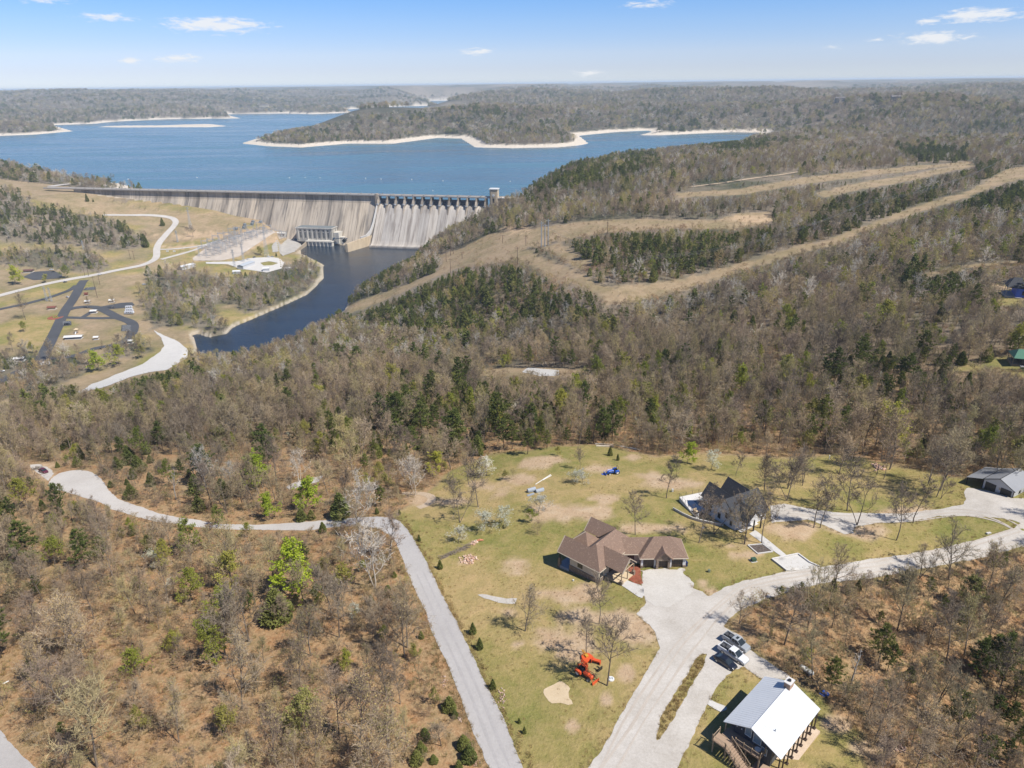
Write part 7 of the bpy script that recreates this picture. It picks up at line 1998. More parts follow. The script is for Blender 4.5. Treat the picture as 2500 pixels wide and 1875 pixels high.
m_.build('wall', WHITES, H2)
k2 = (RH - E2) / 4.2
m_ = MB(); m_.slab([(-.35, -.45, E2 - .45 * k2), (11.15, -.45, E2 - .45 * k2), (11.15, 4.2, RH), (-.35, 4.2, RH)], .2)
m_.slab([(-.35, 8.85, E2 - .45 * k2), (11.15, 8.85, E2 - .45 * k2), (11.15, 4.2, RH), (-.35, 4.2, RH)], .2); m_.build('main_roof', DARKSH, H2)
for nm, (xa, xb, ye, top) in (('rear_left_roof', (.0, 5.8, 13.4, RH - .45)), ('rear_right_roof', (5.5, 11.6, 12.4, RH - .05))):
    xm = (xa + xb) / 2; zl = E2 - .25
    m_ = MB(); m_.slab([(xa, 5.2, zl), (xa, ye, zl), (xm, ye, top), (xm, 4.4, top)], .2); m_.slab([(xb, 5.2, zl), (xb, ye, zl), (xm, ye, top), (xm, 4.4, top)], .2); m_.build(nm, DARKSH, H2)
m_ = MB(); xa, xb, xm = .9, 6.4, 3.65
m_.slab([(xa, 1.2, E2 - .2), (xa, -2.9, E2 - .2), (xm, -2.9, 6.3), (xm, 2.9, 6.3)], .18); m_.slab([(xb, 1.2, E2 - .2), (xb, -2.9, E2 - .2), (xm, -2.9, 6.3), (xm, 2.9, 6.3)], .18); m_.build('porch_roof', DARKSH, H2)
m_ = MB(); m_.extrude_profile([(1.3, E2 - .05), (6.0, E2 - .05), (xm, 5.95)], -2.6, -2.4); m_.build('porch_gable', WHITES, H2)
m_ = MB(); m_.box(.6, 7.4, -3.0, -.02, -2, .18); m_.box(6.8, 9.6, -1.4, -.02, -1, .12); m_.build('porch_floor', CONCW, H2)
m_ = MB()
for x_ in (1.2, 3.65, 6.1): m_.box(x_ - .14, x_ + .14, -2.75, -2.47, .18, E2)
m_.each('porch_post', BLACKT, H2)
m_ = MB()
for x0, x1, z0, z1 in ((7.4, 8.3, 1.1, 2.6), (9.2, 10.1, 1.1, 2.6), (2.2, 3.2, .3, 2.5), (4.4, 5.3, 1.1, 2.6)): m_.box(x0, x1, -.07, .0, z0, z1)
for y0, y1, z0, z1 in ((1.3, 2.0, .6, 2.0), (3.1, 3.8, 1.9, 3.4), (3.2, 3.9, -1.6, -.2), (5.4, 6.4, .4, 2.0), (9.2, 10.4, .2, 2.4), (11.2, 12.2, .2, 2.4)): m_.box(-.07 + (0 if y0 < 8.4 else .4), (0 if y0 < 8.4 else .4), y0, y1, z0, z1)
m_.each('window', DARKWIN, H2)
m_ = MB()
for a, b in (((-.4, -.45, E2 - .6), (-.4, 4.2, RH - .1)), ((-.4, 8.85, E2 - .6), (-.4, 4.2, RH - .1)), ((11.2, -.45, E2 - .6), (11.2, 4.2, RH - .1)), ((-.35, -.5, E2 - .6), (11.15, -.5, E2 - .6))): m_.bar(a, b, .12, 4)
m_.build('fascia', BLACKT, H2)
dk = ground('7', [(130, 465), (590, 368), (690, 420), (640, 640), (560, 720), (460, 795)])
dz = float(dk[:, 2].max()) - .1
D2 = thing('pool_deck', 'white concrete pool deck behind the white house', 'deck', (dk[0][0], dk[0][1], dz))
pl_ = [(p[0] - dk[0][0], p[1] - dk[0][1]) for p in dk]
area = sum(pl_[i][0] * pl_[(i + 1) % 6][1] - pl_[(i + 1) % 6][0] * pl_[i][1] for i in range(6))
if area < 0: pl_ = pl_[::-1]
m_ = MB(); m_.prism(pl_, -2.2, .12); m_.build('slab', CONCW, D2)
po = onplane('7', [(385, 460), (590, 418), (650, 470), (640, 560), (492, 562)], dz + .12)
pq = [(p[0] - dk[0][0], p[1] - dk[0][1]) for p in po]
if sum(pq[i][0] * pq[(i + 1) % 5][1] - pq[(i + 1) % 5][0] * pq[i][1] for i in range(5)) < 0: pq = pq[::-1]
m_ = MB(); m_.prism(pq, .05, .135); m_.build('pool_water', POOLW, D2)
FN = thing('deck_fence', 'thin black fence around the pool deck', 'fence', (dk[0][0], dk[0][1], dz))
m_ = MB()
ring = [pl_[k] for k in range(6)]
allp = ring + [ring[0]]
for a, b in zip(allp[:-1], allp[1:]):
    n = max(1, int(math.dist(a, b) / 1.8))
    for k in range(n):
        t = k / n; x_, y_ = a[0] + (b[0] - a[0]) * t, a[1] + (b[1] - a[1]) * t
        q = MB(); q.bar((x_, y_, .1), (x_, y_, 1.35), .045, 4); q.build('post', BLACKT, FN)
    for z_ in (.35, 1.3): m_.bar((a[0], a[1], z_), (b[0], b[1], z_), .025, 4)
m_.each('rail', BLACKT, FN)
rw = ground('7', [(22, 622), (200, 722), (360, 795), (500, 838), (640, 868), (780, 898), (925, 915)])
RW = thing('retaining_wall', 'low pale retaining wall curving below the white house', 'wall', tuple(rw[0]))
m_ = MB()
for a, b in zip(rw[:-1], rw[1:]):
    a_, b_2 = Vector(a) - Vector(rw[0]), Vector(b) - Vector(rw[0])
    m_.hexa([(a_.x, a_.y - .18, a_.z - .6), (b_2.x, b_2.y - .18, b_2.z - .6), (b_2.x, b_2.y + .18, b_2.z - .6), (a_.x, a_.y + .18, a_.z - .6)], [(a_.x, a_.y - .18, a_.z + .75), (b_2.x, b_2.y - .18, b_2.z + .75), (b_2.x, b_2.y + .18, b_2.z + .75), (a_.x, a_.y + .18, a_.z + .75)])
m_.build('wall_body', CONC, RW)
def curb_box(name, label, cat, view, pts, w, h, mat, closed=False, fill=None):
    g = ground(view, pts); o = thing(name, label, cat, tuple(g[0]))
    m = MB(); L = [Vector(p) - Vector(g[0]) for p in g]
    for a, b in zip(L, (L[1:] + L[:1]) if closed else L[1:]):
        d = (b - a).normalized(); s = Vector((-d.y, d.x, 0)) * w / 2
        m.hexa([(a - s)[:2] + (a.z - .4,) if 0 else tuple((a - s).xy) + (a.z - .4,), tuple((b - s).xy) + (b.z - .4,), tuple((b + s).xy) + (b.z - .4,), tuple((a + s).xy) + (a.z - .4,)],
               [tuple((a - s).xy) + (a.z + h,), tuple((b - s).xy) + (b.z + h,), tuple((b + s).xy) + (b.z + h,), tuple((a + s).xy) + (a.z + h,)])
    m.build('edging', mat, o)
    if fill:
        f = MB(); f.add([(p.x, p.y, p.z + .1) for p in L], [tuple(range(len(L)))]); f.build('soil', fill, o)
    return o
curb_box('planting_bed', 'rectangular edged garden bed beside the white walk', 'garden bed', 'G', [(1790, 790), (1870, 860), (1996, 842), (1912, 780)], .3, .25, CONC, True, SOILBED)
curb_box('pad_wall', 'low wall along the left and back of the roadside parking pad', 'wall', 'H', [(240, 1003), (118, 908), (335, 864), (430, 935), (510, 970)], .3, .45, CONCW)
a3 = np.array([math.cos(math.radians(-58)), math.sin(math.radians(-58))]); b3 = np.array([-a3[1], a3[0]])
O3 = ground('H', [(1860, 312)])[0]
BN = thing('metal_barn', 'pale metal barn with grey roof and two dark doors at the right edge', 'barn', (O3[0], O3[1], 124.9), math.atan2(a3[1], a3[0]))
WB, LB, EB, RB = 7.7, 10.2, 3.0, 4.9
m_ = MB(); m_.box(0, WB, 0, LB, -1.5, EB); m_.extrude_profile([(0, EB), (WB, EB), (WB / 2, RB - .12)], 0, LB); m_.build('wall', PALEMETAL, BN)
kb = (RB - EB) / (WB / 2)
m_ = MB(); m_.slab([(-.05, -.35, EB - .02), (-.05, LB + .3, EB - .02), (WB / 2, LB + .3, RB), (WB / 2, -.35, RB)], .1); m_.build('left_roof', GREYMETAL, BN)
m_ = MB(); m_.slab([(WB + .35, -.35, EB - .35 * kb), (WB + .35, LB + .3, EB - .35 * kb), (WB / 2, LB + .3, RB), (WB / 2, -.35, RB)], .1); m_.build('right_roof', GREYMETAL, BN)
m_ = MB(); m_.slab([(-4.4, -.1, EB - 4.4 * kb * .72), (-4.4, LB + .1, EB - 4.4 * kb * .72), (-.12, LB + .1, EB - .06), (-.12, -.1, EB - .06)], .1); m_.build('lean_to_roof', GREYMETAL, BN)
m_ = MB()
for y_ in (.2, LB / 2, LB - .2): m_.box(-4.2, -4.0, y_ - .1, y_ + .1, -1.5, EB - 4.4 * kb * .72)
m_.each('lean_to_post', BLACKT, BN)
for x0, x1 in ((.6, 3.3), (4.5, 7.2)):
    m_ = MB(); m_.box(x0, x1, -.06, 0, -.6, 2.5); m_.build('barn_door', BLACKT, BN)
m_ = MB(); m_.box(.0, WB, -.05, 0, -1.5, -.55); m_.build('base_trim', BLACKT, BN)
m_ = MB()
for a, b in (((-.1, -.4, EB), (WB / 2, -.4, RB)), ((WB + .4, -.4, EB - .2), (WB / 2, -.4, RB)), ((WB / 2, -.4, RB + .04), (WB / 2, LB + .3, RB + .04)), ((0, -.1, -1), (0, -.1, EB)), ((WB, -.05, -1), (WB, -.05, EB)), ((-.1, -.3, EB + .02), (-.1, LB + .3, EB + .02))): m_.bar(a, b, .11, 4)
m_.build('trim', BLACKT, BN)
m_ = MB(); m_.box(4.05, 4.5, -.08, 0, 1.6, 2.2); m_.build('lamp', TRIMC, BN)
m_ = MB()
for y_ in (3, 8): m_.box(WB, WB + .06, y_, y_ + 1, 1, 2)
m_.each('side_window', DARKWIN, BN)
EZ, RZc = 132.6, 134.9
E = onplane('8', [(1100, 1510), (1732, 712), (155, 935), (805, 214)], EZ)
RG = onplane('8', [(655, 990), (1290, 236)], RZc)
cb = ((E[1] - E[0]) + (E[3] - E[2]))[:2]; Lc = float(np.linalg.norm(cb)) / 2; cb /= np.linalg.norm(cb); cn = np.array([cb[1], -cb[0]])
ctr = E.mean(0)[:2]
Wc = float(abs((E[0] - E[2])[:2] @ cn))
CBN = thing('cabin', 'charcoal cabin with white metal roof and timber decks', 'cabin', (ctr[0], ctr[1], 128.2), math.atan2(cb[1], cb[0]))
hx, hy = Lc / 2, Wc / 2
ez, rz = EZ - 128.2, RZc - 128.2
ry = float((RG.mean(0)[:2] - ctr) @ (-cn))
m_ = MB(); m_.slab([(-hx, -hy, ez), (hx, -hy, ez), (hx, ry, rz), (-hx, ry, rz)], .12); rr_ = m_.build('right_roof', WHITEMETAL, CBN)
s_ = MB()
for k in range(26): x_ = -hx + .25 + k * (Lc - .5) / 25; s_.bar((x_, -hy + .03, ez + .02), (x_, ry - .05, rz + .02), .016, 4)
s_.build('roof_seams', WHITEMETAL, rr_)
m_ = MB(); m_.slab([(-hx, hy, ez), (hx, hy, ez), (hx, ry, rz), (-hx, ry, rz)], .12); rl_ = m_.build('left_roof', WHITEMETAL, CBN)
s_ = MB()
for k in range(26): x_ = -hx + .25 + k * (Lc - .5) / 25; s_.bar((x_, hy - .03, ez + .02), (x_, ry + .05, rz + .02), .016, 4)
s_.build('roof_seams', WHITEMETAL, rl_)
m_ = MB(); m_.bar((-hx - .02, ry, rz + .02), (hx + .02, ry, rz + .02), .09, 4); m_.build('ridge_cap', WHITEMETAL, CBN)
wx0, wx1, wy0, wy1 = -hx + 1.1, hx - .4, -hy + 1.9, hy - 1.5
m_ = MB(); m_.box(wx0, wx1, wy0, wy1, -2.2, ez - .3)
zz = lambda y: rz - (rz - ez) * (abs(y - ry) / (hy + (ry if y < ry else -ry)))
m_.extrude_profile([(wy0, ez - .31), (wy1, ez - .31), (wy1, zz(wy1) - .16), (ry, rz - .16), (wy0, zz(wy0) - .16)], wx0, wx1, axis='x'); m_.build('wall', GREYSIDE, CBN)
s_ = MB()
for k in range(22): y_ = wy0 + .2 + k * (wy1 - wy0 - .4) / 21; s_.box(wx0 - .05, wx0, y_ - .03, y_ + .03, -2, zz(y_) - .2)
s_.build('battens', GREYSIDE, CBN)
for y0, y1, z0, z1 in ((ry - 1.5, ry - .15, 3.2, 5.6), (ry + .25, ry + 1.3, 3.6, 5.5), (-hy + 2.7, -hy + 3.7, 1.9, 3.3)):
    m_ = MB(); m_.box(wx0 - .07, wx0, y0, y1, z0, z1); w_o = m_.build('window', GLASSB, CBN)
    m_ = MB()
    for a, b in (((y0, z0), (y1, z0)), ((y0, z1), (y1, z1)), ((y0, z0), (y0, z1)), ((y1, z0), (y1, z1))): m_.bar((wx0 - .08, a[0], a[1]), (wx0 - .08, b[0], b[1]), .06, 4)
    m_.build('frame', WHITEP, w_o)
for y_ in (wy1 - .5, ry + 1.9):
    m_ = MB(); m_.bar((wx0 - .2, y_, 4.2), (wx0 - .02, y_, 4.25), .11, 8); m_.build('wall_lamp', WHITEP, CBN)
m_ = MB(); m_.box(hx - 2.1, hx - .6, ry - .6, ry + .45, rz - 2.0, rz + 1.0); chm = m_.build('chimney', BRICKT, CBN)
m_ = MB(); m_.box(hx - 2.2, hx - .5, ry - .7, ry + .55, rz + 1.0, rz + 1.12); m_.build('chimney_cap', CONCW, chm)
m_ = MB(); m_.cyl((hx - 1.35, ry - .08), .28, rz + 1.12, rz + 1.4, 10); m_.build('flue', BLACKT, chm)
m_ = MB(); m_.cyl((-hx + 3.2, -hy * .45), .09, 5.2, 6.1, 8); m_.build('roof_vent', STEEL, CBN)
m_ = MB(); m_.box(-hx - .4, hx - .2, -hy - .75, wy0, -1.4, .12); m_.build('side_patio', stone_mat('tan_patio', (.46, .35, .24), (.54, .42, .31), (.58, .47, .36), 1.2, .3), CBN)
for k in range(9):
    x_ = -hx + .3 + k * (Lc - .7) / 8
    m_ = MB(); m_.box(x_ - .1, x_ + .1, -hy + .15, -hy + .35, .12, ez - .1); m_.box(x_ - .25, x_ + .25, -hy, -hy + .5, .12, .35); m_.build('porch_post', DOORB, CBN)
m_ = MB(); m_.box(-hx + .3, hx - .5, wy1, hy - .25, 1.2, 1.42); m_.build('left_porch', PLANKW, CBN)
for k in range(6):
    x_ = -hx + .4 + k * (Lc - 1.0) / 5
    m_ = MB(); m_.box(x_ - .09, x_ + .09, hy - .45, hy - .27, -1.5, ez - .1); m_.build('porch_post', TIMBER, CBN)
m_ = MB(); m_.box(-1.0, 1.0, hy - .2, hy + 1.4, -1, .25); m_.box(-1.0, 1.0, hy - .2, hy + .7, .25, .75); m_.build('side_steps', PLANKW, CBN)
up_z = 2.55
def rail(m, a, b, z, h=1.0, posts=True):
    a = Vector((a[0], a[1], z)); b = Vector((b[0], b[1], z)); L = (b - a).length
    m.bar(a + Vector((0, 0, h)), b + Vector((0, 0, h)), .06, 4); m.bar(a + Vector((0, 0, .15)), b + Vector((0, 0, .15)), .045, 4)
    n = max(2, int(L / .22))
    for k in range(n + 1):
        p = a.lerp(b, k / n); m.bar(p + Vector((0, 0, .1)), p + Vector((0, 0, h)), .024, 3)
    if posts:
        n = max(1, round(L / 1.7))
        for k in range(n + 1):
            p = a.lerp(b, k / n); m.bar(p - Vector((0, 0, .2)), p + Vector((0, 0, h + .2)), .10, 4)
m_ = MB(); m_.box(wx0 - 1.9, wx0, ry - 2.4, hy - .4, up_z - .2, up_z); m_.build('upper_deck', PLANKW, CBN)
m_ = MB(); rail(m_, (wx0 - 1.85, ry - 2.4), (wx0 - 1.85, ry + 1.9), up_z); rail(m_, (wx0 - 1.85, ry - 2.4), (wx0 - .1, ry - 2.4), up_z); m_.build('upper_rail', TIMBER, CBN)
m_ = MB(); m_.box(wx0 - 4.0, wx0 - 1.95, ry + 2.2, hy + .1, up_z - .2, up_z - .02); m_.build('side_deck', PLANKW, CBN)
m_ = MB(); rail(m_, (wx0 - 3.95, hy - 2.2), (wx0 - 3.95, hy + .1), up_z); rail(m_, (wx0 - 3.95, hy + .05), (wx0 - 1.8, hy + .05), up_z); m_.build('side_rail', TIMBER, CBN)
st = MB(); s0 = Vector((wx0 - 3.0, hy - 2.3, up_z)); s1 = Vector((wx0 - 3.6, -hy + 4.0, .25))
for k in range(11):
    p = s0.lerp(s1, k / 11); st.box(p.x - .95, p.x + .95, p.y - .36, p.y, p.z - .1, p.z - .03)
for sx in (-.95, .95): st.bar(s0 + Vector((sx, 0, -.15)), s1 + Vector((sx, 0, -.15)), .12, 4)
st.build('stairs', PLANKW, CBN)
m_ = MB()
for sx in (-.95, .95):
    for k in range(5):
        p = s0.lerp(s1, k / 4) + Vector((sx, 0, 0)); m_.bar(p - Vector((0, 0, max(.3, p.z))), p + Vector((0, 0, 1.1)), .09, 4)
    m_.bar(s0 + Vector((sx, 0, 1.0)), s1 + Vector((sx, 0, 1.0)), .06, 4)
    for k in range(24):
        p = s0.lerp(s1, k / 24) + Vector((sx, 0, 0)); m_.bar(p, p + Vector((0, 0, 1.0)), .022, 3)
m_.build('stair_rail', TIMBER, CBN)
m_ = MB(); m_.box(wx0 - 4.6, wx0 - .05, -hy - .1, -hy + 3.9, -.4, .22); m_.build('lower_deck', PLANKW, CBN)
m_ = MB(); rail(m_, (wx0 - 4.55, -hy - .05), (wx0 - 4.55, -hy + 3.8), .22); rail(m_, (wx0 - 4.55, -hy - .05), (wx0 - .2, -hy - .05), .22); m_.build('lower_rail', TIMBER, CBN)
for x_, y_ in ((wx0 - 1.8, ry - 2.3), (wx0 - 1.8, ry), (wx0 - 1.8, ry + 2.2), (wx0 - 3.9, hy - .1), (wx0 - 3.9, ry + 2.4)):
    m_ = MB(); m_.box(x_ - .1, x_ + .1, y_ - .1, y_ + .1, -1.6, up_z - .2); m_.build('deck_post', TIMBER, CBN)
bt = thing('patio_table', 'small round white table on the cabin upper deck', 'table')
bt.location = tuple(Vector((ctr[0], ctr[1], 128.2)) + Vector(((wx0 - .95) * cb[0] - (ry - 1.5) * cb[1], (wx0 - .95) * cb[1] + (ry - 1.5) * cb[0], up_z)))
m_ = MB(); m_.cyl((0, 0), .5, .68, .73, 16); m_.build('tabletop', WHITEP, bt)
m_ = MB(); m_.cyl((0, 0), .06, .0, .68, 6); m_.cyl((0, 0), .3, 0, .05, 10); m_.build('pedestal', STEEL, bt)
for nm, lab, v, bx, by, wall, roof, rz_ in (('blue_house', 'blue sided house with dark roof at the right edge', '6', 1735, 350, simple('blue_siding', (.05, .13, .62), (.06, .15, .68), .8, .6), DARKSH, -25),
                                            ('green_roofed_house', 'dark house with green metal roof at the right edge', '6', 1770, 812, simple('dark_siding', (.055, .045, .04), (.075, .06, .055), .8, .8), simple('green_metal', (.04, .15, .09), (.035, .13, .08), .5, .45), -20)):
    p = ground(v, [(bx, by)])[0]
    h_ = thing(nm, lab, 'house', tuple(p), math.radians(rz_)); s_ = 1.35 if 'blue' in nm else .85
    m_ = MB(); m_.box(0, 15 * s_, 0, 9 * s_, -2, 4.2 * s_); m_.extrude_profile([(0, 4.2 * s_), (9 * s_, 4.2 * s_), (4.5 * s_, 6.9 * s_)], 0, 15 * s_, axis='x'); m_.build('wall', wall, h_)
    m_ = MB(); m_.slab([(-3.6 * s_, -.8, 4.0 * s_), (16 * s_, -.8, 4.0 * s_), (16 * s_, 4.5 * s_, 7.1 * s_), (-1.0 * s_, 4.5 * s_, 7.1 * s_)], .25); m_.build('front_roof', roof, h_)
    m_ = MB(); m_.slab([(-3.6 * s_, 9 * s_ + .8, 4.0 * s_), (16 * s_, 9 * s_ + .8, 4.0 * s_), (16 * s_, 4.5 * s_, 7.1 * s_), (-1.0 * s_, 4.5 * s_, 7.1 * s_)], .25); m_.build('back_roof', roof, h_)
    m_ = MB(); m_.slab([(-3.6 * s_, -.8, 4.0 * s_), (-3.6 * s_, 9 * s_ + .8, 4.0 * s_), (-1.0 * s_, 4.5 * s_, 7.1 * s_)], .25); m_.build('end_roof', roof, h_)
    m_ = MB()
    for y_ in (.3, 4.5 * s_, 8.7 * s_): m_.bar((-3.2 * s_, y_, -2), (-3.2 * s_, y_, 4 * s_), .14, 5)
    m_.box(-3.4 * s_, 0, 0, 9 * s_, -2.2, .6); m_.build('side_porch', TIMBER if 'green' in nm else CONC, h_)
    m_ = MB()
    for x_ in (2, 6, 10): m_.box(x_ * s_, (x_ + 1.4) * s_, -.06, 0, 1.2 * s_, 2.8 * s_)
    m_.each('window', DARKWIN, h_)
    m_ = MB(); m_.box(-.1, 15 * s_, -1.6, -.02, -2, .35); m_.build('apron', CONCW, h_)
fh = simple('far_roof', (.10, .09, .085), (.14, .12, .11), .3, .8)
for v, x_, y_, w_, lab in (('2', 1300, 435, 26, 'pale far house on the skyline ridge, left of three'), ('2', 1415, 440, 30, 'dark roofed far house on the skyline ridge, middle of three'), ('2', 1655, 435, 28, 'low far house with a tan clearing on the ridge, right of three'), ('1', 2040, 470, 18, 'tiny far house on the wooded point'), ('1', 1140, 462, 34, 'pale far building on the far left shore')):
    p = ground(v, [(x_, y_)])[0]
    sc = math.hypot(p[0], p[1]) / 2800
    h_ = thing('far_house', lab, 'house', (p[0], p[1], p[2]), random.uniform(-.3, .3)); w_ *= max(.8, sc)
    m_ = MB(); m_.box(-w_ / 2, w_ / 2, -6, 6, -6, 13); m_.build('wall', CREAM if 'pale' in lab else GREYSIDE, h_)
    m_ = MB(); m_.slab([(-w_ / 2 - 1, -7, 12.5), (w_ / 2 + 1, -7, 12.5), (w_ / 2 + 1, 0, 18), (-w_ / 2 - 1, 0, 18)], .5); m_.slab([(-w_ / 2 - 1, 7, 12.5), (w_ / 2 + 1, 7, 12.5), (w_ / 2 + 1, 0, 18), (-w_ / 2 - 1, 0, 18)], .5); m_.build('roof', fh, h_)
TYRE = simple('tyre_rubber', (.018, .018, .018), (.03, .03, .03), 3, .8)
RIM = simple('alloy_rim', (.42, .42, .43), (.36, .36, .37), 3, .3, .7)
WINDSH = simple('car_glass', (.02, .028, .035), (.03, .038, .045), .5, .06)
LAMPR = simple('tail_lamp', (.25, .01, .01), (.2, .01, .01), 2, .3)
LAMPW = simple('head_lamp', (.6, .6, .58), (.5, .5, .5), 2, .2)
def paint(name, c): 
    m = simple(name, c, tuple(x * .94 for x in c), .6, .28)
    [n for n in m.node_tree.nodes if n.type == 'BSDF_PRINCIPLED'][0].inputs['Coat Weight'].default_value = .6
    return m
def loft(sections, mats_idx=None):
    """sections: list of (x, half width, z0, z1, top half width) -> closed hull"""
    m = MB(); vs = []
    for x, hw, z0, z1, tw in sections:
        zm = z0 + (z1 - z0) * .55
        vs += [(x, -hw * .94, z0), (x, -hw, zm), (x, -tw, z1), (x, tw, z1), (x, hw, zm), (x, hw * .94, z0)]
    fs = []
    n = len(sections)
    for i in range(n - 1):
        for k in range(6):
            a = i * 6 + k; b = i * 6 + (k + 1) % 6
            fs.append((a, b, b + 6, a + 6))
    fs.append(tuple(range(5, -1, -1))); fs.append(tuple(range((n - 1) * 6, n * 6)))
    m.add(vs, fs)
    return m
def wheels(t, xs, hw, r, w=.24):
    for x in xs:
        for s in (-1, 1):
            g = MB(); g.bar((0, -w / 2, 0), (0, w / 2, 0), r, 14); o = g.build('wheel', TYRE, t, (x, s * (hw - w / 2), r))
            g = MB(); g.bar((0, s * w / 2, 0), (0, s * (w / 2 + .015), 0), r * .62, 12); g.build('rim', RIM, o)
def pickup(name, label, loc, rz, mat, crew=True, bed_cargo=False, L=5.8, sunroof=False):
    t = thing(name, label, 'pickup truck', loc, rz)
    hw = .98
    b = loft([(-L / 2, hw * .95, .55, 1.12, hw * .93), (-L / 2 + .1, hw, .42, 1.18, hw * .95), (.2, hw, .40, 1.18, hw * .95), (1.45, hw, .40, 1.20, hw * .93), (2.6, hw * .96, .42, 1.10, hw * .86), (L / 2, hw * .86, .5, .95, hw * .74)])
    b.build('body', mat, t, smooth_shade=False, bevel=.04)
    g = MB(); g.box(-L / 2 + .14, -.72, -hw * .80, hw * .80, 1.19, 1.20); g.build('bed_floor', BLACKT, t)
    g = MB(); g.box(-L / 2 + .02, -.62, -hw * .97, -hw * .82, 1.15, 1.38); g.box(-L / 2 + .02, -.62, hw * .82, hw * .97, 1.15, 1.38); g.box(-L / 2 + .0, -L / 2 + .1, -hw * .95, hw * .95, 1.1, 1.37); g.build('bed_sides', mat, t)
    c = loft([(-.66, hw * .92, 1.12, 1.60, hw * .80), (-.55, hw * .92, 1.12, 1.90, hw * .76), (.55, hw * .92, 1.12, 1.92, hw * .76), (1.55, hw * .90, 1.12, 1.20, hw * .84)])
    c.build('glasshouse', WINDSH, t)
    r = loft([(-.62, hw * .80, 1.86, 1.93, hw * .74), (-.5, hw * .79, 1.86, 1.96, hw * .74), (.5, hw * .79, 1.86, 1.96, hw * .74), (.66, hw * .78, 1.80, 1.88, hw * .74)])
    r.build('roof', mat, t)
    g = MB()
    for s in (-1, 1):
        g.bar((1.52, s * hw * .86, 1.2), (.62, s * hw * .77, 1.9), .05, 4); g.bar((.1, s * hw * .9, 1.2), (.05, s * hw * .77, 1.9), .06, 4); g.bar((-.6, s * hw * .9, 1.2), (-.55, s * hw * .77, 1.9), .09, 4)
    g.build('pillars', mat, t)
    if sunroof:
        g = MB(); g.box(-.1, .4, -.38, .38, 1.96, 1.975); g.build('sunroof', WINDSH, t)
    for s in (-1, 1):
        g = MB(); g.box(L / 2 - .3, L / 2 - .08, s * .62 - .16, s * .62 + .16, .72, .92); g.build('headlight', LAMPW, t)
        g = MB(); g.box(-L / 2 - .02, -L / 2 + .06, s * .84 - .09, s * .84 + .09, .8, 1.12); g.build('tail_light', LAMPR, t)
        g = MB(); g.box(1.15, 1.35, s * 1.0 - .02 + (0 if s > 0 else -.16), s * 1.0 + .18 - (0 if s > 0 else .16), 1.2, 1.42); g.build('mirror', mat, t)
    g = MB(); g.box(L / 2 - .12, L / 2 + .06, -.85, .85, .42, .64); g.box(-L / 2 - .12, -L / 2 + .02, -.85, .85, .48, .66); g.build('bumpers', STEEL, t)
    if bed_cargo:
        g = MB(); g.box(-2.5, -1.9, -.5, .2, 1.2, 1.5); g.box(-1.7, -1.0, -.3, .55, 1.2, 1.42); g.bar((-2.4, .5, 1.3), (-.9, .6, 1.35), .08, 5); g.build('cargo', DARKASPH, t)
    wheels(t, (-1.75, 1.85), hw, .40)
    return t
def car(name, label, loc, rz, mat, L=4.6, cat='car'):
    t = thing(name, label, cat, loc, rz)
    hw = .9
    loft([(-L / 2, hw * .8, .45, .88, hw * .7), (-L / 2 + .25, hw * .97, .32, 1.0, hw * .84), (-.9, hw, .28, 1.02, hw * .9), (.9, hw, .28, 1.0, hw * .9), (L / 2 - .35, hw * .95, .32, .86, hw * .78), (L / 2, hw * .74, .42, .70, hw * .6)]).build('body', mat, t, bevel=.05)
    loft([(-1.75, hw * .82, .95, 1.04, hw * .74), (-.95, hw * .86, .95, 1.44, hw * .64), (.3, hw * .86, .95, 1.46, hw * .64), (1.15, hw * .84, .95, 1.02, hw * .78)]).build('glasshouse', WINDSH, t)
    loft([(-1.05, hw * .68, 1.38, 1.43, hw * .6), (-.85, hw * .68, 1.40, 1.49, hw * .6), (.22, hw * .68, 1.40, 1.50, hw * .6), (.42, hw * .68, 1.36, 1.42, hw * .62)]).build('roof', mat, t)
    for s in (-1, 1):
        g = MB(); g.box(L / 2 - .3, L / 2 - .06, s * .56 - .15, s * .56 + .15, .56, .7); g.build('headlight', LAMPW, t)
        g = MB(); g.box(-L / 2 - .01, -L / 2 + .12, s * .58 - .14, s * .58 + .14, .68, .84); g.build('tail_light', LAMPR, t)
    wheels(t, (-1.4, 1.42), hw, .33, .2)
    return t
def at_px(view, tail, nose, lift=.07):
    a, b = ground(view, [tail, nose]); c = (a + b) / 2
    return (c[0], c[1], float(zfun(c[0], c[1])) + lift), math.atan2(b[1] - a[1], b[0] - a[0])
SILVER = paint('silver_paint', (.30, .32, .34)); WHITEC = paint('white_car_paint', (.62, .63, .65)); BLACKC = paint('black_paint', (.012, .014, .022)); MAROON = paint('maroon_paint', (.10, .02, .035)); DARKC = paint('dark_grey_paint', (.04, .045, .05))
l, r = at_px('I', (325, 275), (530, 395)); pickup('parked_pickup', 'silver pickup truck parked furthest up the cabin drive', l, r, SILVER, bed_cargo=True, L=5.4, sunroof=True)
l, r = at_px('I', (272, 385), (520, 532)); pickup('parked_pickup', 'white pickup truck parked between the silver truck and the black car', l, r, WHITEC, bed_cargo=True, L=5.9)
l, r = at_px('I', (215, 478), (410, 600)); car('parked_car', 'black car parked beside the white pickup truck', l, r, BLACKC)
l, r = at_px('a', (335, 170), (425, 205)); car('parked_car', 'old maroon car left at the pull out by the turning circle', l, r, MAROON)
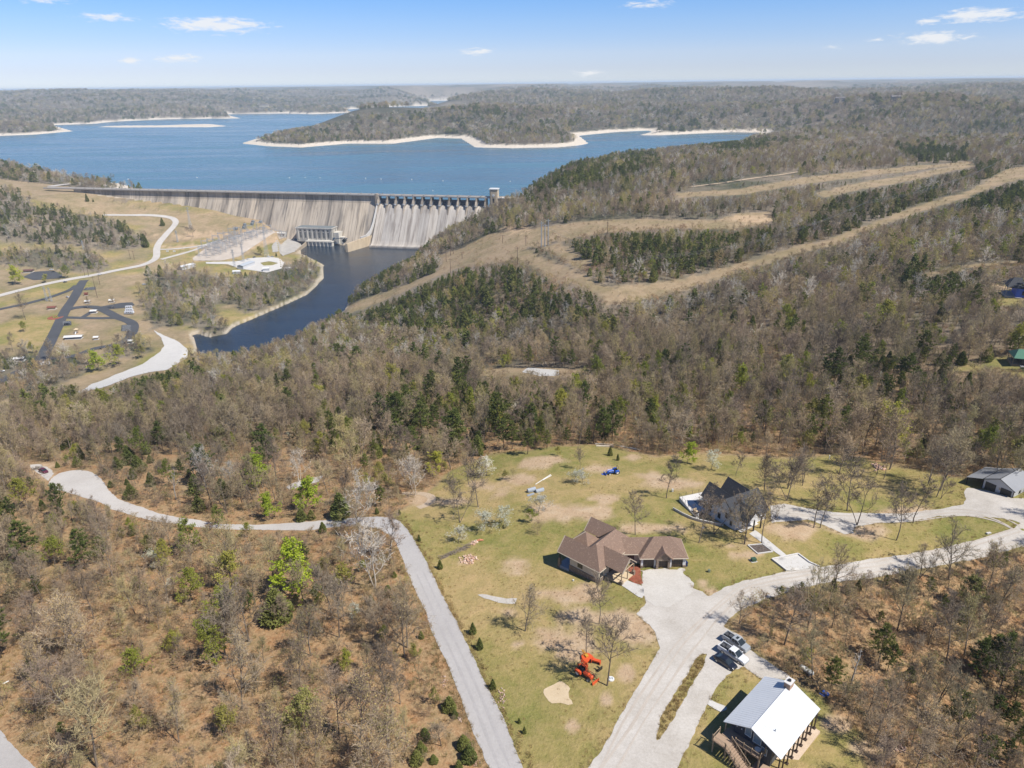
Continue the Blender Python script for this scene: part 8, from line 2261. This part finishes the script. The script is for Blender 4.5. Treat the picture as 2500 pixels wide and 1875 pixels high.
for nm, v, a, b, mat, lab, fn in (('parked_car', 'E', (592, 830), (628, 842), WHITEC, 'white car standing on the dark spine road of the park', car), ('parked_car', 'E', (570, 703), (606, 697), DARKC, 'dark car on the valley road by the park entrance', car),
                                  ('parked_car', 'E', (880, 638), (918, 628), WHITEC, 'white car on the valley road near the wooden poles', car), ('parked_pickup', 'E', (575, 1085), (640, 1078), BLACKC, 'black pickup truck in the striped parking bay', pickup),
                                  ('parked_car', 'E', (445, 590), (485, 588), WHITEC, 'white car at the back of the left parking lot', car), ('parked_car', 'E', (468, 608), (498, 606), DARKC, 'dark car at the back of the left parking lot', car),
                                  ('parked_car', 'E', (1275, 722), (1320, 722), WHITEC, 'white car half hidden in the thicket below the valley road', car), ('parked_car', 'C', (1665, 866), (1697, 858), WHITEC, 'white car on the turning area below the switchyard', car),
                                  ('parked_car', 'C', (1722, 850), (1752, 842), DARKC, 'dark car on the turning area below the switchyard', car), ('parked_car', 'C', (1852, 842), (1880, 838), WHITEC, 'white car at the top rim of the turning area', car),
                                  ('parked_car', 'C', (1886, 842), (1912, 838), SILVER, 'silver car at the top rim of the turning area', car), ('parked_car', 'E', (0, 1508), (36, 1504), WHITEC, 'white car at the left edge of the park', car)):
    l, r = at_px(v, a, b, .45); fn(nm, lab, l, r, mat)
def camper(label, loc, rz, L=8.5):
    t = thing('camper', label, 'camper', loc, rz)
    g = MB(); g.extrude_profile([(-L / 2, .7), (L / 2 - .3, .7), (L / 2, 1.6), (L / 2 - .5, 3.2), (-L / 2, 3.25)], -1.25, 1.25); g.build('body', WHITEC, t)
    g = MB()
    for x in (-2.6, -.6, 1.6): g.box(x, x + 1.1, -1.28, -1.25, 1.8, 2.6)
    g.each('window', WINDSH, t)
    g = MB(); g.box(-L / 2 + .3, L / 2 - .7, -1.29, -1.25, 1.15, 1.4); g.build('stripe', DARKC, t)
    g = MB(); g.box(-1.2, -.5, -.3, .3, 3.25, 3.5); g.box(1.5, 2.1, -.3, .3, 3.25, 3.45); g.each('roof_unit', WHITEP, t)
    wheels(t, (-.6, .5), 1.2, .38)
    return t
l, r = at_px('E', (1110, 985), (1225, 985), .4); camper('large white camper nearest the loop road', l, r, 10)
l, r = at_px('E', (1120, 965), (1215, 962), .4); camper('white camper in the middle of the row of three', l, r, 8)
l, r = at_px('E', (1130, 940), (1200, 936), .4); camper('white camper at the back of the row of three', l, r, 7)
l, r = at_px('E', (392, 1450), (440, 1445), .4); camper('white camper by the foot of the spine road', l, r, 7)
def shelter(label, view, x, y, w, d, roof, rz=.15, h=2.6, walls=None):
    p = ground(view, [(x, y)])[0]
    t = thing('picnic_shelter', label, 'shelter', (p[0], p[1], p[2]), rz)
    g = MB(); g.slab([(-w / 2, -d / 2, h), (w / 2, -d / 2, h), (w / 2, 0, h + 1), (-w / 2, 0, h + 1)], .15); g.slab([(-w / 2, d / 2, h), (w / 2, d / 2, h), (w / 2, 0, h + 1), (-w / 2, 0, h + 1)], .15); g.build('roof', roof, t)
    for sx in (-1, 1):
        for sy in (-1, 1):
            g = MB(); g.bar((sx * w * .42, sy * d * .4, -.5), (sx * w * .42, sy * d * .4, h), .13, 5); g.build('post', TIMBER, t)
    g = MB(); g.box(-w * .45, w * .45, -d * .45, d * .45, -.8, .3); g.build('slab', CONC, t)
    if walls:
        g = MB(); g.box(-w * .4, w * .4, -d * .36, d * .36, .3, h); g.build('wall', walls, t)
    else:
        g = MB(); g.box(-1, 1, -.4, .4, .95, 1.05); g.box(-1, 1, -.8, -.55, .6, .68); g.box(-1, 1, .55, .8, .6, .68); g.build('table', TIMBER, t)
    return t
WR = simple('shelter_white_roof', (.62, .62, .61), (.58, .58, .57), .4, .5); RR_ = simple('red_brown_roof', (.20, .06, .04), (.16, .05, .035), .5, .8)
shelter('large white roofed shelter on the grass inside the loop', 'E', 668, 1205, 17, 7, WR)
shelter('white roofed shelter in the grass oval', 'E', 848, 972, 7, 6, WR)
shelter('white roofed shelter at the lower left of the park', 'E', 182, 1402, 9, 6, WR)
shelter('small white shelter under the budding tree by the oval', 'E', 792, 885, 6, 5, WR)
shelter('small white shelter under the tree left of the campers', 'E', 1010, 875, 6, 5, WR)
shelter('tiny white shelter by the playground lawn', 'E', 870, 1212, 5, 4, WR)
shelter('white roofed shelter among trees near the concrete lot', 'E', 1165, 1245, 8, 4, WR)
shelter('red brown roofed park building beside the spine road', 'E', 472, 940, 9, 6, RR_, walls=TANC)
shelter('red brown kiosk on the grass by the park entrance', 'E', 778, 815, 4, 3.5, RR_, walls=RR_)
shelter('dark red building beside the left parking lot', 'E', 262, 605, 12, 8, simple('dull_red_roof', (.13, .055, .05), (.10, .045, .04), .5, .8), walls=TANC)
pg = thing('playground', 'tan climbing frame on the sandy spot of the park lawn', 'playground', tuple(ground('E', [(692, 1155)])[0]), .2)
g = MB(); g.box(-1.5, 1.5, -1.5, 1.5, 2.0, 2.2)
for x in (-1.4, 1.4):
    for y in (-1.4, 1.4): g.bar((x, y, -.3), (x, y, 4.0), .12, 5)
g.build('tower', TIMBER, pg)
g = MB(); g.slab([(-1.9, -1.9, 3.9), (1.9, -1.9, 3.9), (0, 0, 5.4)], .1); g.slab([(1.9, -1.9, 3.9), (1.9, 1.9, 3.9), (0, 0, 5.4)], .1); g.slab([(1.9, 1.9, 3.9), (-1.9, 1.9, 3.9), (0, 0, 5.4)], .1); g.slab([(-1.9, 1.9, 3.9), (-1.9, -1.9, 3.9), (0, 0, 5.4)], .1); g.build('roof', SAND, pg)
g = MB(); g.slab([(-.5, -1.5, 2.1), (.5, -1.5, 2.1), (.5, -4.6, .3), (-.5, -4.6, .3)], .12); g.build('slide', WHITEP, pg)
mo = thing('mulch_ring', 'orange brown mulch ring with dark shrubs beside the spine road', 'planting', tuple(ground('E', [(500, 1015)])[0]))
g = MB(); g.cyl((0, 0), 8.5, -.6, .3, 18, 7.5); g.build('mulch', MULCH, mo)
g = MB()
for k in range(5): g.cyl((2.2 * math.cos(k * 1.3), 1.5 * math.sin(k * 1.3)), 1.1, .2, 1.5, 8, .5)
g.build('shrubs', CEDAR, mo)
LINEW = simple('white_line_paint', (.52, .52, .50), (.46, .46, .44), 2, .7)
for v, x0, y0, x1, y1, n, lab in (('E', 1100, 1092, 1176, 1087, 6, 'white bay lines inside the loop'), ('E', 565, 1054, 638, 1050, 4, 'white bay lines beside the spine road'), ('E', 780, 748, 862, 742, 3, 'white bay lines by the park entrance')):
    mk = MB()
    for k in range(n):
        a, b = ground(v, [(x0, y0 + k * 9), (x1, y1 + k * 9)])
        d = (b - a) / np.linalg.norm(b - a); s = np.array([-d[1], d[0], 0]) * .22
        a[2] = zfun(a[0], a[1]) + .36; b[2] = zfun(b[0], b[1]) + .36
        mk.quad(tuple(a - s), tuple(b - s), tuple(b + s), tuple(a + s))
    tag(mk.build('bay_lines', LINEW), lab, kind='structure')
for v, x, y, w, d, h, mat, lab, rz in (('C', 1665, 925, 26, 9, 4, simple('long_grey_roof', (.40, .43, .46), (.36, .39, .42), .3, .5), 'long pale grey roofed shed beside the turning area', yang), ('C', 1130, 938, 20, 9, 4, WR, 'white roofed shed by the lower service road', yang - .3), ('C', 1845, 965, 8, 6, 4, WR, 'small white building at the near rim of the turning area', .2), ('C', 1580, 985, 9, 6, 3, WR, 'small white shed among trees below the turning area', .1), ('C', 2035, 940, 10, 3, .5, CONC, 'pale slab by the trees right of the turning area', .1)):
    p = ground(v, [(x, y)])[0]; t = thing('shed', lab, 'shed', (p[0], p[1], p[2]), rz)
    g = MB(); g.box(-w / 2, w / 2, -d / 2, d / 2, -1, h); g.build('wall', PALEMETAL, t)
    g = MB(); g.slab([(-w / 2 - .4, -d / 2 - .4, h), (w / 2 + .4, -d / 2 - .4, h), (w / 2 + .4, 0, h + 1.2), (-w / 2 - .4, 0, h + 1.2)], .15); g.slab([(-w / 2 - .4, d / 2 + .4, h), (w / 2 + .4, d / 2 + .4, h), (w / 2 + .4, 0, h + 1.2), (-w / 2 - .4, 0, h + 1.2)], .15); g.build('roof', mat, t)
for x in (955, 1017):
    p = ground('C', [(x, 795)])[0]; t = thing('road_sign', ('left' if x < 1000 else 'right') + ' one of two white boards on the grass by the service road', 'sign', tuple(p), .1)
    g = MB(); g.box(-1.8, 1.8, -.1, .1, .6, 2.4); g.build('board', WHITEP, t)
    g = MB(); g.bar((-1.4, 0, -.4), (-1.4, 0, 1), .1, 4); g.bar((1.4, 0, -.4), (1.4, 0, 1), .1, 4); g.build('posts', TIMBER, t)
def tractor(label, loc, rz, mat, s=1.0):
    t = thing('tractor', label, 'tractor', loc, rz); t.scale = (s, s, s)
    loft([(-.2, .36, .55, 1.15, .32), (.4, .36, .5, 1.22, .30), (1.45, .32, .5, 1.10, .24), (1.6, .28, .55, .95, .2)]).build('hood', mat, t, bevel=.04)
    g = MB(); g.box(-1.5, .1, -.3, .3, .45, .8); g.box(-1.2, -.75, -.26, .26, .8, .95); g.box(-1.3, -1.15, -.26, .26, .95, 1.4); g.build('seat', BLACKT, t)
    g = MB()
    for sy in (-1, 1): g.hexa([(-1.6, sy * .78 - .22, .9), (-.3, sy * .78 - .22, .75), (-.3, sy * .78 + .22, .75), (-1.6, sy * .78 + .22, .9)], [(-1.5, sy * .78 - .22, 1.25), (-.5, sy * .78 - .22, 1.25), (-.5, sy * .78 + .22, 1.25), (-1.5, sy * .78 + .22, 1.25)])
    g.build('fenders', mat, t)
    g = MB()
    for sy in (-1, 1): g.bar((-1.35, sy * .5, .8), (-1.4, sy * .5, 2.2), .05, 4)
    g.bar((-1.4, -.5, 2.2), (-1.4, .5, 2.2), .05, 4); g.build('roll_bar', BLACKT, t)
    g = MB(); g.bar((-.35, 0, .9), (-.5, 0, 1.35), .03, 4); g.bar((-.5, 0, 1.33), (-.52, 0, 1.37), .2, 10); g.build('steering_wheel', BLACKT, t)
    for sy in (-1, 1):
        q = MB(); q.bar((0, -.2, 0), (0, .2, 0), .62, 16); o = q.build('rear_wheel', TYRE, t, (-1.05, sy * .75, .62)); q = MB(); q.bar((0, sy * .2, 0), (0, sy * .23, 0), .34, 10); q.build('rim', WHITEP, o)
        q = MB(); q.bar((0, -.13, 0), (0, .13, 0), .38, 14); o = q.build('front_wheel', TYRE, t, (1.1, sy * .6, .38)); q = MB(); q.bar((0, sy * .13, 0), (0, sy * .15, 0), .2, 10); q.build('rim', WHITEP, o)
        q = MB(); q.bar((-.1, sy * .48, 1.2), (1.3, sy * .5, 1.25), .07, 4); q.bar((1.3, sy * .5, 1.25), (2.3, sy * .5, .35), .07, 4); q.build('loader_arm', mat, t)
    q = MB(); q.extrude_profile([(2.2, .05), (2.95, .05), (2.95, .12), (2.35, .18), (2.32, .7), (2.22, .72)], -.85, .85); q.build('bucket', mat if s > 1 else BLACKT, t)
    return t
ORANGE = simple('orange_paint', (.62, .085, .02), (.54, .075, .02), 1.5, .45)
BLUEP = simple('blue_tractor_paint', (.02, .09, .40), (.025, .10, .44), 1.5, .4)
l, r = at_px('e', (900, 832), (1050, 925), 0); tractor('orange tractor with front bucket on the lower lawn', l, r, ORANGE, 1.12)
l, r = at_px('5', (880, 1208), (790, 1220), 0); tractor('blue tractor with loader working on the upper lawn', l, r, BLUEP, 1.15)
p = ground('e', [(985, 722)])[0]; t = thing('mower_deck', 'largest orange attachment, a round mower deck by the bare oak', 'mower', tuple(p), .5)
g = MB(); g.cyl((0, 0), 1.15, .15, .45, 14, 1.0); g.box(-1.1, 1.1, -1.2, 0, .15, .42); g.build('deck', ORANGE, t)
g = MB(); g.box(-.3, .3, -.3, .4, .45, .75); g.bar((0, .2, .7), (0, 1.7, .8), .09, 5); g.bar((-.5, .3, .5), (0, 1.7, .85), .06, 4); g.bar((.5, .3, .5), (0, 1.7, .85), .06, 4); g.build('hitch', simple('yellow_hitch', (.5, .26, .03), (.45, .22, .03), 2, .5), t)
g = MB(); g.bar((-.1, -1.35, .3), (.1, -1.35, .3), .28, 10); g.build('tail_wheel', TYRE, t)
p = ground('e', [(1065, 765)])[0]; t = thing('rotary_tiller', 'small orange tiller attachment right of the mower deck', 'tiller', tuple(p), -.4)
g = MB(); g.box(-.85, .85, -.25, .35, .5, .8); g.box(-.9, -.8, -.4, .4, .1, .8); g.box(.8, .9, -.4, .4, .1, .8); g.build('cover', ORANGE, t)
g = MB()
for k in range(9): g.bar((-.72 + k * .18, -.3 + .1 * (k % 3), .1), (-.72 + k * .18, .35, .45), .045, 3)
g.bar((-.8, 0, .3), (.8, 0, .3), .06, 5); g.build('tines', BLACKT, t)
p = ground('e', [(955, 795)])[0]; t = thing('box_blade', 'flat orange blade attachment just behind the orange tractor', 'blade', tuple(p), .3)
g = MB(); g.box(-.85, .85, -.5, -.4, 0, .7); g.box(-.85, -.77, -.5, .6, 0, .6); g.box(.77, .85, -.5, .6, 0, .6); g.box(-.85, .85, .3, .4, .3, .5); g.build('box', ORANGE, t)
g = MB(); g.bar((0, .3, .5), (0, .9, 1.0), .07, 4); g.bar((-.4, .35, .5), (0, .9, 1.0), .05, 4); g.bar((.4, .35, .5), (0, .9, 1.0), .05, 4); g.build('hitch', ORANGE, t)
p = ground('e', [(1100, 828)])[0]; t = thing('pallet_forks', 'small black fork attachment in the shade right of the orange tractor', 'attachment', tuple(p), .7)
g = MB(); g.box(-.6, .6, -.06, .06, 0, .75); g.build('frame', BLACKT, t)
g = MB(); g.box(-.45, -.32, .06, 1.1, .05, .12); g.box(.32, .45, .06, 1.1, .05, .12); g.build('forks', BLACKT, t)
p = ground('e', [(1195, 903)])[0]; t = thing('well_cap', 'round white lid at the foot of the forked oak', 'lid', tuple(p))
g = MB(); g.cyl((0, 0), .62, -.1, .22, 18, .58); g.build('lid', WHITEP, t)
g = MB(); g.box(-.3, -.12, -.2, .25, .22, .3); g.box(.12, .3, -.2, .25, .22, .3); g.build('handles', STEEL, t)
p = ground('g', [(1470, 715)])[0]; t = thing('pontoon_floats', 'pair of grey float tubs lying on the lawn', 'floats', tuple(p), .35)
for k, (x, y) in enumerate(((-1.2, 1.0), (.9, -.3))):
    g = MB(); g.bar((x - 1.3, y, .45), (x + 1.3, y + .3, .45), .55, 10); g.box(x - 1.2, x + 1.2, y - .5, y + .7, .0, .5); o = g.build('float', simple('float_grey', (.27, .30, .33), (.33, .36, .40), 1.5, .4), t)
g = MB(); g.slab([(-3.4, -1.6, .12), (-1.0, -1.2, .12), (-1.0, -.2, .12), (-3.4, -.6, .12)], .1); g.build('panel', STEEL, t)
for k, (a, b) in enumerate((((1455, 632), (1632, 518)), ((1540, 582), (1640, 528)))):
    a, b = ground('g', [a, b]); t = link('white_pole', None, None, (0, 0, 0)) if 0 else None
    g = MB(); A_, B_ = Vector(a), Vector(b); g.bar((0, 0, .1), tuple(B_ - A_ + Vector((0, 0, .1))), .11, 6); o = g.build('white_pole', WHITEP, None, tuple(a))
    tag(o, ('longer' if k == 0 else 'shorter') + ' white pole lying on the upper lawn near the float tubs', 'pole')
STONEP = plant_mat('field_stone', [(.46, .30, .23), (.52, .40, .32), (.40, .24, .17), (.56, .48, .42)], var=.2)
def rock_mesh(seed):
    bm = bmesh.new(); bmesh.ops.create_icosphere(bm, subdivisions=1, radius=1.0); R = random.Random(seed)
    for v in bm.verts: v.co *= R.uniform(.65, 1.15); v.co.z *= .7
    me = bpy.data.meshes.new('stone'); bm.to_mesh(me); bm.free(); me.materials.append(STONEP)
    return me
ROCKS = [rock_mesh(k) for k in range(5)]
R = np.random.default_rng(12)
def heap(name, label, view, x, y, rx, ry, n, s, tall=.5):
    c = ground(view, [(x, y), (x + rx, y), (x, y - ry)]); t = thing(name, label, 'stone heap', tuple(c[0]))
    A_ = np.linalg.norm((c[1] - c[0])[:2]); B_ = np.linalg.norm((c[2] - c[0])[:2])
    for k in range(n):
        q = R.normal(size=2) * .45; q = np.clip(q, -1, 1); px, py = q[0] * A_, q[1] * B_
        o = link('stone', ROCKS[k % 5], t, (px, py, float(zfun(c[0][0] + px, c[0][1] + py)) - c[0][2] + .05 + tall * max(0, 1 - np.hypot(*q)) * R.random()))
        o.scale = (s * R.uniform(.5, 1.3),) * 3; o.rotation_euler = (R.uniform(0, 6), R.uniform(0, 6), R.uniform(0, 6))
    return t
heap('stone_heap', 'heap of pinkish stones on the lawn near the lane', 'g', 690, 1500, 115, 55, 90, .34)
heap('stone_heap', 'small heap of pale blocks at the end of the brush pile', 'g', 745, 1308, 40, 22, 22, .42)
heap('stone_heap', 'pale rubble at the wood edge above the barn drive', 'H', 1000, 140, 60, 30, 30, .5)
heap('stone_heap', 'tan rubble in the cleared strip right of the cabin lawn', 'f', 1050, 1500, 50, 40, 26, .28)
heap('stone_heap', 'white rubble at the lower corner of the wood', 'f', 1215, 1540, 35, 25, 18, .28)
for (x, y, rx, ry, n, lab) in ((1600, 920, 30, 60, 26, 'white chert stones left of the lane'), (1740, 1245, 30, 20, 14, 'white chert stones low on the left of the lane'), (2090, 1060, 45, 90, 40, 'white chert stones right of the lane'), (1880, 1620, 40, 30, 18, 'white chert stones at the bottom of the lane')):
    heap('chert_stones', lab, 'd', x, y, rx, ry, n, .20, 0)
c = ground('g', [(540, 1420), (690, 1345), (360, 1490)]); t = thing('brush_pile', 'long grey pile of cut brush on the lawn near the lane', 'brush pile', tuple(c[0]))
g = MB()
for k in range(160):
    s_ = R.random(); p0 = Vector(c[2]).lerp(Vector(c[1]), s_) - Vector(c[0]); p0 += Vector((R.normal() * .35, R.normal() * .45, abs(R.normal()) * .22 * (1 + s_)))
    d = (Vector(c[1]) - Vector(c[2])).normalized() * R.uniform(.5, 1.3) + Vector((R.normal() * .4, R.normal() * .4, R.normal() * .2)); g.bar(p0 - d * .6, p0 + d * .6, .05 * R.uniform(.5, 1.4), 3)
g.build('branches', BARK, t)
p = ground('g', [(812, 1283)])[0]; t = thing('tarp', 'crumpled orange tarp at the end of the brush pile', 'tarp', tuple(p), .3)
g = MB(); g.add([(-1, -.4, .1), (0, -.5, .45), (1, -.3, .12), (1, .3, .1), (0.1, .45, .4), (-1, .3, .15)], [(0, 1, 4, 5), (1, 2, 3, 4)]); g.build('sheet', simple('faded_orange', (.50, .20, .10), (.42, .17, .09), 2, .8), t)
c = ground('a', [(325, 160)])[0]; t = thing('brush_pile', 'dark brush heap behind the maroon car', 'brush pile', tuple(c)); g = MB()
for k in range(90):
    p0 = Vector((R.normal() * 1.0, R.normal() * .7, abs(R.normal()) * .45)); d = Vector((R.normal(), R.normal(), R.normal() * .4)); g.bar(p0 - d * .5, p0 + d * .5, .04, 3)
g.build('branches', BARK, t)
for k, (a, b) in enumerate((((690, 968), (860, 975)), ((700, 985), (850, 988)), ((860, 978), (960, 995)), ((900, 990), (1060, 1020)), ((980, 1000), (1065, 1018)), ((1290, 1100), (1290, 1104)), ((1370, 800), (1420, 796)))):
    if k == 5: continue
    a, b = ground('5', [a, b]); A_, B_ = Vector(a), Vector(b); g = MB(); g.bar((0, 0, .15), tuple(B_ - A_ + Vector((0, 0, .2))), .26, 6, .16); o = g.build('fallen_log', BARKW, None, tuple(a))
    tag(o, ['upper pale log at the left of the row along the wood edge', 'lower pale log at the left of the row along the wood edge', 'short pale log in the middle of the row along the wood edge', 'longest pale log at the right of the row along the wood edge', 'thin pale log at the right end of the row along the wood edge', '', 'pale fallen trunk in the wood behind the lawn'][k], 'log')
for a, b, lab, v in (((1385, 1540), (1450, 1620), 'dark fallen trunk low in the cleared strip', 'f'), ((960, 1410), (985, 1440), 'short pale log beside the tan rubble', 'f'), ((1320, 1535), (1400, 1590), 'thin fallen branch in the cleared strip', 'f'), ((25, 1000 - 55), (78, 918), 'short white pipe on the litter at the left edge', 'c')):
    a, b = ground(v, [a, b]); g = MB(); g.bar((0, 0, .1), tuple(Vector(b) - Vector(a) + Vector((0, 0, .1))), .16, 6, .1); o = g.build('fallen_log' if 'pipe' not in lab else 'pipe', WHITEP if 'pipe' in lab else BARKW, None, tuple(a)); tag(o, lab, 'pipe' if 'pipe' in lab else 'log')
l, r = at_px('8', (1415, 110), (1545, 190), 0); t = thing('propane_tank', 'white propane tank under the trees above the cabin', 'tank', l, r)
g = MB(); g.bar((-1.15, 0, .75), (1.15, 0, .75), .48, 14); g.bar((1.15, 0, .75), (1.42, 0, .75), .48, 14, .2); g.bar((-1.42, 0, .75), (-1.15, 0, .75), .2, 14, .48); g.build('tank', WHITEP, t)
g = MB(); g.cyl((0, 0), .18, 1.2, 1.38, 10); g.build('valve_dome', STEEL, t); g = MB(); g.box(-.9, -.7, -.35, .35, -.2, .35); g.box(.7, .9, -.35, .35, -.2, .35); g.build('feet', CONC, t)
l, r = at_px('8', (1715, 460), (1800, 515), 0); t = thing('riding_mower', 'small blue riding mower by the evergreen right of the cabin', 'mower', l, r)
loft([(-.2, .34, .3, .8, .3), (.5, .34, .28, .85, .28), (.95, .3, .3, .7, .24)]).build('hood', BLUEP, t, bevel=.03)
g = MB(); g.box(-.9, -.1, -.35, .35, .3, .5); g.box(-.75, -.35, -.22, .22, .5, .62); g.box(-.85, -.72, -.22, .22, .6, 1.0); g.build('seat', BLACKT, t); g = MB(); g.box(-.5, .5, -.6, .6, .12, .24); g.build('deck', BLUEP, t)
wheels(t, (-.65, .7), .42, .25, .18)
for v, x, y, w, d, h, c_, nm, lab, cat in (('7', 1470, 1545, 1.1, .9, .8, (.04, .09, .055), 'transformer_box', 'green utility box on the lawn below the garden bed', 'utility box'), ('h', 2160, 645, .5, .45, .7, (.14, .17, .12), 'utility_pedestal', 'small green pedestal on the lawn right of the driveway', 'pedestal'), ('h', 1842, 560, .8, .8, 1.2, (.02, .03, .10), 'trash_bin', 'dark blue bin beside the right garage door', 'bin'), ('h', 330, 765, .3, .3, .35, (.6, .6, .56), 'cleanout_cap', 'tiny white cap on the lawn below the brown house', 'cap'), ('G', 1163, 342, .5, .4, .9, (.5, .5, .48), 'utility_pedestal', 'small white pedestal on the lawn left of the tall oak', 'pedestal'), ('7', 560, 960, .35, .35, .4, (.55, .53, .5), 'cleanout_cap', 'tiny pale cap near the oaks below the white house', 'cap'), ('H', 1918, 690, 1.1, .5, .3, (.55, .53, .5), 'flat_rock', 'pale flat rock on the grass near the upper road fork', 'rock'), ('H', 592, 72, .25, .25, 1.4, (.6, .6, .58), 'marker_post', 'white marker post in the grass at the wood edge', 'post')):
    p = ground(v, [(x, y)])[0]; t = thing(nm, lab, cat, tuple(p), .2); mt = simple(nm + '_finish', c_, tuple(q * .85 for q in c_), 2, .5)
    g = MB(); g.box(-w / 2, w / 2, -d / 2, d / 2, -.2, h * .86); g.build('body', mt, t, bevel=.03)
    g = MB(); g.box(-w / 2 - .03, w / 2 + .03, -d / 2 - .03, d / 2 + .03, h * .86, h); g.build('top', mt, t)
    if 'transformer' in nm:
        g = MB(); g.box(-w / 2 - .2, w / 2 + .2, -d / 2 - .2, d / 2 + .2, -.3, .08); g.build('pad', CONC, t)
for k, (x, y, lab) in enumerate(((430, 690, 'tan cushion of a seat at the pool deck corner'), (440, 745, 'grey air unit below the pool deck corner'), (505, 720, 'dark grill beside the air unit'))):
    p = ground('7', [(x, y)])[0]; t = thing(('patio_chair', 'air_unit', 'grill')[k], lab, ('chair', 'air conditioner', 'grill')[k], tuple(p + np.array([0, 0, .3 if k == 0 else 0])), .4)
    mt = (SAND, PALEMETAL, BLACKT)[k]
    g = MB(); g.box(-.5, .5, -.5, .5, .15, .55 if k == 0 else 1.0); g.build(('seat', 'casing', 'lid')[k], mt, t, bevel=.05)
    g = MB(); g.box(-.5, .5, .4, .55, .5, 1.1) if k == 0 else g.cyl((0, 0), .35, 1.0, 1.06, 12); g.build(('backrest', 'fan_grille', 'handle')[k], mt if k == 0 else BLACKT, t)
STRAW = plant_mat('straw_grass', [(.36, .25, .11), (.30, .20, .09), (.40, .30, .15), (.26, .22, .08)], var=.3, trans=.2)
def tuft(seed):
    R2 = np.random.default_rng(seed); g = Geo()
    for k in range(26):
        a = R2.random() * 6.28; r = R2.random() ** .5 * .35; b = np.array([math.cos(a) * r, math.sin(a) * r, 0]); d = _unit(np.array([math.cos(a) * .5, math.sin(a) * .5, 1]) + R2.normal(size=3) * .25)
        g.strip(b, b + d * (.5 + .6 * R2.random()), .03, .008, R2)
    return g.mesh('tuft', STRAW)
TUFTS = [tuft(k) for k in range(4)]
pts = []
R = np.random.default_rng(31)
lo, hi = island_poly.min(0), island_poly.max(0)
c = R.uniform(lo, hi, (5000, 2)); c = c[inside(island_poly, c[:, 0], c[:, 1])]; c = c[:330]; pts.append(np.column_stack((c, R.uniform(.2, .5, len(c)))))
lp = resample(np.vstack((lane_poly, lane_poly[:1])), .35)
off = grow(lp, 1.0) - lp
c = lp + off * R.exponential(.8, len(lp))[:, None]; k = ~inside(lane_poly, c[:, 0], c[:, 1]) & (np.hypot(c[:, 0], c[:, 1]) < 260); pts.append(np.column_stack((c[k], R.uniform(.35, .8, k.sum()))))
lp = resample(np.vstack((gravel_poly, gravel_poly[:1])), .5); off = grow(lp, 1.0) - lp
c = lp + off * R.exponential(.7, len(lp))[:, None]; k = ~inside(gravel_poly, c[:, 0], c[:, 1]) & (R.random(len(c)) < .6); pts.append(np.column_stack((c[k], R.uniform(.25, .6, k.sum()))))
x, y, R3 = stand_points(70, 230, 1.3, 77)
ok = free_mask(x, y, .3) & (R3.random(len(x)) < .35); pts.append(np.column_stack((x[ok], y[ok], R3.uniform(.4, 1.0, ok.sum()))))
x, y, R3 = stand_points(70, 230, 1.6, 78)
ok = inside(OPEN_MAIN, x, y) & (fbm(x / 9, y / 9, 3, 61) > .52)
for pl in (gravel_poly, lane_poly, grow(walk, .5)): ok &= ~(inside(pl, x, y)) 
ok &= (pdist(gravel_poly, x, y, True) > .5)
for hx_, hy_, hr in ((ctr[0], ctr[1], 11), (25, 140, 9), (35, 141, 8), (61, 159, 9), (50, 167, 6), (136, 170, 11)): ok &= (x - hx_) ** 2 + (y - hy_) ** 2 > hr ** 2
pts.append(np.column_stack((x[ok], y[ok], R3.uniform(.18, .4, ok.sum()))))
a = np.vstack(pts); n = len(a)
instancer('dry_grass', 'straw grass tufts along the road edges and over the rough ground', np.column_stack((a[:, 0], a[:, 1], zfun(a[:, 0], a[:, 1]) - .02, a[:, 2], a[:, 2] * 1.3, R.uniform(0, 6.28, n), R.integers(0, 4, n))), TUFTS)
hz = MB(); hz.box(-50000, 50000, -3000, 56500, -14, 245)
hm = bpy.data.materials.new('haze_air'); hm.use_nodes = True; hm.node_tree.nodes.clear()
ho = hm.node_tree.nodes.new('ShaderNodeOutputMaterial'); hv = hm.node_tree.nodes.new('ShaderNodeVolumePrincipled')
hv.inputs['Color'].default_value = (.74, .87, 1.0, 1); hv.inputs['Density'].default_value = 6.5e-5; hv.inputs['Anisotropy'].default_value = 0.0
hm.node_tree.links.new(hv.outputs[0], ho.inputs['Volume'])
tag(hz.build('haze', hm), 'thin pale air between the viewer and the far hills', kind='stuff')
